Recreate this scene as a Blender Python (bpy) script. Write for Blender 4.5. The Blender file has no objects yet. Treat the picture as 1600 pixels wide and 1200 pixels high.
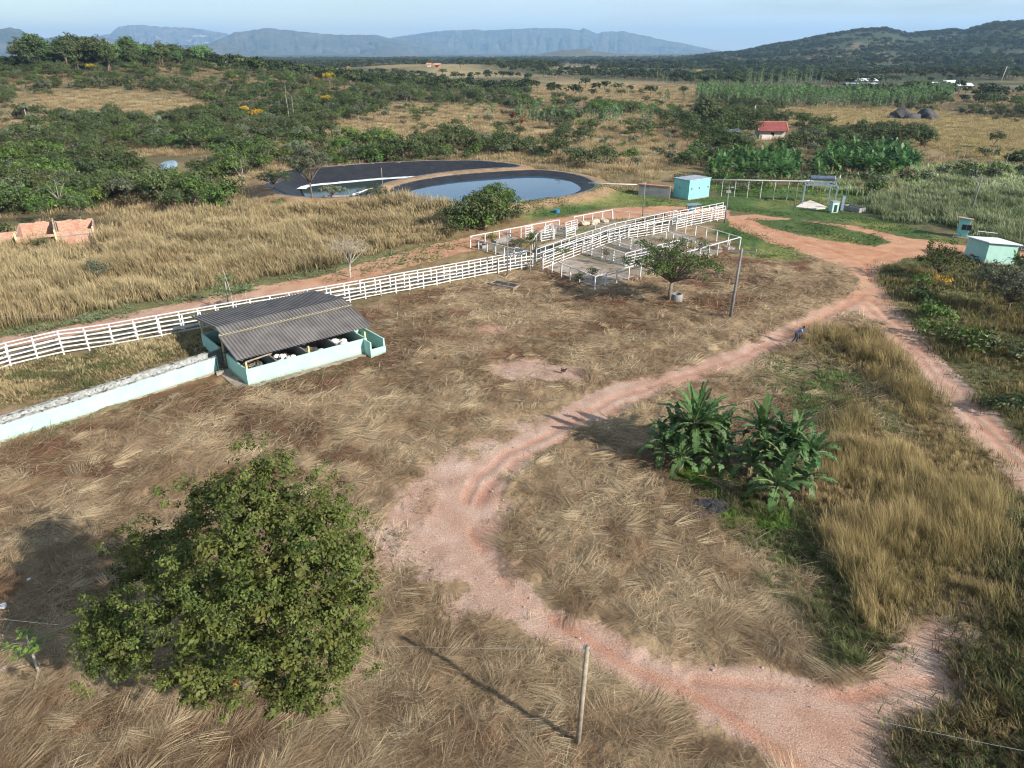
import bpy, bmesh, math, random
import numpy as np
from mathutils import Vector, Matrix
random.seed(7)
RNG = np.random.default_rng(7)
scene = bpy.context.scene
R = math.radians

# ---------------------------------------------------------------- camera, sky, sun, exposure
PITCH, CAM_H, FPX = R(25.1), 24.0, 1109.0
cam = bpy.data.cameras.new("camera")
cam.sensor_width = 36.0
cam.lens = FPX / 1600.0 * 36.0
cam.clip_end = 60000.0
cam_ob = bpy.data.objects.new("camera", cam)
cam_ob.location = (0, 0, CAM_H)
cam_ob.rotation_euler = (R(90) - PITCH, 0, 0)
scene.collection.objects.link(cam_ob)
scene.camera = cam_ob

SUN_EL, SUN_DIR = R(28.0), (0.81, -0.585)          # the sun stands right of and behind the camera
world = bpy.data.worlds.new("World")
scene.world = world
world.use_nodes = True
wn, wl = world.node_tree.nodes, world.node_tree.links
bg = wn["Background"]
sky = wn.new("ShaderNodeTexSky")
sky.sky_type = 'NISHITA'
sky.sun_disc = False
sky.sun_elevation = SUN_EL
sky.sun_rotation = math.atan2(SUN_DIR[0], SUN_DIR[1])
sky.air_density = 1.0
sky.dust_density = 0.25
sky.ozone_density = 1.1
sky.altitude = 600
# thin high cirrus, in the sky itself
tc = wn.new("ShaderNodeTexCoord")
mp = wn.new("ShaderNodeMapping"); mp.inputs['Scale'].default_value = (1.6, 1.6, 14.0)
nz = wn.new("ShaderNodeTexNoise"); nz.inputs['Scale'].default_value = 2.6; nz.inputs['Detail'].default_value = 6; nz.inputs['Distortion'].default_value = 0.6
rp = wn.new("ShaderNodeValToRGB"); rp.color_ramp.elements[0].position = 0.34; rp.color_ramp.elements[1].position = 0.70
mx = wn.new("ShaderNodeMix"); mx.data_type = 'RGBA'
mu = wn.new("ShaderNodeMath"); mu.operation = 'MULTIPLY'; mu.inputs[1].default_value = 0.85
wl.new(tc.outputs['Generated'], mp.inputs[0]); wl.new(mp.outputs[0], nz.inputs['Vector']); wl.new(nz.outputs[0], rp.inputs[0])
wl.new(rp.outputs[0], mu.inputs[0]); wl.new(mu.outputs[0], mx.inputs[0])
wl.new(sky.outputs[0], mx.inputs[6]); mx.inputs[7].default_value = (7.0, 8.4, 9.2, 1)
wl.new(mx.outputs[2], bg.inputs[0])
bg.inputs[1].default_value = 0.07
sun = bpy.data.lights.new("sun", 'SUN')
sun.energy = 5.0
sun.angle = R(0.55)
sun.color = (1.0, 0.93, 0.82)
sun_ob = bpy.data.objects.new("sun", sun)
sd = Vector((SUN_DIR[0] * math.cos(SUN_EL), SUN_DIR[1] * math.cos(SUN_EL), math.sin(SUN_EL))).normalized()
sun_ob.rotation_euler = sd.to_track_quat('Z', 'Y').to_euler()
scene.collection.objects.link(sun_ob)
scene.view_settings.view_transform = 'Standard'
scene.view_settings.look = 'None'
scene.view_settings.exposure = 0.93
scene.view_settings.gamma = 1.0
scene.cycles.pixel_filter_type = 'BLACKMAN_HARRIS'
scene.cycles.filter_width = 1.15
scene.cycles.max_bounces = 6
scene.cycles.diffuse_bounces = 3
scene.cycles.transmission_bounces = 3
scene.cycles.volume_bounces = 0
scene.cycles.use_adaptive_sampling = True
scene.cycles.adaptive_threshold = 0.02
try:
    scene.cycles.use_denoising = True
    scene.cycles.denoiser = 'OPENIMAGEDENOISE'
    scene.cycles.denoising_prefilter = 'ACCURATE'
except Exception:
    pass

# ---------------------------------------------------------------- numeric helpers
def h2(ix, iy, seed=0):
    n = (ix.astype(np.int64) * 374761393 + iy.astype(np.int64) * 668265263 + seed * 1442695041) & 0xffffffff
    n = ((n ^ (n >> 13)) * 1274126177) & 0xffffffff
    n = (n ^ (n >> 16)) & 0xffffff
    return n / float(0xffffff)

def vnoise(x, y, seed=0):
    x = np.asarray(x, float); y = np.asarray(y, float)
    ix, iy = np.floor(x), np.floor(y)
    fx, fy = x - ix, y - iy
    fx = fx * fx * (3 - 2 * fx); fy = fy * fy * (3 - 2 * fy)
    a, b = h2(ix, iy, seed), h2(ix + 1, iy, seed)
    c, d = h2(ix, iy + 1, seed), h2(ix + 1, iy + 1, seed)
    return (a + (b - a) * fx) * (1 - fy) + (c + (d - c) * fx) * fy

def fbm(x, y, seed=0, oct=4, gain=0.5):
    s, a, t = 0.0, 1.0, 0.0
    for k in range(oct):
        s = s + a * vnoise(x * 2 ** k, y * 2 ** k, seed + k * 17)
        t += a; a *= gain
    return s / t                                   # 0..1

def sstep(a, b, x):
    t = np.clip((np.asarray(x, float) - a) / (b - a), 0, 1)
    return t * t * (3 - 2 * t)

def in_poly(x, y, poly):
    x = np.asarray(x, float); y = np.asarray(y, float)
    ins = np.zeros(x.shape, bool)
    n = len(poly)
    for i in range(n):
        x1, y1 = poly[i]; x2, y2 = poly[(i + 1) % n]
        if y1 == y2: continue
        c = ((y1 > y) != (y2 > y)) & (x < (x2 - x1) * (y - y1) / (y2 - y1) + x1)
        ins ^= c
    return ins

def sdist(x, y, poly):
    """signed distance, positive inside"""
    x = np.asarray(x, float); y = np.asarray(y, float)
    d = np.full(x.shape, 1e18)
    n = len(poly)
    for i in range(n):
        x1, y1 = poly[i]; x2, y2 = poly[(i + 1) % n]
        dx, dy = x2 - x1, y2 - y1
        L = dx * dx + dy * dy
        if L == 0: continue
        t = np.clip(((x - x1) * dx + (y - y1) * dy) / L, 0, 1)
        d = np.minimum(d, (x - x1 - t * dx) ** 2 + (y - y1 - t * dy) ** 2)
    d = np.sqrt(d)
    return np.where(in_poly(x, y, poly), d, -d)

CP, SP = math.cos(PITCH), math.sin(PITCH)
def G(px, py, z=0.0):
    """survey of the site: photo pixel (1600x1200) to the plan position of a point at height z"""
    cx, cy = (px - 800) / FPX, (600 - py) / FPX
    t = (z - CAM_H) / (-SP + cy * CP)
    return (cx * t, (CP + cy * SP) * t)
def V(X, Y, Z):
    f = Y * CP - (Z - CAM_H) * SP
    u = Y * SP + (Z - CAM_H) * CP
    f = np.maximum(f, 0.5)
    return 800 + FPX * X / f, 600 - FPX * u / f
def GP(lst, z=0.0): return [G(a, b, z) for a, b in lst]

def smooth_loop(pts, n):
    """closed Catmull-Rom through pts, n samples evenly spaced"""
    P = np.array(pts, float); m = len(P); out = []
    for i in range(m):
        p0, p1, p2, p3 = P[(i - 1) % m], P[i], P[(i + 1) % m], P[(i + 2) % m]
        for t in np.linspace(0, 1, 16, endpoint=False):
            out.append(0.5 * ((2 * p1) + (-p0 + p2) * t + (2 * p0 - 5 * p1 + 4 * p2 - p3) * t * t + (-p0 + 3 * p1 - 3 * p2 + p3) * t ** 3))
    out = np.array(out)
    seg = np.linalg.norm(np.roll(out, -1, 0) - out, axis=1)
    cum = np.concatenate([[0], np.cumsum(seg)])
    res = []
    for s in np.linspace(0, cum[-1], n, endpoint=False):
        k = np.searchsorted(cum, s, side='right') - 1
        f = (s - cum[k]) / max(seg[k], 1e-9)
        res.append(out[k] * (1 - f) + out[(k + 1) % len(out)] * f)
    return np.array(res)

# ---------------------------------------------------------------- terrain
RIM1 = smooth_loop(GP([(609, 295), (640, 283), (700, 273), (770, 267), (840, 264), (890, 269), (918, 277), (930, 288), (905, 299), (850, 308), (790, 316), (730, 321), (680, 321), (640, 314), (615, 305)], 1.4), 90)
RIM2 = smooth_loop(GP([(420, 276), (450, 266), (526, 259), (610, 253), (720, 250), (780, 253), (812, 259), (760, 262), (700, 267), (640, 276), (598, 286), (583, 300), (550, 306), (512, 307), (450, 304), (428, 294)], 1.5), 110)
RIM1L, RIM2L = [tuple(p) for p in RIM1], [tuple(p) for p in RIM2]

HILL_AZ = [(1060, 84), (1110, 79), (1160, 76), (1195, 68), (1250, 60), (1285, 52), (1340, 43), (1385, 41), (1420, 50), (1450, 47), (1490, 43), (1505, 45), (1550, 33), (1600, 30), (1700, 26), (1900, 40)]
def px_az(px, py): return math.atan(((px - 800) / FPX) / (CP + (600 - py) / FPX * SP))
def px_tan(px, py):
    cx, cy = (px - 800) / FPX, (600 - py) / FPX
    return (-SP + cy * CP) / math.hypot(cx, CP + cy * SP)
_ha = np.array([px_az(*p) for p in HILL_AZ])
_hz = np.array([max(0.0, px_tan(*p)) for p in HILL_AZ])

def zf(x, y, ponds=True):
    x = np.asarray(x, float); y = np.asarray(y, float)
    d = np.hypot(x, y)
    az = np.arctan2(x, np.maximum(y, 1e-3))
    z = 9.0 * sstep(250, 900, d) * (fbm(x / 260.0, y / 260.0, 3, 3) - 0.5)
    z = z + 19 * np.exp(-(((x + 215) / 120) ** 2 + ((y - 440) / 120) ** 2))
    z = z + 9 * np.exp(-(((x + 90) / 200) ** 2 + ((y - 900) / 160) ** 2))
    z = z - 10 * sstep(1000, 2600, d) * (1 - sstep(0.15, 0.3, az))
    # wooded hill on the right, its crest about three kilometres off
    ridge = np.interp(az, _ha, _hz) * 3000 + 8 * (az > _ha[0])
    n = fbm(x / 420.0, y / 420.0, 11, 4)
    prof = sstep(1350, 3000, d) * (1 - 0.35 * sstep(3000, 5200, d))
    hill = ridge * prof * (1 + 0.55 * (n - 0.5) * (1 - sstep(2300, 3000, d)))
    z = z + np.where(az > _ha[0], hill * sstep(_ha[0], _ha[0] + 0.05, az), 0)
    if ponds:
        m = (np.abs(x + 15) < 90) & (np.abs(y - 140) < 70)
        if np.any(m):
            z = np.array(z, float)
            if z.ndim == 0:
                xx, yy = x[None], y[None]
            else:
                xx, yy = x[m], y[m]
            s1, s2 = sdist(xx, yy, RIM1L), sdist(xx, yy, RIM2L)
            e = np.maximum(1.13 * np.exp(-(np.maximum(-s1 - 1.0, 0) / 3.5) ** 2), 1.38 * np.exp(-(np.maximum(-s2 - 1.0, 0) / 3.5) ** 2))
            e = np.where(s1 > 0.3, -3.2, e); e = np.where(s2 > 0.3, -5.5, e)
            if z.ndim == 0: z = z + e[0]
            else: z[m] += e
    return z
def z1(x, y): return float(zf(np.array([x]), np.array([y]))[0])
def hit(px, py):
    """plan position where the sight line of a photo pixel meets the terrain"""
    cx, cy = (px - 800) / FPX, (600 - py) / FPX
    d = np.array([cx, CP + cy * SP, -SP + cy * CP])
    t = np.geomspace(20, 6000, 900)
    X, Y, Z = d[0] * t, d[1] * t, CAM_H + d[2] * t
    g = zf(X, Y, False)
    k = np.nonzero(Z < g)[0]
    if len(k) == 0: return X[-1], Y[-1]
    k = k[0]
    return X[k], Y[k]

# ---------------------------------------------------------------- materials
def lin(c): return (c[0], c[1], c[2], 1.0)
def new_mat(name):
    m = bpy.data.materials.new(name); m.use_nodes = True
    nt = m.node_tree
    return m, nt, nt.nodes, nt.links, nt.nodes["Principled BSDF"]
def noise_node(N, L, scale, detail=4, vec=None, dist=0.0, rough=0.55):
    n = N.new("ShaderNodeTexNoise"); n.inputs['Scale'].default_value = scale; n.inputs['Detail'].default_value = detail
    n.inputs['Distortion'].default_value = dist; n.inputs['Roughness'].default_value = rough
    if vec is not None: L.new(vec, n.inputs['Vector'])
    return n
def mixc(N, L, fac, a, b, mode='MIX'):
    m = N.new("ShaderNodeMix"); m.data_type = 'RGBA'; m.blend_type = mode
    for s, v in ((0, fac), (6, a), (7, b)):
        if isinstance(v, (int, float)): m.inputs[s].default_value = v
        elif isinstance(v, tuple): m.inputs[s].default_value = v if len(v) == 4 else lin(v)
        else: L.new(v, m.inputs[s])
    return m.outputs[2]
def ramp(N, L, src, stops):
    r = N.new("ShaderNodeValToRGB"); e = r.color_ramp.elements
    while len(e) < len(stops): e.new(0.5)
    for k, (p, c) in enumerate(stops):
        e[k].position = p
        e[k].color = lin(c) if isinstance(c, tuple) else (c, c, c, 1)
    L.new(src, r.inputs[0]); return r.outputs[0]
def surf(name, a, b, scale=3.0, rough=0.8, bump=0.15, bscale=None, spots=None, metallic=0.0, bdist=0.03, splash=None):
    """a surface mottled between two real colours, with optional stains"""
    m, nt, N, L, P = new_mat(name)
    geo = N.new("ShaderNodeNewGeometry")
    n = noise_node(N, L, scale, 6, geo.outputs['Position'])
    c = mixc(N, L, ramp(N, L, n.outputs[0], [(0.35, 0.0), (0.68, 1.0)]), a, b)
    if spots:
        n2 = noise_node(N, L, spots[1], 5, geo.outputs['Position'], 0.4)
        c = mixc(N, L, ramp(N, L, n2.outputs[0], [(spots[2], 0.0), (spots[2] + 0.06, 1.0)]), c, spots[0])
    if splash:                                     # mud splashed up the foot of a wall, with runs of dirt
        sx = N.new("ShaderNodeSeparateXYZ"); L.new(geo.outputs['Position'], sx.inputs[0])
        ns_ = noise_node(N, L, 3.0, 5, geo.outputs['Position'], 0, .65)
        ad = N.new("ShaderNodeMath"); ad.operation = 'MULTIPLY_ADD'; ad.inputs[1].default_value = -0.32; L.new(ns_.outputs[0], ad.inputs[0]); L.new(sx.outputs[2], ad.inputs[2])
        c = mixc(N, L, ramp(N, L, ad.outputs[0], [(0.0, 0.55), (0.03, 0.4), (0.16, 0.0)]), c, splash)
        ms_ = N.new("ShaderNodeMapping"); ms_.inputs['Scale'].default_value = (3, 3, .35); L.new(geo.outputs['Position'], ms_.inputs[0])
        nr_ = noise_node(N, L, 2.0, 4, ms_.outputs[0])
        c = mixc(N, L, ramp(N, L, nr_.outputs[0], [(0.58, 0.0), (0.72, 0.35)]), c, splash)
    L.new(c, P.inputs['Base Color'])
    P.inputs['Roughness'].default_value = rough; P.inputs['Metallic'].default_value = metallic
    if bump:
        nb = noise_node(N, L, bscale or scale * 6, 4, geo.outputs['Position'])
        bp = N.new("ShaderNodeBump"); bp.inputs['Strength'].default_value = bump; bp.inputs['Distance'].default_value = bdist
        L.new(nb.outputs[0], bp.inputs['Height']); L.new(bp.outputs[0], P.inputs['Normal'])
    return m
def leaf_mat(name, dark, light, accent=None, wscale=0.25, trans=0.22, rough=0.5, spec=0.35, gradient=None):
    """leaves or grass: colour from each leaf's own tint, plus slow variation over the ground"""
    m, nt, N, L, P = new_mat(name)
    at = N.new("ShaderNodeAttribute"); at.attribute_name = "tint"
    geo = N.new("ShaderNodeNewGeometry")
    oi = N.new("ShaderNodeObjectInfo")
    n = noise_node(N, L, wscale, 3, geo.outputs['Position'])
    c = mixc(N, L, at.outputs['Fac'], dark, light)
    if accent:
        c = mixc(N, L, ramp(N, L, n.outputs[0], [(0.42, 0.0), (0.66, 1.0)]), c, accent)
        c = mixc(N, L, 0.35, c, mixc(N, L, at.outputs['Fac'], dark, light))
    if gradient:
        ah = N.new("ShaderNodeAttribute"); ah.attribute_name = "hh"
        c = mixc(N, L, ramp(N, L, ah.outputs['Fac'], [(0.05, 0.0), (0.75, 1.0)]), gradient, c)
    hsv = N.new("ShaderNodeHueSaturation")
    mr = N.new("ShaderNodeMapRange"); mr.inputs[3].default_value = 0.72; mr.inputs[4].default_value = 1.28
    L.new(oi.outputs['Random'], mr.inputs[0]); L.new(mr.outputs[0], hsv.inputs['Value'])
    mr2 = N.new("ShaderNodeMapRange"); mr2.inputs[3].default_value = 0.485; mr2.inputs[4].default_value = 0.515
    mm = N.new("ShaderNodeMath"); mm.operation = 'FRACT'; mm2 = N.new("ShaderNodeMath"); mm2.operation = 'MULTIPLY'; mm2.inputs[1].default_value = 7.31
    L.new(oi.outputs['Random'], mm2.inputs[0]); L.new(mm2.outputs[0], mm.inputs[0]); L.new(mm.outputs[0], mr2.inputs[0]); L.new(mr2.outputs[0], hsv.inputs['Hue'])
    L.new(c, hsv.inputs['Color']); c = hsv.outputs[0]
    L.new(c, P.inputs['Base Color']); P.inputs['Roughness'].default_value = rough
    P.inputs['Specular IOR Level'].default_value = spec
    tr = N.new("ShaderNodeBsdfTranslucent"); L.new(c, tr.inputs[0])
    ms = N.new("ShaderNodeMixShader"); ms.inputs[0].default_value = trans
    out = [q for q in N if q.type == 'OUTPUT_MATERIAL'][0]
    L.new(P.outputs[0], ms.inputs[1]); L.new(tr.outputs[0], ms.inputs[2]); L.new(ms.outputs[0], out.inputs[0])
    return m

# ---------------------------------------------------------------- object helpers
COL = scene.collection
def tag(o, label=None, cat=None, group=None, kind=None):
    if label: o["label"] = label
    if cat: o["category"] = cat
    if group: o["group"] = group
    if kind: o["kind"] = kind
    return o
def empty(name, loc=(0, 0, 0), rz=0.0, **k):
    o = bpy.data.objects.new(name, None); o.location = loc; o.rotation_euler = (0, 0, rz); o.empty_display_size = 0.3
    COL.objects.link(o); return tag(o, **k)
def link(name, me, parent=None, loc=(0, 0, 0), rz=0.0, **k):
    o = bpy.data.objects.new(name, me); o.location = loc; o.rotation_euler = (0, 0, rz)
    COL.objects.link(o)
    if parent: o.parent = parent
    return tag(o, **k)
def kids(o): return [c for c in bpy.data.objects if c.parent == o]
def copy_tree(o, ch=None, parent=None):
    c = o.copy(); COL.objects.link(c)
    if parent: c.parent = parent
    for k in (ch if ch is not None else kids(o)):
        d = k.copy(); COL.objects.link(d); d.parent = c
    return c

class MB:
    """collects boxes, tubes and faces into one mesh"""
    def __init__(s): s.v = []; s.f = []; s.m = []
    def face(s, pts, mi=0):
        b = len(s.v); s.v += [tuple(p) for p in pts]; s.f.append(tuple(range(b, b + len(pts)))); s.m.append(mi)
    def hexa(s, p, mi=0):
        b = len(s.v); s.v += [tuple(q) for q in p]
        for q in ((0, 3, 2, 1), (4, 5, 6, 7), (0, 1, 5, 4), (1, 2, 6, 5), (2, 3, 7, 6), (3, 0, 4, 7)):
            s.f.append(tuple(b + i for i in q)); s.m.append(mi)
    def box(s, x0, y0, z0, x1, y1, z1, mi=0):
        s.hexa([(x0, y0, z0), (x1, y0, z0), (x1, y1, z0), (x0, y1, z0), (x0, y0, z1), (x1, y0, z1), (x1, y1, z1), (x0, y1, z1)], mi)
    def beam(s, a, b, w, h, mi=0, up=(0, 0, 1)):
        """box of section w (sideways) x h along a-b"""
        a, b = Vector(a), Vector(b); d = (b - a).normalized(); u = Vector(up)
        if abs(d.dot(u)) > 0.98: u = Vector((0, 1, 0))
        sx = d.cross(u).normalized() * (w / 2); sy = sx.cross(d).normalized() * (h / 2)
        s.hexa([a - sx - sy, a + sx - sy, a + sx + sy, a - sx + sy, b - sx - sy, b + sx - sy, b + sx + sy, b - sx + sy], mi)
    def tube(s, pts, rad, n=8, mi=0, caps=True):
        pts = [Vector(p) for p in pts]
        if isinstance(rad, (int, float)): rad = [rad] * len(pts)
        b = len(s.v); up = Vector((0.13, 0.21, 1)).normalized()
        for i, p in enumerate(pts):
            d = (pts[min(i + 1, len(pts) - 1)] - pts[max(i - 1, 0)]).normalized()
            u = up if abs(d.dot(up)) < 0.95 else Vector((1, 0.1, 0))
            x = d.cross(u).normalized(); y = x.cross(d)
            for k in range(n):
                a = 2 * math.pi * k / n
                s.v.append(tuple(p + (x * math.cos(a) + y * math.sin(a)) * rad[i]))
        for i in range(len(pts) - 1):
            for k in range(n):
                s.f.append((b + i * n + k, b + i * n + (k + 1) % n, b + (i + 1) * n + (k + 1) % n, b + (i + 1) * n + k)); s.m.append(mi)
        if caps:
            s.f.append(tuple(b + k for k in range(n))[::-1]); s.m.append(mi)
            s.f.append(tuple(b + (len(pts) - 1) * n + k for k in range(n))); s.m.append(mi)
    def mesh(s, name, mats, smooth=False, bevel=0.0):
        me = bpy.data.meshes.new(name); me.from_pydata(s.v, [], s.f)
        for m in (mats if isinstance(mats, (list, tuple)) else [mats]): me.materials.append(m)
        me.polygons.foreach_set("material_index", s.m)
        me.update()
        bm = bmesh.new(); bm.from_mesh(me)
        if bevel:
            bmesh.ops.bevel(bm, geom=list(bm.edges), offset=bevel, segments=1, affect='EDGES')
        bmesh.ops.recalc_face_normals(bm, faces=bm.faces)
        bm.to_mesh(me); bm.free()
        if smooth:
            me.polygons.foreach_set("use_smooth", [True] * len(me.polygons))
        me.update(); return me
    def build(s, name, mats, parent=None, smooth=False, bevel=0.0, loc=(0, 0, 0), rz=0.0, **k):
        return link(name, s.mesh(name, mats, smooth, bevel), parent, loc, rz, **k)

def np_mesh(name, verts, faces4=None, faces3=None, mats=(), attrs=None, smooth=False, mi=None):
    """big mesh straight from numpy arrays; attrs: {name: per-vertex float}"""
    me = bpy.data.meshes.new(name)
    verts = np.asarray(verts, np.float32)
    me.vertices.add(len(verts)); me.vertices.foreach_set("co", verts.ravel())
    n4 = 0 if faces4 is None else len(faces4); n3 = 0 if faces3 is None else len(faces3)
    loops = np.concatenate([np.asarray(faces4, np.int32).ravel() if n4 else np.zeros(0, np.int32), np.asarray(faces3, np.int32).ravel() if n3 else np.zeros(0, np.int32)])
    tot = np.concatenate([np.full(n4, 4, np.int32), np.full(n3, 3, np.int32)])
    start = np.concatenate([[0], np.cumsum(tot)[:-1]]).astype(np.int32)
    me.loops.add(len(loops)); me.loops.foreach_set("vertex_index", loops)
    me.polygons.add(n4 + n3); me.polygons.foreach_set("loop_start", start); me.polygons.foreach_set("loop_total", tot)
    if mi is not None: me.polygons.foreach_set("material_index", np.asarray(mi, np.int32))
    if smooth: me.polygons.foreach_set("use_smooth", np.ones(n4 + n3, bool))
    me.update(calc_edges=True)
    for m in mats: me.materials.append(m)
    if attrs:
        for k, a in attrs.items():
            a = np.asarray(a, np.float32)
            if a.ndim == 1:
                at = me.attributes.new(k, 'FLOAT', 'POINT'); at.data.foreach_set("value", a)
            else:
                at = me.attributes.new(k, 'FLOAT_COLOR', 'POINT')
                at.data.foreach_set("color", np.concatenate([a, np.ones((len(a), 1), np.float32)], 1).ravel())
    return me

def blades(P, length, az, elev, width, rng, droop=0.35, tint=None):
    """grass blades: root points P (n,3); rise at angle elev towards az and droop; five vertices each"""
    n = len(P)
    ca, sa, ce, se = np.cos(az), np.sin(az), np.cos(elev), np.sin(elev)
    D = np.stack([ca * ce, sa * ce, se], 1)
    H = np.stack([ca, sa, np.zeros(n)], 1)
    L = length[:, None]
    mid = P + D * L * 0.55
    tip = P + D * L * 0.85 + H * L * 0.25 * droop - np.array([0, 0, 1]) * L * 0.22 * droop * (se[:, None] * 0.6 + 0.2)
    tip[:, 2] = np.maximum(tip[:, 2], P[:, 2] + 0.015)
    wa = rng.uniform(0, np.pi * 2, n)
    # width direction: mostly sideways to the lean, partly turned
    S = np.stack([-sa, ca, np.zeros(n)], 1) * np.cos(wa * 0.25)[:, None] + D * 0.0 + np.stack([np.zeros(n), np.zeros(n), np.sin(wa) * 0.5], 1)
    S = S * (width / 2)[:, None]
    v = np.stack([P - S * 0.8, P + S * 0.8, mid + S, mid - S, tip], 1).reshape(-1, 3)
    b = np.arange(n)[:, None] * 5
    f4 = b + np.array([[0, 1, 2, 3]]); f3 = b + np.array([[3, 2, 4]])
    t = rng.uniform(0, 1, n) if tint is None else tint
    tt = np.repeat(t, 5)
    hh = np.tile(np.array([0, 0, 0.55, 0.55, 1.0]), n)
    return v, f4, f3, tt, hh

def leaves(C, size, nrm, rng, aspect=0.45, fold=0.0):
    """leaf quads: centres C, size, facing nrm with random spin"""
    n = len(C)
    nrm = nrm / np.maximum(np.linalg.norm(nrm, axis=1, keepdims=True), 1e-6)
    r = rng.normal(size=(n, 3)); a = np.cross(nrm, r); a /= np.maximum(np.linalg.norm(a, axis=1, keepdims=True), 1e-6)
    b = np.cross(nrm, a)
    s = size[:, None]
    v = np.stack([C - a * s * 0.5, C + b * s * aspect * 0.5, C + a * s * 0.5 - nrm * s * 0.12, C - b * s * aspect * 0.5], 1).reshape(-1, 3)
    f = np.arange(n)[:, None] * 4 + np.array([[0, 1, 2, 3]])
    return v, f

def rand_dir(n, rng, zmin=-1.0):
    z = rng.uniform(zmin, 1, n); t = rng.uniform(0, 2 * np.pi, n); q = np.sqrt(1 - z * z)
    return np.stack([q * np.cos(t), q * np.sin(t), z], 1)

def crown_arrays(lobes, per, clump, nleaf, lsize, rng, aspect=0.5, zmin=-0.5, fill=0.25, up=0.35):
    """foliage of many leaf clumps spread over and inside the lobes; lobe = (x,y,z,rx,ry,rz)"""
    Cs, Ns = [], []
    for (x, y, z, rx, ry, rz) in lobes:
        k = max(3, int(per * (rx * ry + rx * rz + ry * rz) / 3))
        d = rand_dir(k, rng, zmin)
        q = np.where(rng.uniform(size=k) < fill, rng.uniform(0.3, 0.85, k), rng.uniform(0.86, 1.08, k))[:, None]
        c = np.array([x, y, z]) + d * np.array([rx, ry, rz]) * q
        Cs.append(c); Ns.append(d)
    C = np.concatenate(Cs); D = np.concatenate(Ns)
    tint_c = rng.uniform(0, 1, len(C))
    k = nleaf
    c2 = np.repeat(C, k, 0); d2 = np.repeat(D, k, 0)
    off = rand_dir(len(c2), rng) * (rng.uniform(0.15, 1, len(c2)) ** 0.6)[:, None] * clump * rng.uniform(0.7, 1.25, len(C)).repeat(k)[:, None]
    off[:, 2] *= 0.75
    pos = c2 + off
    nr = d2 * 0.5 + off / clump * 0.6 + rand_dir(len(c2), rng) * 0.6 + np.array([0, 0, up])
    v, f = leaves(pos, lsize * rng.uniform(0.6, 1.3, len(pos)), nr, rng, aspect)
    t = np.clip(np.repeat(tint_c, k) * 0.6 + rng.uniform(0, 0.5, len(pos)), 0, 1)
    return v, f, np.repeat(t, 4)
def crown_mesh(name, mat, *a, **k):
    v, f, t = crown_arrays(*a, **k)
    return np_mesh(name, v, f, None, [mat], {"tint": t})

def branch_mb(base, targets, r0, rng, mid=0.45, n=6, fork=True, twigs=0):
    """tapered trunk that divides into limbs towards the targets"""
    mb = MB(); base = Vector(base)
    top = sum((Vector(t) for t in targets), Vector()) / len(targets)
    fk = base.lerp(top, mid); fk.x += rng.uniform(-.15, .15) * mid; fk.y += rng.uniform(-.15, .15) * mid
    mb.tube([base, base.lerp(fk, 0.12), base.lerp(fk, 0.55) + Vector((rng.uniform(-.1, .1), rng.uniform(-.1, .1), 0)) * r0 * 4, fk], [r0 * 1.35, r0, r0 * 0.85, r0 * 0.72], n + 2)
    for t in targets:
        t = Vector(t); m1 = fk.lerp(t, 0.5) + Vector((rng.uniform(-.2, .2), rng.uniform(-.2, .2), rng.uniform(0, .25))) * (t - fk).length * 0.35
        rr = r0 * rng.uniform(0.32, 0.5)
        mb.tube([fk, fk.lerp(m1, 0.5), m1, t], [rr * 1.2, rr, rr * 0.7, rr * 0.25], n)
        for j in range(twigs):
            s = m1.lerp(t, rng.uniform(0, 0.8)); L = (t - fk).length * rng.uniform(0.25, 0.6)
            e = s + Vector((rng.uniform(-1, 1), rng.uniform(-1, 1), rng.uniform(-.1, .9))).normalized() * L
            q = s.lerp(e, .5) + Vector((rng.uniform(-1, 1), rng.uniform(-1, 1), .2)) * L * .12
            mb.tube([s, q, e], [rr * 0.4, rr * 0.25, rr * 0.08], 4)
            for jj in range(2):
                s2 = q.lerp(e, rng.uniform(0, .7)); e2 = s2 + Vector((rng.uniform(-1, 1), rng.uniform(-1, 1), rng.uniform(0, .8))).normalized() * L * .5
                mb.tube([s2, e2], [rr * 0.2, rr * 0.06], 3, caps=False)
    return mb
# ---------------------------------------------------------------- plan of the site (surveyed from the photo)
ROAD_MAIN = GP([(1345, 452), (1300, 474), (1250, 497), (1150, 543), (1040, 583), (960, 600), (905, 622), (860, 650), (830, 668), (790, 690), (750, 705), (720, 735), (690, 770), (670, 800), (670, 850), (710, 900), (760, 950), (830, 990), (900, 1015), (960, 1055), (1060, 1105), (1130, 1150), (1190, 1200), (1300, 1330),
                (1420, 1300), (1480, 1150), (1545, 1080), (1560, 1020), (1530, 985), (1480, 965), (1415, 975), (1395, 1010), (1380, 1047), (1310, 1070), (1240, 1052), (1160, 1042), (1060, 1042), (990, 1014), (930, 972), (860, 945), (815, 900), (785, 850), (778, 800), (795, 752), (835, 715), (880, 685), (940, 655), (1000, 628), (1100, 594), (1200, 556), (1260, 524), (1300, 506), (1352, 478), (1390, 466)])
ROAD_RIGHT = GP([(1345, 455), (1345, 436), (1320, 418), (1270, 400), (1215, 384), (1165, 364), (1140, 352), (1136, 338), (1180, 335), (1260, 345), (1330, 352), (1400, 368), (1470, 379), (1530, 386), (1700, 395), (1700, 412), (1560, 403), (1490, 400), (1420, 404), (1380, 416), (1372, 438), (1395, 470), (1440, 520), (1500, 590), (1560, 655), (1640, 735), (1720, 800), (1700, 860), (1600, 775), (1555, 730), (1500, 655), (1440, 592), (1400, 545), (1372, 508), (1340, 490)])
ISLAND = GP([(1175, 344), (1240, 343), (1310, 354), (1370, 369), (1392, 378), (1368, 385), (1310, 379), (1250, 368), (1200, 356)])
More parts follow.
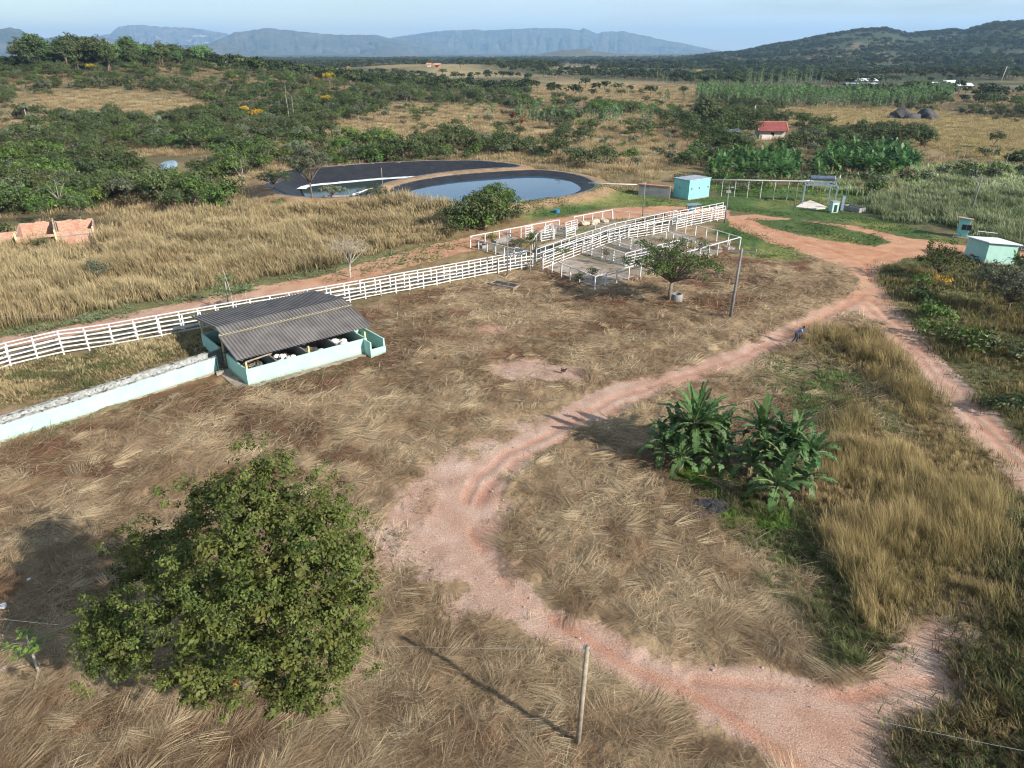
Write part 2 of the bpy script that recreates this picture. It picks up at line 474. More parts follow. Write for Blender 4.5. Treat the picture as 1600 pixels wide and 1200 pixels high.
TRACK = GP([(-120, 560), (0, 528), (120, 507), (250, 478), (400, 448), (480, 436), (540, 420), (620, 396), (700, 378), (760, 364), (850, 345), (960, 325), (1050, 322), (1140, 328), (1140, 342), (1040, 338), (960, 342), (870, 357), (760, 386), (700, 402), (620, 422), (560, 442), (480, 456), (400, 466), (250, 496), (0, 546), (-120, 580)])
VERGE = GP([(560, 840), (585, 790), (640, 745), (720, 700), (800, 660), (850, 650), (820, 720), (760, 800), (780, 900), (860, 990), (820, 1000), (740, 960), (660, 910), (600, 890)])
BARE1 = GP([(765, 568), (800, 560), (850, 562), (900, 575), (922, 590), (900, 600), (850, 596), (790, 588), (760, 580)])
BARE2 = GP([(730, 515), (760, 508), (800, 508), (800, 520), (760, 524)])
YARD = GP([(1110, 395), (1180, 385), (1300, 408), (1340, 440), (1330, 455), (1260, 440), (1200, 420)])
T_DARK = GP([(1130, 812), (1190, 765), (1250, 780), (1300, 840), (1320, 900), (1345, 960), (1360, 1000), (1405, 985), (1392, 1040), (1335, 1048), (1290, 1000), (1235, 905), (1180, 850)])
T_TALL = GP([(1262, 530), (1300, 512), (1360, 515), (1395, 548), (1430, 590), (1500, 668), (1560, 735), (1572, 800), (1560, 880), (1520, 948), (1455, 958), (1400, 970), (1360, 1000), (1335, 960), (1315, 900), (1295, 840), (1262, 790), (1285, 760), (1300, 700), (1330, 650), (1400, 690), (1450, 690), (1400, 630), (1340, 575), (1270, 555)])
T_LOW = GP([(1262, 545), (1340, 575), (1400, 630), (1450, 690), (1400, 690), (1330, 650), (1290, 690), (1250, 650), (1180, 600), (1200, 565)])
T_CORNER = GP([(1700, 870), (1600, 790), (1574, 770), (1585, 850), (1540, 945), (1560, 1010), (1550, 1080), (1490, 1140), (1440, 1200), (1400, 1330), (1800, 1400), (1800, 900)])
T_EAST = GP([(1376, 440), (1385, 415), (1430, 404), (1500, 402), (1560, 420), (1700, 430), (1900, 520), (1800, 830), (1640, 730), (1560, 652), (1500, 585), (1440, 515), (1398, 468)])
T_WEST = GP([(-160, 540), (-160, 400), (0, 392), (60, 390), (150, 384), (200, 352), (290, 338), (420, 330), (560, 326), (700, 324), (725, 345), (700, 372), (640, 384), (560, 404), (480, 428), (380, 442), (250, 470), (100, 498), (0, 518)])
T_BANK = GP([(-80, 600), (0, 585), (60, 566), (140, 552), (220, 537), (295, 522), (318, 528), (345, 548), (200, 590), (0, 638), (-80, 660)])
T_POND = GP([(800, 345), (760, 355), (720, 345), (690, 325), (720, 322), (800, 316), (830, 320)])
GREEN1 = GP([(800, 322), (870, 306), (940, 296), (1000, 300), (1060, 314), (1130, 308), (1200, 315), (1300, 325), (1400, 350), (1480, 372), (1520, 378), (1480, 380), (1400, 367), (1330, 350), (1250, 343), (1140, 328), (1060, 322), (960, 325), (870, 340), (820, 345)])
GREEN2 = GP([(1130, 345), (1150, 350), (1210, 380), (1262, 398), (1250, 408), (1180, 404), (1150, 396), (1150, 380), (1110, 366)])
GREEN3 = GP([(1120, 290), (1200, 292), (1340, 300), (1345, 330), (1240, 318), (1120, 312)])
GREEN4 = GP([(640, 388), (720, 374), (735, 386), (700, 398), (640, 412), (560, 434), (500, 444), (560, 424)])
GREENB = GP([(1050, 735), (1090, 738), (1140, 765), (1200, 775), (1230, 800), (1200, 830), (1150, 815), (1140, 790), (1100, 762), (1050, 750)])
ASH = GP([(1085, 768), (1120, 772), (1148, 795), (1140, 810), (1105, 806), (1080, 790)])
ASH2 = GP([(1060, 800), (1090, 795), (1110, 810), (1075, 818)])
GREENW = GP([(-120, 580), (-120, 500), (100, 494), (250, 466), (380, 438), (480, 424), (560, 402), (620, 392), (640, 398), (540, 424), (400, 452), (250, 482), (0, 534)])
REEDS2 = GP([(1250, 292), (1262, 280), (1330, 276), (1400, 280), (1440, 264), (1500, 256), (1570, 262), (1700, 280), (1750, 310), (1600, 300), (1480, 292), (1420, 302), (1340, 306)])
LUSH = GP([(1090, 300), (1100, 285), (1240, 290), (1262, 270), (1440, 262), (1500, 250), (1600, 262), (1800, 290), (1800, 330), (1600, 310), (1340, 312), (1200, 300)])
REEDS = GP([(1345, 322), (1380, 305), (1440, 300), (1480, 285), (1540, 290), (1600, 300), (1750, 320), (1750, 420), (1600, 392), (1525, 372), (1480, 350), (1440, 352), (1380, 346)])
CORRAL = GP([(848, 422), (929, 455), (1155, 390), (1056, 360)])
CORRAL_R = GP([(735, 388), (800, 404), (1035, 342), (956, 345), (874, 362)])
PENGRASS = GP([(985, 385), (1030, 372), (1120, 378), (1150, 388), (1060, 416), (1000, 420)])
def HP(l): return [tuple(hit(a, b)) for a, b in l]
F_TAN = [HP(q) for q in (
    [(0, 150), (40, 140), (120, 137), (200, 142), (300, 160), (330, 168), (290, 178), (200, 176), (80, 165), (0, 170)],
    [(260, 88), (330, 86), (400, 90), (400, 101), (300, 100)],
    [(480, 208), (500, 192), (580, 184), (640, 160), (760, 160), (830, 178), (880, 196), (900, 222), (800, 228), (700, 224), (560, 224)],
    [(820, 131), (900, 124), (1000, 126), (1060, 134), (1085, 150), (1090, 185), (1130, 215), (1110, 262), (1060, 290), (940, 268), (850, 250), (830, 236), (900, 215), (880, 195), (1040, 178), (960, 158), (830, 160)],
    [(1185, 178), (1300, 170), (1420, 172), (1600, 190), (1750, 200), (1750, 262), (1600, 258), (1500, 250), (1445, 236), (1420, 222), (1290, 214), (1230, 196)],
    [(655, 104), (690, 100), (760, 108), (775, 116), (700, 120), (655, 114)],
    [(860, 100), (960, 104), (960, 112), (880, 110)],
    [(0, 192), (60, 190), (60, 198), (0, 204)],
    [(150, 206), (190, 205), (190, 222), (150, 224)],
    [(330, 276), (400, 262), (420, 290), (420, 320), (330, 330), (290, 335), (300, 300)],
    [(160, 318), (220, 300), (250, 318), (200, 345), (160, 345)],
    [(440, 225), (620, 243), (760, 243), (860, 250), (960, 282), (930, 284), (900, 262), (780, 248), (560, 250), (430, 262), (410, 240)],
    [(560, 310), (600, 302), (640, 322), (700, 326), (560, 326)],
)]
F_DENSE = [HP(q) for q in (
    [(-80, 180), (-80, 380), (0, 385), (30, 345), (200, 330), (290, 330), (330, 300), (420, 262), (480, 245), (480, 220), (440, 195), (330, 190), (200, 196), (100, 205)],
    [(330, 170), (360, 110), (480, 96), (640, 92), (820, 108), (820, 150), (640, 156), (560, 182), (470, 205), (420, 195)],
    [(430, 240), (480, 212), (560, 228), (800, 230), (880, 240), (960, 275), (860, 248), (740, 243), (560, 246)],
    [(0, 95), (300, 100), (330, 150), (200, 140), (0, 135)],
    [(1040, 185), (1075, 160), (1120, 165), (1170, 190), (1175, 215), (1110, 225), (1050, 208)],
    [(830, 112), (1060, 108), (1170, 118), (1600, 110), (1700, 140), (1700, 170), (1400, 150), (1100, 138), (1050, 125), (900, 122)],
)]
POOL_SMALL = HP([(248, 262), (256, 254), (272, 252), (278, 258), (270, 266), (252, 267)])

# ---------------------------------------------------------------- ground sheet
def make_ground():
    d = [9.0]
    while d[-1] < 26000: d.append(d[-1] * (1.0068 if d[-1] < 260 else (1.014 if d[-1] < 4500 else 1.05)))
    d = np.array(d)
    az = np.concatenate([np.arange(-180, -51, 6.0), np.arange(-50, 50.01, 0.155), np.arange(52, 180, 6.0)])
    a = np.radians(az)
    nd, na = len(d), len(a)
    X = (d[:, None] * np.sin(a)[None]).ravel(); Y = (d[:, None] * np.cos(a)[None]).ravel()
    Z = zf(X, Y)
    D = np.hypot(X, Y)
    wx = X + 1.1 * (fbm(X / 2.2, Y / 2.2, 5, 3) - .5) + 0.5 * (vnoise(X * 2.1, Y * 2.1, 8) - .5)
    wy = Y + 1.1 * (fbm(X / 2.2, Y / 2.2, 6, 3) - .5) + 0.5 * (vnoise(X * 2.1, Y * 2.1, 9) - .5)
    road = np.zeros(len(X)); near = D < 230
    nx, ny = wx[near], wy[near]
    def soft(poly, w): return sstep(-w, w, sdist(nx, ny, poly))
    rm = np.maximum(soft(ROAD_MAIN, 0.9), soft(ROAD_RIGHT, 0.7) * (1 - soft(ISLAND, 0.7)))
    rm = np.maximum(rm, soft(TRACK, 0.8))
    cn = fbm(nx / 1.3, ny / 1.3, 21, 3)
    rm = np.maximum(rm, soft(BARE1, 1.2) * 0.95)
    rm = np.maximum(rm, soft(BARE2, 1.2) * 0.7)
    # worn verge beside the road
    rm = np.maximum(rm, soft(VERGE, 2.4) * (.35 + .55 * sstep(0.30, 0.62, cn)) * 0.98)
    vg = sstep(-5.5, -0.5, sdist(nx, ny, ROAD_MAIN)) * sstep(0.46, 0.62, cn) * 0.65
    west = sstep(12, -2, nx) * sstep(42, 30, ny)
    rm = np.maximum(rm, vg * (0.35 + 0.65 * west))
    road[near] = rm
    # colours of the ground itself
    def c(*v): return np.array(v, float)
    col = np.zeros((len(X), 3))
    n1 = fbm(X / 9, Y / 9, 31, 4); n2 = fbm(X / 45, Y / 45, 41, 4); n3 = fbm(X / 300, Y / 300, 51, 4)
    scrub = c(.095, .085, .042) + (c(.20, .145, .075) - c(.095, .085, .042)) * sstep(.38, .66, n2)[:, None]
    far = c(.045, .060, .028) + (c(.20, .155, .085) - c(.045, .060, .028)) * (sstep(.50, .66, n3) * sstep(.35, .6, n2))[:, None]
    f = sstep(420, 900, D)[:, None]
    col = scrub * (1 - f) + far * f
    def over(mask, colour): 
        nonlocal col
        mask = mask[:, None]; col = col * (1 - mask) + colour * mask
    fw = 1 + D / 25
    FX = X + fw * 1.2 * (fbm(X / (3 * fw), Y / (3 * fw), 61, 3) - .5) * 2; FY = Y + fw * 2.2 * (fbm(X / (3 * fw), Y / (3 * fw), 62, 3) - .5) * 2
    fm = D > 60
    for q in F_TAN:
        m = np.zeros(len(X)); m[fm] = sstep(-1.5, 1.5, sdist(FX[fm], FY[fm], q) / fw[fm])
        tan = c(.29, .23, .125) * (0.75 + 0.5 * n1)[:, None]
        over(m * 0.9, tan * (1.35 if q is F_TAN[4] else 1.0))
    m = np.zeros(len(X)); m[near] = 1
    nearM = (D < 150) & (Y > 0)
    dk = (sstep(.50, .60, fbm(X / 5.5, Y / 4.0, 33, 4)) * sstep(-3, -7, sdist(X, Y, ROAD_MAIN)))[:, None]; straw = (c(.24, .172, .104) * (1 - dk) + c(.125, .062, .036) * dk) * (0.7 + 0.6 * n1)[:, None]
    # mown straw ground, from the camera to the fences
    SITE = GP([(-300, 1500), (-200, 640), (0, 640), (345, 548), (600, 470), (860, 415), (1056, 356), (1150, 350), (1380, 420), (1600, 640), (1900, 900), (2200, 1500)])
    m = np.zeros(len(X)); m[near] = sstep(-1, 1, sdist(nx, ny, SITE)); m = np.maximum(m, (D < 24).astype(float)); over(m, straw)
    def near_over(poly, w, colour, k=1.0):
        m = np.zeros(len(X)); m[near] = soft(poly, w) * k; over(m, colour)
    brown = c(.13, .095, .05); grn = c(.060, .105, .028)
    near_over(T_WEST, 1.5, c(.19, .14, .075)); near_over(T_TALL, 1.2, brown); near_over(T_CORNER, 1, c(.075, .07, .035)); near_over(T_DARK, 1, c(.085, .06, .035)); near_over(T_EAST, 1, c(.11, .105, .05))
    near_over(T_BANK, 1, c(.16, .12, .06)); near_over(REEDS, 2, c(.09, .12, .05))
    gmix = grn * (0.6 + 0.8 * n1)[:, None] + c(.09, .05, .02) * sstep(.50, .66, n1)[:, None]
    near_over(LUSH, 2, grn * (0.6 + 0.7 * n1)[:, None])
    near_over(GREENW, 1.0, c(.13, .125, .055) * (0.6 + 0.8 * n1)[:, None])
    for q in (GREEN1, GREEN3): near_over(q, 2.0, gmix)
    near_over(GREEN2, 1.2, gmix); near_over(GREEN4, 0.8, gmix, .8); near_over(ISLAND, 0.8, gmix, 0.9)
    near_over(T_LOW, 1.2, c(.13, .125, .055), .8); near_over(GREENB, .8, c(.05, .10, .02), .9)
    near_over(ASH, .5, c(.022, .020, .024)); near_over(ASH2, .5, c(.05, .048, .05), .8)
    # embankments of the ponds
    s = np.maximum(sdist(nx, ny, RIM1L), sdist(nx, ny, RIM2L))
    m = np.zeros(len(X)); m[near] = sstep(-5.5, -2.5, s); over(m, c(.27, .18, .105) * (0.7 + 0.6 * n1)[:, None])
    # micro relief
    mic = np.zeros(len(X))
    q = D < 150
    fade = sstep(150, 90, D[q])
    r1 = fbm(X[q] / 1.5, Y[q] / 1.5, 71, 4) - .5; r2 = vnoise(X[q] * 2.6, Y[q] * 2.6, 75) - .5
    rr = road[q]
    mic[q] = fade * ((r1 * 0.46 + r2 * 0.13) * (1 - rr * 0.88) + 0.05 * (1 - rr))
    Z = Z + mic
    idx = np.arange(nd * na).reshape(nd, na)
    nxt = np.roll(idx, -1, 1)
    F = np.stack([idx[:-1], idx[1:], nxt[1:], nxt[:-1]], -1).reshape(-1, 4)
    V3 = np.stack([X, Y, Z], 1)
    rf = road[F].mean(1); cx, cy = X[F].mean(1), Y[F].mean(1)
    isr = (rf > 0.5) & (cy > 5)
    tr = isr & in_poly(cx, cy, [(p[0], p[1]) for p in TRACK])
    return V3, F, road, col, isr, tr

def ground_material():
    m, nt, N, L, P = new_mat("earth_and_litter")
    geo = N.new("ShaderNodeNewGeometry"); pos = geo.outputs['Position']
    ac = N.new("ShaderNodeAttribute"); ac.attribute_name = "gcol"
    ar = N.new("ShaderNodeAttribute"); ar.attribute_name = "road"
    na = noise_node(N, L, 0.55, 6, pos); nb = noise_node(N, L, 5.0, 6, pos, 0.5, 0.7); nc = noise_node(N, L, 0.09, 5, pos)
    # litter: fine strands
    mpg = N.new("ShaderNodeMapping"); mpg.inputs['Scale'].default_value = (2.2, 9.0, 4.0); mpg.inputs['Rotation'].default_value = (0, 0, 0.5); L.new(pos, mpg.inputs[0])
    ns = noise_node(N, L, 2.0, 6, mpg.outputs[0], 1.2, 0.7)
    base = mixc(N, L, ramp(N, L, nb.outputs[0], [(0.3, 0.42), (0.7, 1.45)]), (0, 0, 0), (1, 1, 1))
    k1 = mixc(N, L, 1.0, ac.outputs['Color'], ramp(N, L, nb.outputs[0], [(0.28, 0.45), (0.5, 0.95), (0.75, 1.0)]), 'MULTIPLY')
    k2 = mixc(N, L, 1.0, k1, ramp(N, L, na.outputs[0], [(0.3, (0.72, 0.66, 0.62)), (0.62, (1.0, 1.0, 1.0))]), 'MULTIPLY')
    st = mixc(N, L, 1.0, k2, ramp(N, L, ns.outputs[0], [(0.42, 0.75), (0.7, 1.0)]), 'MULTIPLY')
    sc = N.new("ShaderNodeMix"); sc.data_type = 'RGBA'; sc.blend_type = 'MULTIPLY'
    litter = mixc(N, L, 1.0, st, (1.45, 1.45, 1.45), 'MULTIPLY')
    # road: pink laterite with pebbles, tracks and ruts
    rdc = ramp(N, L, na.outputs[0], [(0.28, (.335, .215, .168)), (0.5, (.39, .28, .228)), (0.74, (.46, .355, .30))])
    rdn = ramp(N, L, nc.outputs[0], [(0.38, (0.92, 0.82, 0.76)), (0.62, (1.0, 1.0, 1.0))])
    rd = mixc(N, L, 1.0, rdc, rdn, 'MULTIPLY')
    vo = N.new("ShaderNodeTexVoronoi"); vo.inputs['Scale'].default_value = 7.0; vo.inputs['Randomness'].default_value = 1.0; L.new(pos, vo.inputs['Vector'])
    vo2 = N.new("ShaderNodeTexVoronoi"); vo2.inputs['Scale'].default_value = 2.3; L.new(pos, vo2.inputs['Vector'])
    peb = ramp(N, L, vo.outputs['Distance'], [(0.10, (1.35, 1.3, 1.28)), (0.24, (1.0, 1.0, 1.0)), (0.85, (0.95, 0.94, 0.93))])
    rd = mixc(N, L, 1.0, rd, peb, 'MULTIPLY')
    fine = noise_node(N, L, 14.0, 4, pos, 0, 0.75)
    rd = mixc(N, L, 1.0, rd, ramp(N, L, fine.outputs[0], [(0.34, (.60, .56, .54)), (0.5, (1, 1, 1)), (0.66, (1.35, 1.33, 1.3))]), 'MULTIPLY')
    at = N.new("ShaderNodeAttribute"); at.attribute_name = "track"
    art = N.new("ShaderNodeAttribute"); art.attribute_name = "rtint"
    rd = mixc(N, L, art.outputs['Fac'], rd, mixc(N, L, 1.0, rd, (1.06, .86, .68), 'MULTIPLY'))
    rd = mixc(N, L, at.outputs['Fac'], rd, mixc(N, L, 1.0, rd, (.98, .80, .73), 'MULTIPLY'))
    # ragged edge between litter and road
    ad = N.new("ShaderNodeMath"); ad.operation = 'ADD'
    m1 = N.new("ShaderNodeMath"); m1.operation = 'MULTIPLY_ADD'; m1.inputs[1].default_value = 0.9; m1.inputs[2].default_value = -0.45
    L.new(nb.outputs[0], m1.inputs[0]); L.new(ar.outputs['Fac'], ad.inputs[0]); L.new(m1.outputs[0], ad.inputs[1])
    fac = ramp(N, L, ad.outputs[0], [(0.36, 0.0), (0.62, 1.0)])
    c = mixc(N, L, fac, litter, rd)
    L.new(c, P.inputs['Base Color']); P.inputs['Roughness'].default_value = 0.92; P.inputs['Specular IOR Level'].default_value = 0.2
    bp = N.new("ShaderNodeBump"); bp.inputs['Strength'].default_value = 0.7; bp.inputs['Distance'].default_value = 0.06
    hb = mixc(N, L, fac, mixc(N, L, .5, nb.outputs[0], ns.outputs[0]), mixc(N, L, 0.15, fine.outputs[0], vo.outputs['Distance']))
    L.new(hb, bp.inputs['Height']); L.new(bp.outputs[0], P.inputs['Normal'])
    return m

M_GROUND = ground_material()
gV, gF, gRoad, gCol, gIsR, gIsT = make_ground()
# wheel tracks: redder compacted lines along the middle of the road
TRK = [[G(*p) for p in l] for l in (
    [(1345, 470), (1260, 505), (1150, 560), (1040, 597), (960, 622), (900, 655), (850, 680), (790, 712), (745, 745), (728, 790), (740, 840), (775, 890), (830, 940), (900, 985), (980, 1040), (1080, 1090), (1180, 1150), (1260, 1215)],
    [(1350, 462), (1250, 515), (1150, 574), (1060, 600), (980, 630), (920, 665), (860, 695), (805, 725), (765, 755), (750, 795)],
    [(1350, 475), (1400, 520), (1450, 575), (1520, 650), (1600, 730)], [(1362, 470), (1410, 513), (1462, 570), (1530, 640), (1610, 715)],
    [(1160, 343), (1240, 372), (1300, 392), (1350, 410), (1360, 440)], [(1520, 393), (1440, 390), (1380, 395), (1350, 420)],
    [(1080, 1060), (1200, 1075), (1330, 1090), (1450, 1060)],
)]
def polyline_dist(x, y, pl):
    d = np.full(x.shape, 1e18)
    for (x1, y1), (x2, y2) in zip(pl[:-1], pl[1:]):
        dx, dy = x2 - x1, y2 - y1
        t = np.clip(((x - x1) * dx + (y - y1) * dy) / (dx * dx + dy * dy), 0, 1)
        d = np.minimum(d, (x - x1 - t * dx) ** 2 + (y - y1 - t * dy) ** 2)
    return np.sqrt(d)
gTrack = np.zeros(len(gV)); q = (gRoad > 0.05)
xs, ys = gV[q, 0], gV[q, 1]
xs = xs + 0.5 * (vnoise(xs / 2.5, ys / 2.5, 91) - .5); ys = ys + 0.5 * (vnoise(xs / 2.5, ys / 2.5, 92) - .5)
t = np.zeros(q.sum())
for pl in TRK: t = np.maximum(t, 1 - sstep(0.12, 0.5, polyline_dist(xs, ys, pl)))
t *= sstep(.24, .48, fbm(xs / 3, ys / 3, 95, 3))
gTrack[q] = t * 0.85
gV[q, 2] -= 0.07 * t
def sub_ground(name, sel, kind='structure', label=None):
    F = gF[sel]; u, inv = np.unique(F, return_inverse=True)
    me = np_mesh(name, gV[u], inv.reshape(F.shape)[:, ::-1], None, [M_GROUND], {"road": gRoad[u], "track": gTrack[u], "gcol": gCol[u], "rtint": sstep(52, 88, gV[u, 1])}, smooth=True)
    return link(name, me, kind=kind)
sub_ground("ground", ~gIsR); sub_ground("dirt_road", gIsR & ~gIsT); sub_ground("dirt_track", gIsT)

# ---------------------------------------------------------------- far ranges
def ridge_mesh(name, prof, dist, depth, mat, seed, gully=0.6, base=-40, n=800, extend=0.0):
    prof = np.array(prof, float)
    a = np.array([px_az(*p) for p in prof])
    h = np.array([px_tan(*p) for p in prof]) * dist + CAM_H
    A = np.linspace(a[0], a[-1], n)
    H = np.interp(A, a, h) - base
    H = H * (1 + 0.06 * (fbm(A * 60, A * 0 + seed, seed, 4) - .5) + 0.05 * (fbm(A * 190, A * 0 + seed, seed + 2, 3) - .5))
    rows = 90
    T = np.linspace(-1, 1, rows)
    XX = []; 
    for t in T:
        dd = dist + t * depth
        s = 1 - abs(t) ** 1.1
        g = fbm(A * dist / 900, np.full(n, t * depth / 1500), seed + 5, 5)
        rid = 1 - np.abs(2 * fbm(A * dist / 650, np.full(n, t * 1.2 + 3), seed + 9, 4) - 1) * 2.2
        hh = H * np.clip(s + gully * (g - .5) * 1.2 * (1 - s) * 2 * (s > 0) - gully * 0.55 * np.clip(1 - rid, 0, 1) * s * (1 - s) * 2.2, 0, 1) + base
        r2 = np.abs(2 * fbm(A * dist / 380, np.full(n, t * .8 + 11), seed + 21, 3) - 1)
        r3 = np.abs(2 * fbm(A * dist / 150, np.full(n, t * 1.6 + 31), seed + 25, 3) - 1)
        hh = hh - (H * s * (1 - s) * 4) * (.34 * np.clip(.5 - r2, 0, 1) + .16 * np.clip(.5 - r3, 0, 1))
        XX.append(np.stack([np.sin(A) * dd, np.cos(A) * dd, hh], 1))
    Vv = np.concatenate(XX); idx = np.arange(rows * n).reshape(rows, n)
    F = np.stack([idx[:-1, :-1], idx[:-1, 1:], idx[1:, 1:], idx[1:, :-1]], -1).reshape(-1, 4)
    return link(name, np_mesh(name, Vv, F, None, [mat], smooth=True), kind='structure')
M_MTN = surf("mountain_scrub_and_rock", (.030, .038, .020), (.085, .080, .050), 0.0022, 0.95, 1.0, 0.004, spots=((.26, .23, .19), 0.0035, 0.66), bdist=120)
M_MTN2 = surf("mountain_cliffs", (.045, .048, .030), (.14, .12, .09), 0.003, 0.95, 1.0, 0.006, spots=((.36, .30, .24), 0.004, 0.60), bdist=120)
ridge_mesh("mountain_range", [(560, 72), (590, 66), (615, 58), (640, 54), (670, 49), (700, 47), (740, 46), (770, 46), (800, 44), (850, 44), (880, 43), (905, 47), (912, 44), (925, 49), (933, 52), (945, 49), (975, 48), (1000, 54), (1030, 60), (1060, 66), (1090, 72), (1112, 77), (1140, 82)], 15000, 2600, M_MTN, 3)
ridge_mesh("mountain_range", [(325, 68), (345, 60), (365, 50), (395, 46), (420, 44), (440, 46), (470, 49), (500, 52), (530, 54), (560, 54), (590, 55), (612, 60), (650, 66), (690, 74)], 11500, 1900, M_MTN, 8)
ridge_mesh("mountain_range", [(130, 66), (150, 57), (172, 52), (185, 42), (200, 38), (230, 40), (260, 42), (290, 43), (320, 46), (345, 50), (360, 54), (380, 62), (410, 72)], 17000, 2400, M_MTN2, 14)
ridge_mesh("mountain_range", [(-260, 60), (-150, 46), (-60, 42), (0, 46), (15, 43), (30, 45), (45, 55), (60, 61), (90, 57), (125, 56), (160, 57), (190, 64), (230, 69), (300, 70), (340, 67), (380, 72)], 9000, 1500, M_MTN, 23)
ridge_mesh("hills", [(820, 88), (850, 83), (880, 78), (900, 77), (915, 76), (930, 80), (960, 83), (1000, 85), (1060, 84), (1130, 83)], 5200, 700, surf("hill_woodland", (.05, .06, .03), (.12, .10, .06), 0.02, 0.95, 0.8, 0.05, bdist=8), 31, 0.3, -15, 200)

# ---------------------------------------------------------------- ponds
M_LINER = surf("black_pond_liner", (.006, .006, .009), (.014, .014, .019), 0.6, 0.6, 0.6, 1.1, bdist=0.3)
M_LINER_DUST = surf("dusty_liner", (.07, .07, .08), (.16, .16, .17), 1.2, 0.7, 0.4, 2, bdist=0.1)
def water_mat(name, c, rough, murk=0.0):
    m, nt, N, L, P = new_mat(name)
    geo = N.new("ShaderNodeNewGeometry")
    P.inputs['Base Color'].default_value = lin(c); P.inputs['Roughness'].default_value = rough
    P.inputs['IOR'].default_value = 1.33; P.inputs['Specular IOR Level'].default_value = 0.5
    n = noise_node(N, L, 0.5, 4, geo.outputs['Position'])
    bp = N.new("ShaderNodeBump"); bp.inputs['Strength'].default_value = 0.05; bp.inputs['Distance'].default_value = 0.1
    L.new(n.outputs[0], bp.inputs['Height']); L.new(bp.outputs[0], P.inputs['Normal'])
    return m
M_WATER = water_mat("pond_water", (.03, .07, .13), 0.05)
M_WATER2 = water_mat("murky_pond_water", (.02, .035, .025), 0.08)
def inset(loop, d):
    n = len(loop); out = []
    P = np.array(loop)
    t = np.roll(P, -1, 0) - np.roll(P, 1, 0); t /= np.linalg.norm(t, axis=1, keepdims=True)
    nr = np.stack([-t[:, 1], t[:, 0]], 1)
    A = 0.5 * np.sum(P[:, 0] * np.roll(P[:, 1], -1) - np.roll(P[:, 0], -1) * P[:, 1])
    if A < 0: nr = -nr
    return P + nr * d
def pond(name, rim, zr, zw, slope, wmat, label, foam=None):
    t = empty(name, (rim[:, 0].mean(), rim[:, 1].mean(), 0), label=label, cat="pond")
    o = Vector(t.location)
    levels = [(-0.9, zr - 0.12), (-0.35, zr + 0.05), (0, zr + 0.02)]
    for k in range(1, 9):
        s = k / 8 * slope * 1.35
        levels.append((s, zr - (zr - zw) * s / slope))
    Vs = []
    rngp = np.random.default_rng(5)
    for dd, z in levels:
        q = inset(rim, dd)
        wr = rngp.uniform(-.10, .10, len(q)) if dd > 0 else 0
        Vs.append(np.concatenate([q, np.full((len(q), 1), z) + (np.array(wr).reshape(-1, 1) if dd > 0 else 0)], 1))
    n = len(rim); Vv = np.concatenate(Vs) - np.array([o.x, o.y, 0]); idx = np.arange(len(levels) * n).reshape(len(levels), n); nx = np.roll(idx, -1, 1)
    F = np.stack([idx[:-1], nx[:-1], nx[1:], idx[1:]], -1).reshape(-1, 4)
    mi = np.repeat(np.arange(len(levels) - 1), n); mi = np.where(mi <= 1, 1, 0)
    me = np_mesh("liner", Vv, F, None, [M_LINER, M_LINER_DUST], mi=mi)
    link("liner", me, t)
    w = inset(rim, slope * 1.12)
    mb = MB(); mb.face([(p[0] - o.x, p[1] - o.y, zw) for p in w])
    mb.build("water", wmat, t)
    return t
P1 = pond("lined_pond", RIM1, 1.15, 0.36, 2.4, M_WATER, "front pond full of blue water with a black plastic liner and raised earth bank")
P2 = pond("lined_pond", RIM2, 1.4, -1.15, 5.4, M_WATER2, "lower half empty pond behind, with tall black liner wall and white foam edge")
# pale crust along the far foot of the second liner
M_FOAM = surf("pale_foam", (.72, .74, .78), (.45, .47, .5), 0.8, 0.8, 0.3, 3)
ww = inset(RIM2, 5.4 * 1.0)
foam_pts = []
for p in ww:
    px, py = V(p[0], p[1], -1.6)
    foam_pts.append((px, py))
wi, wo = inset(RIM2, 5.4 * 1.28), inset(RIM2, 5.4 * 0.93)
mb = MB(); o = P2.location
for i in range(len(ww)):
    j = (i + 1) % len(ww)
    if ww[i][1] > 146 and ww[i][0] < 6:
        mb.face([(wo[i][0] - o.x, wo[i][1] - o.y, -1.03), (wo[j][0] - o.x, wo[j][1] - o.y, -1.03), (wi[j][0] - o.x, wi[j][1] - o.y, -1.11), (wi[i][0] - o.x, wi[i][1] - o.y, -1.11)])
if mb.f: mb.build("foam", M_FOAM, P2)
mb = MB(); zz = z1(*POOL_SMALL[0]) + 0.12
mb.face([(p[0], p[1], zz) for p in smooth_loop(POOL_SMALL, 24)])
tag(mb.build("water", water_mat("puddle_water", (.25, .33, .42), 0.1)), kind='structure')
# ---------------------------------------------------------------- foliage materials
M_BARK = surf("bark", (.10, .075, .055), (.20, .16, .125), 4, 0.9, 0.5, 18)
M_PALEBARK = surf("pale_bark", (.24, .21, .18), (.42, .38, .33), 4, 0.9, 0.4, 18)
M_MANGO = leaf_mat("broad_leaf", (.013, .028, .007), (.115, .148, .032), (.125, .125, .032), 0.9, 0.22, 0.6, 0.25)
M_LEAF = leaf_mat("savanna_leaf", (.018, .036, .011), (.090, .122, .036), (.095, .105, .042), 0.05, 0.2, 0.55)
M_LEAFB = leaf_mat("bright_leaf", (.035, .070, .014), (.13, .20, .040), (.07, .12, .028), 0.06, 0.25, 0.5)
M_LEAFO = leaf_mat("dry_brown_leaf", (.060, .045, .025), (.150, .110, .060), (.09, .09, .04), 0.06, 0.15, 0.7)
M_LEAFG = leaf_mat("grey_green_leaf", (.055, .066, .040), (.18, .20, .12), (.10, .12, .07), 0.06, 0.2, 0.6)
M_EUC = leaf_mat("eucalyptus_leaf", (.045, .105, .035), (.15, .25, .085), (.11, .19, .07), 0.05, 0.2, 0.5)
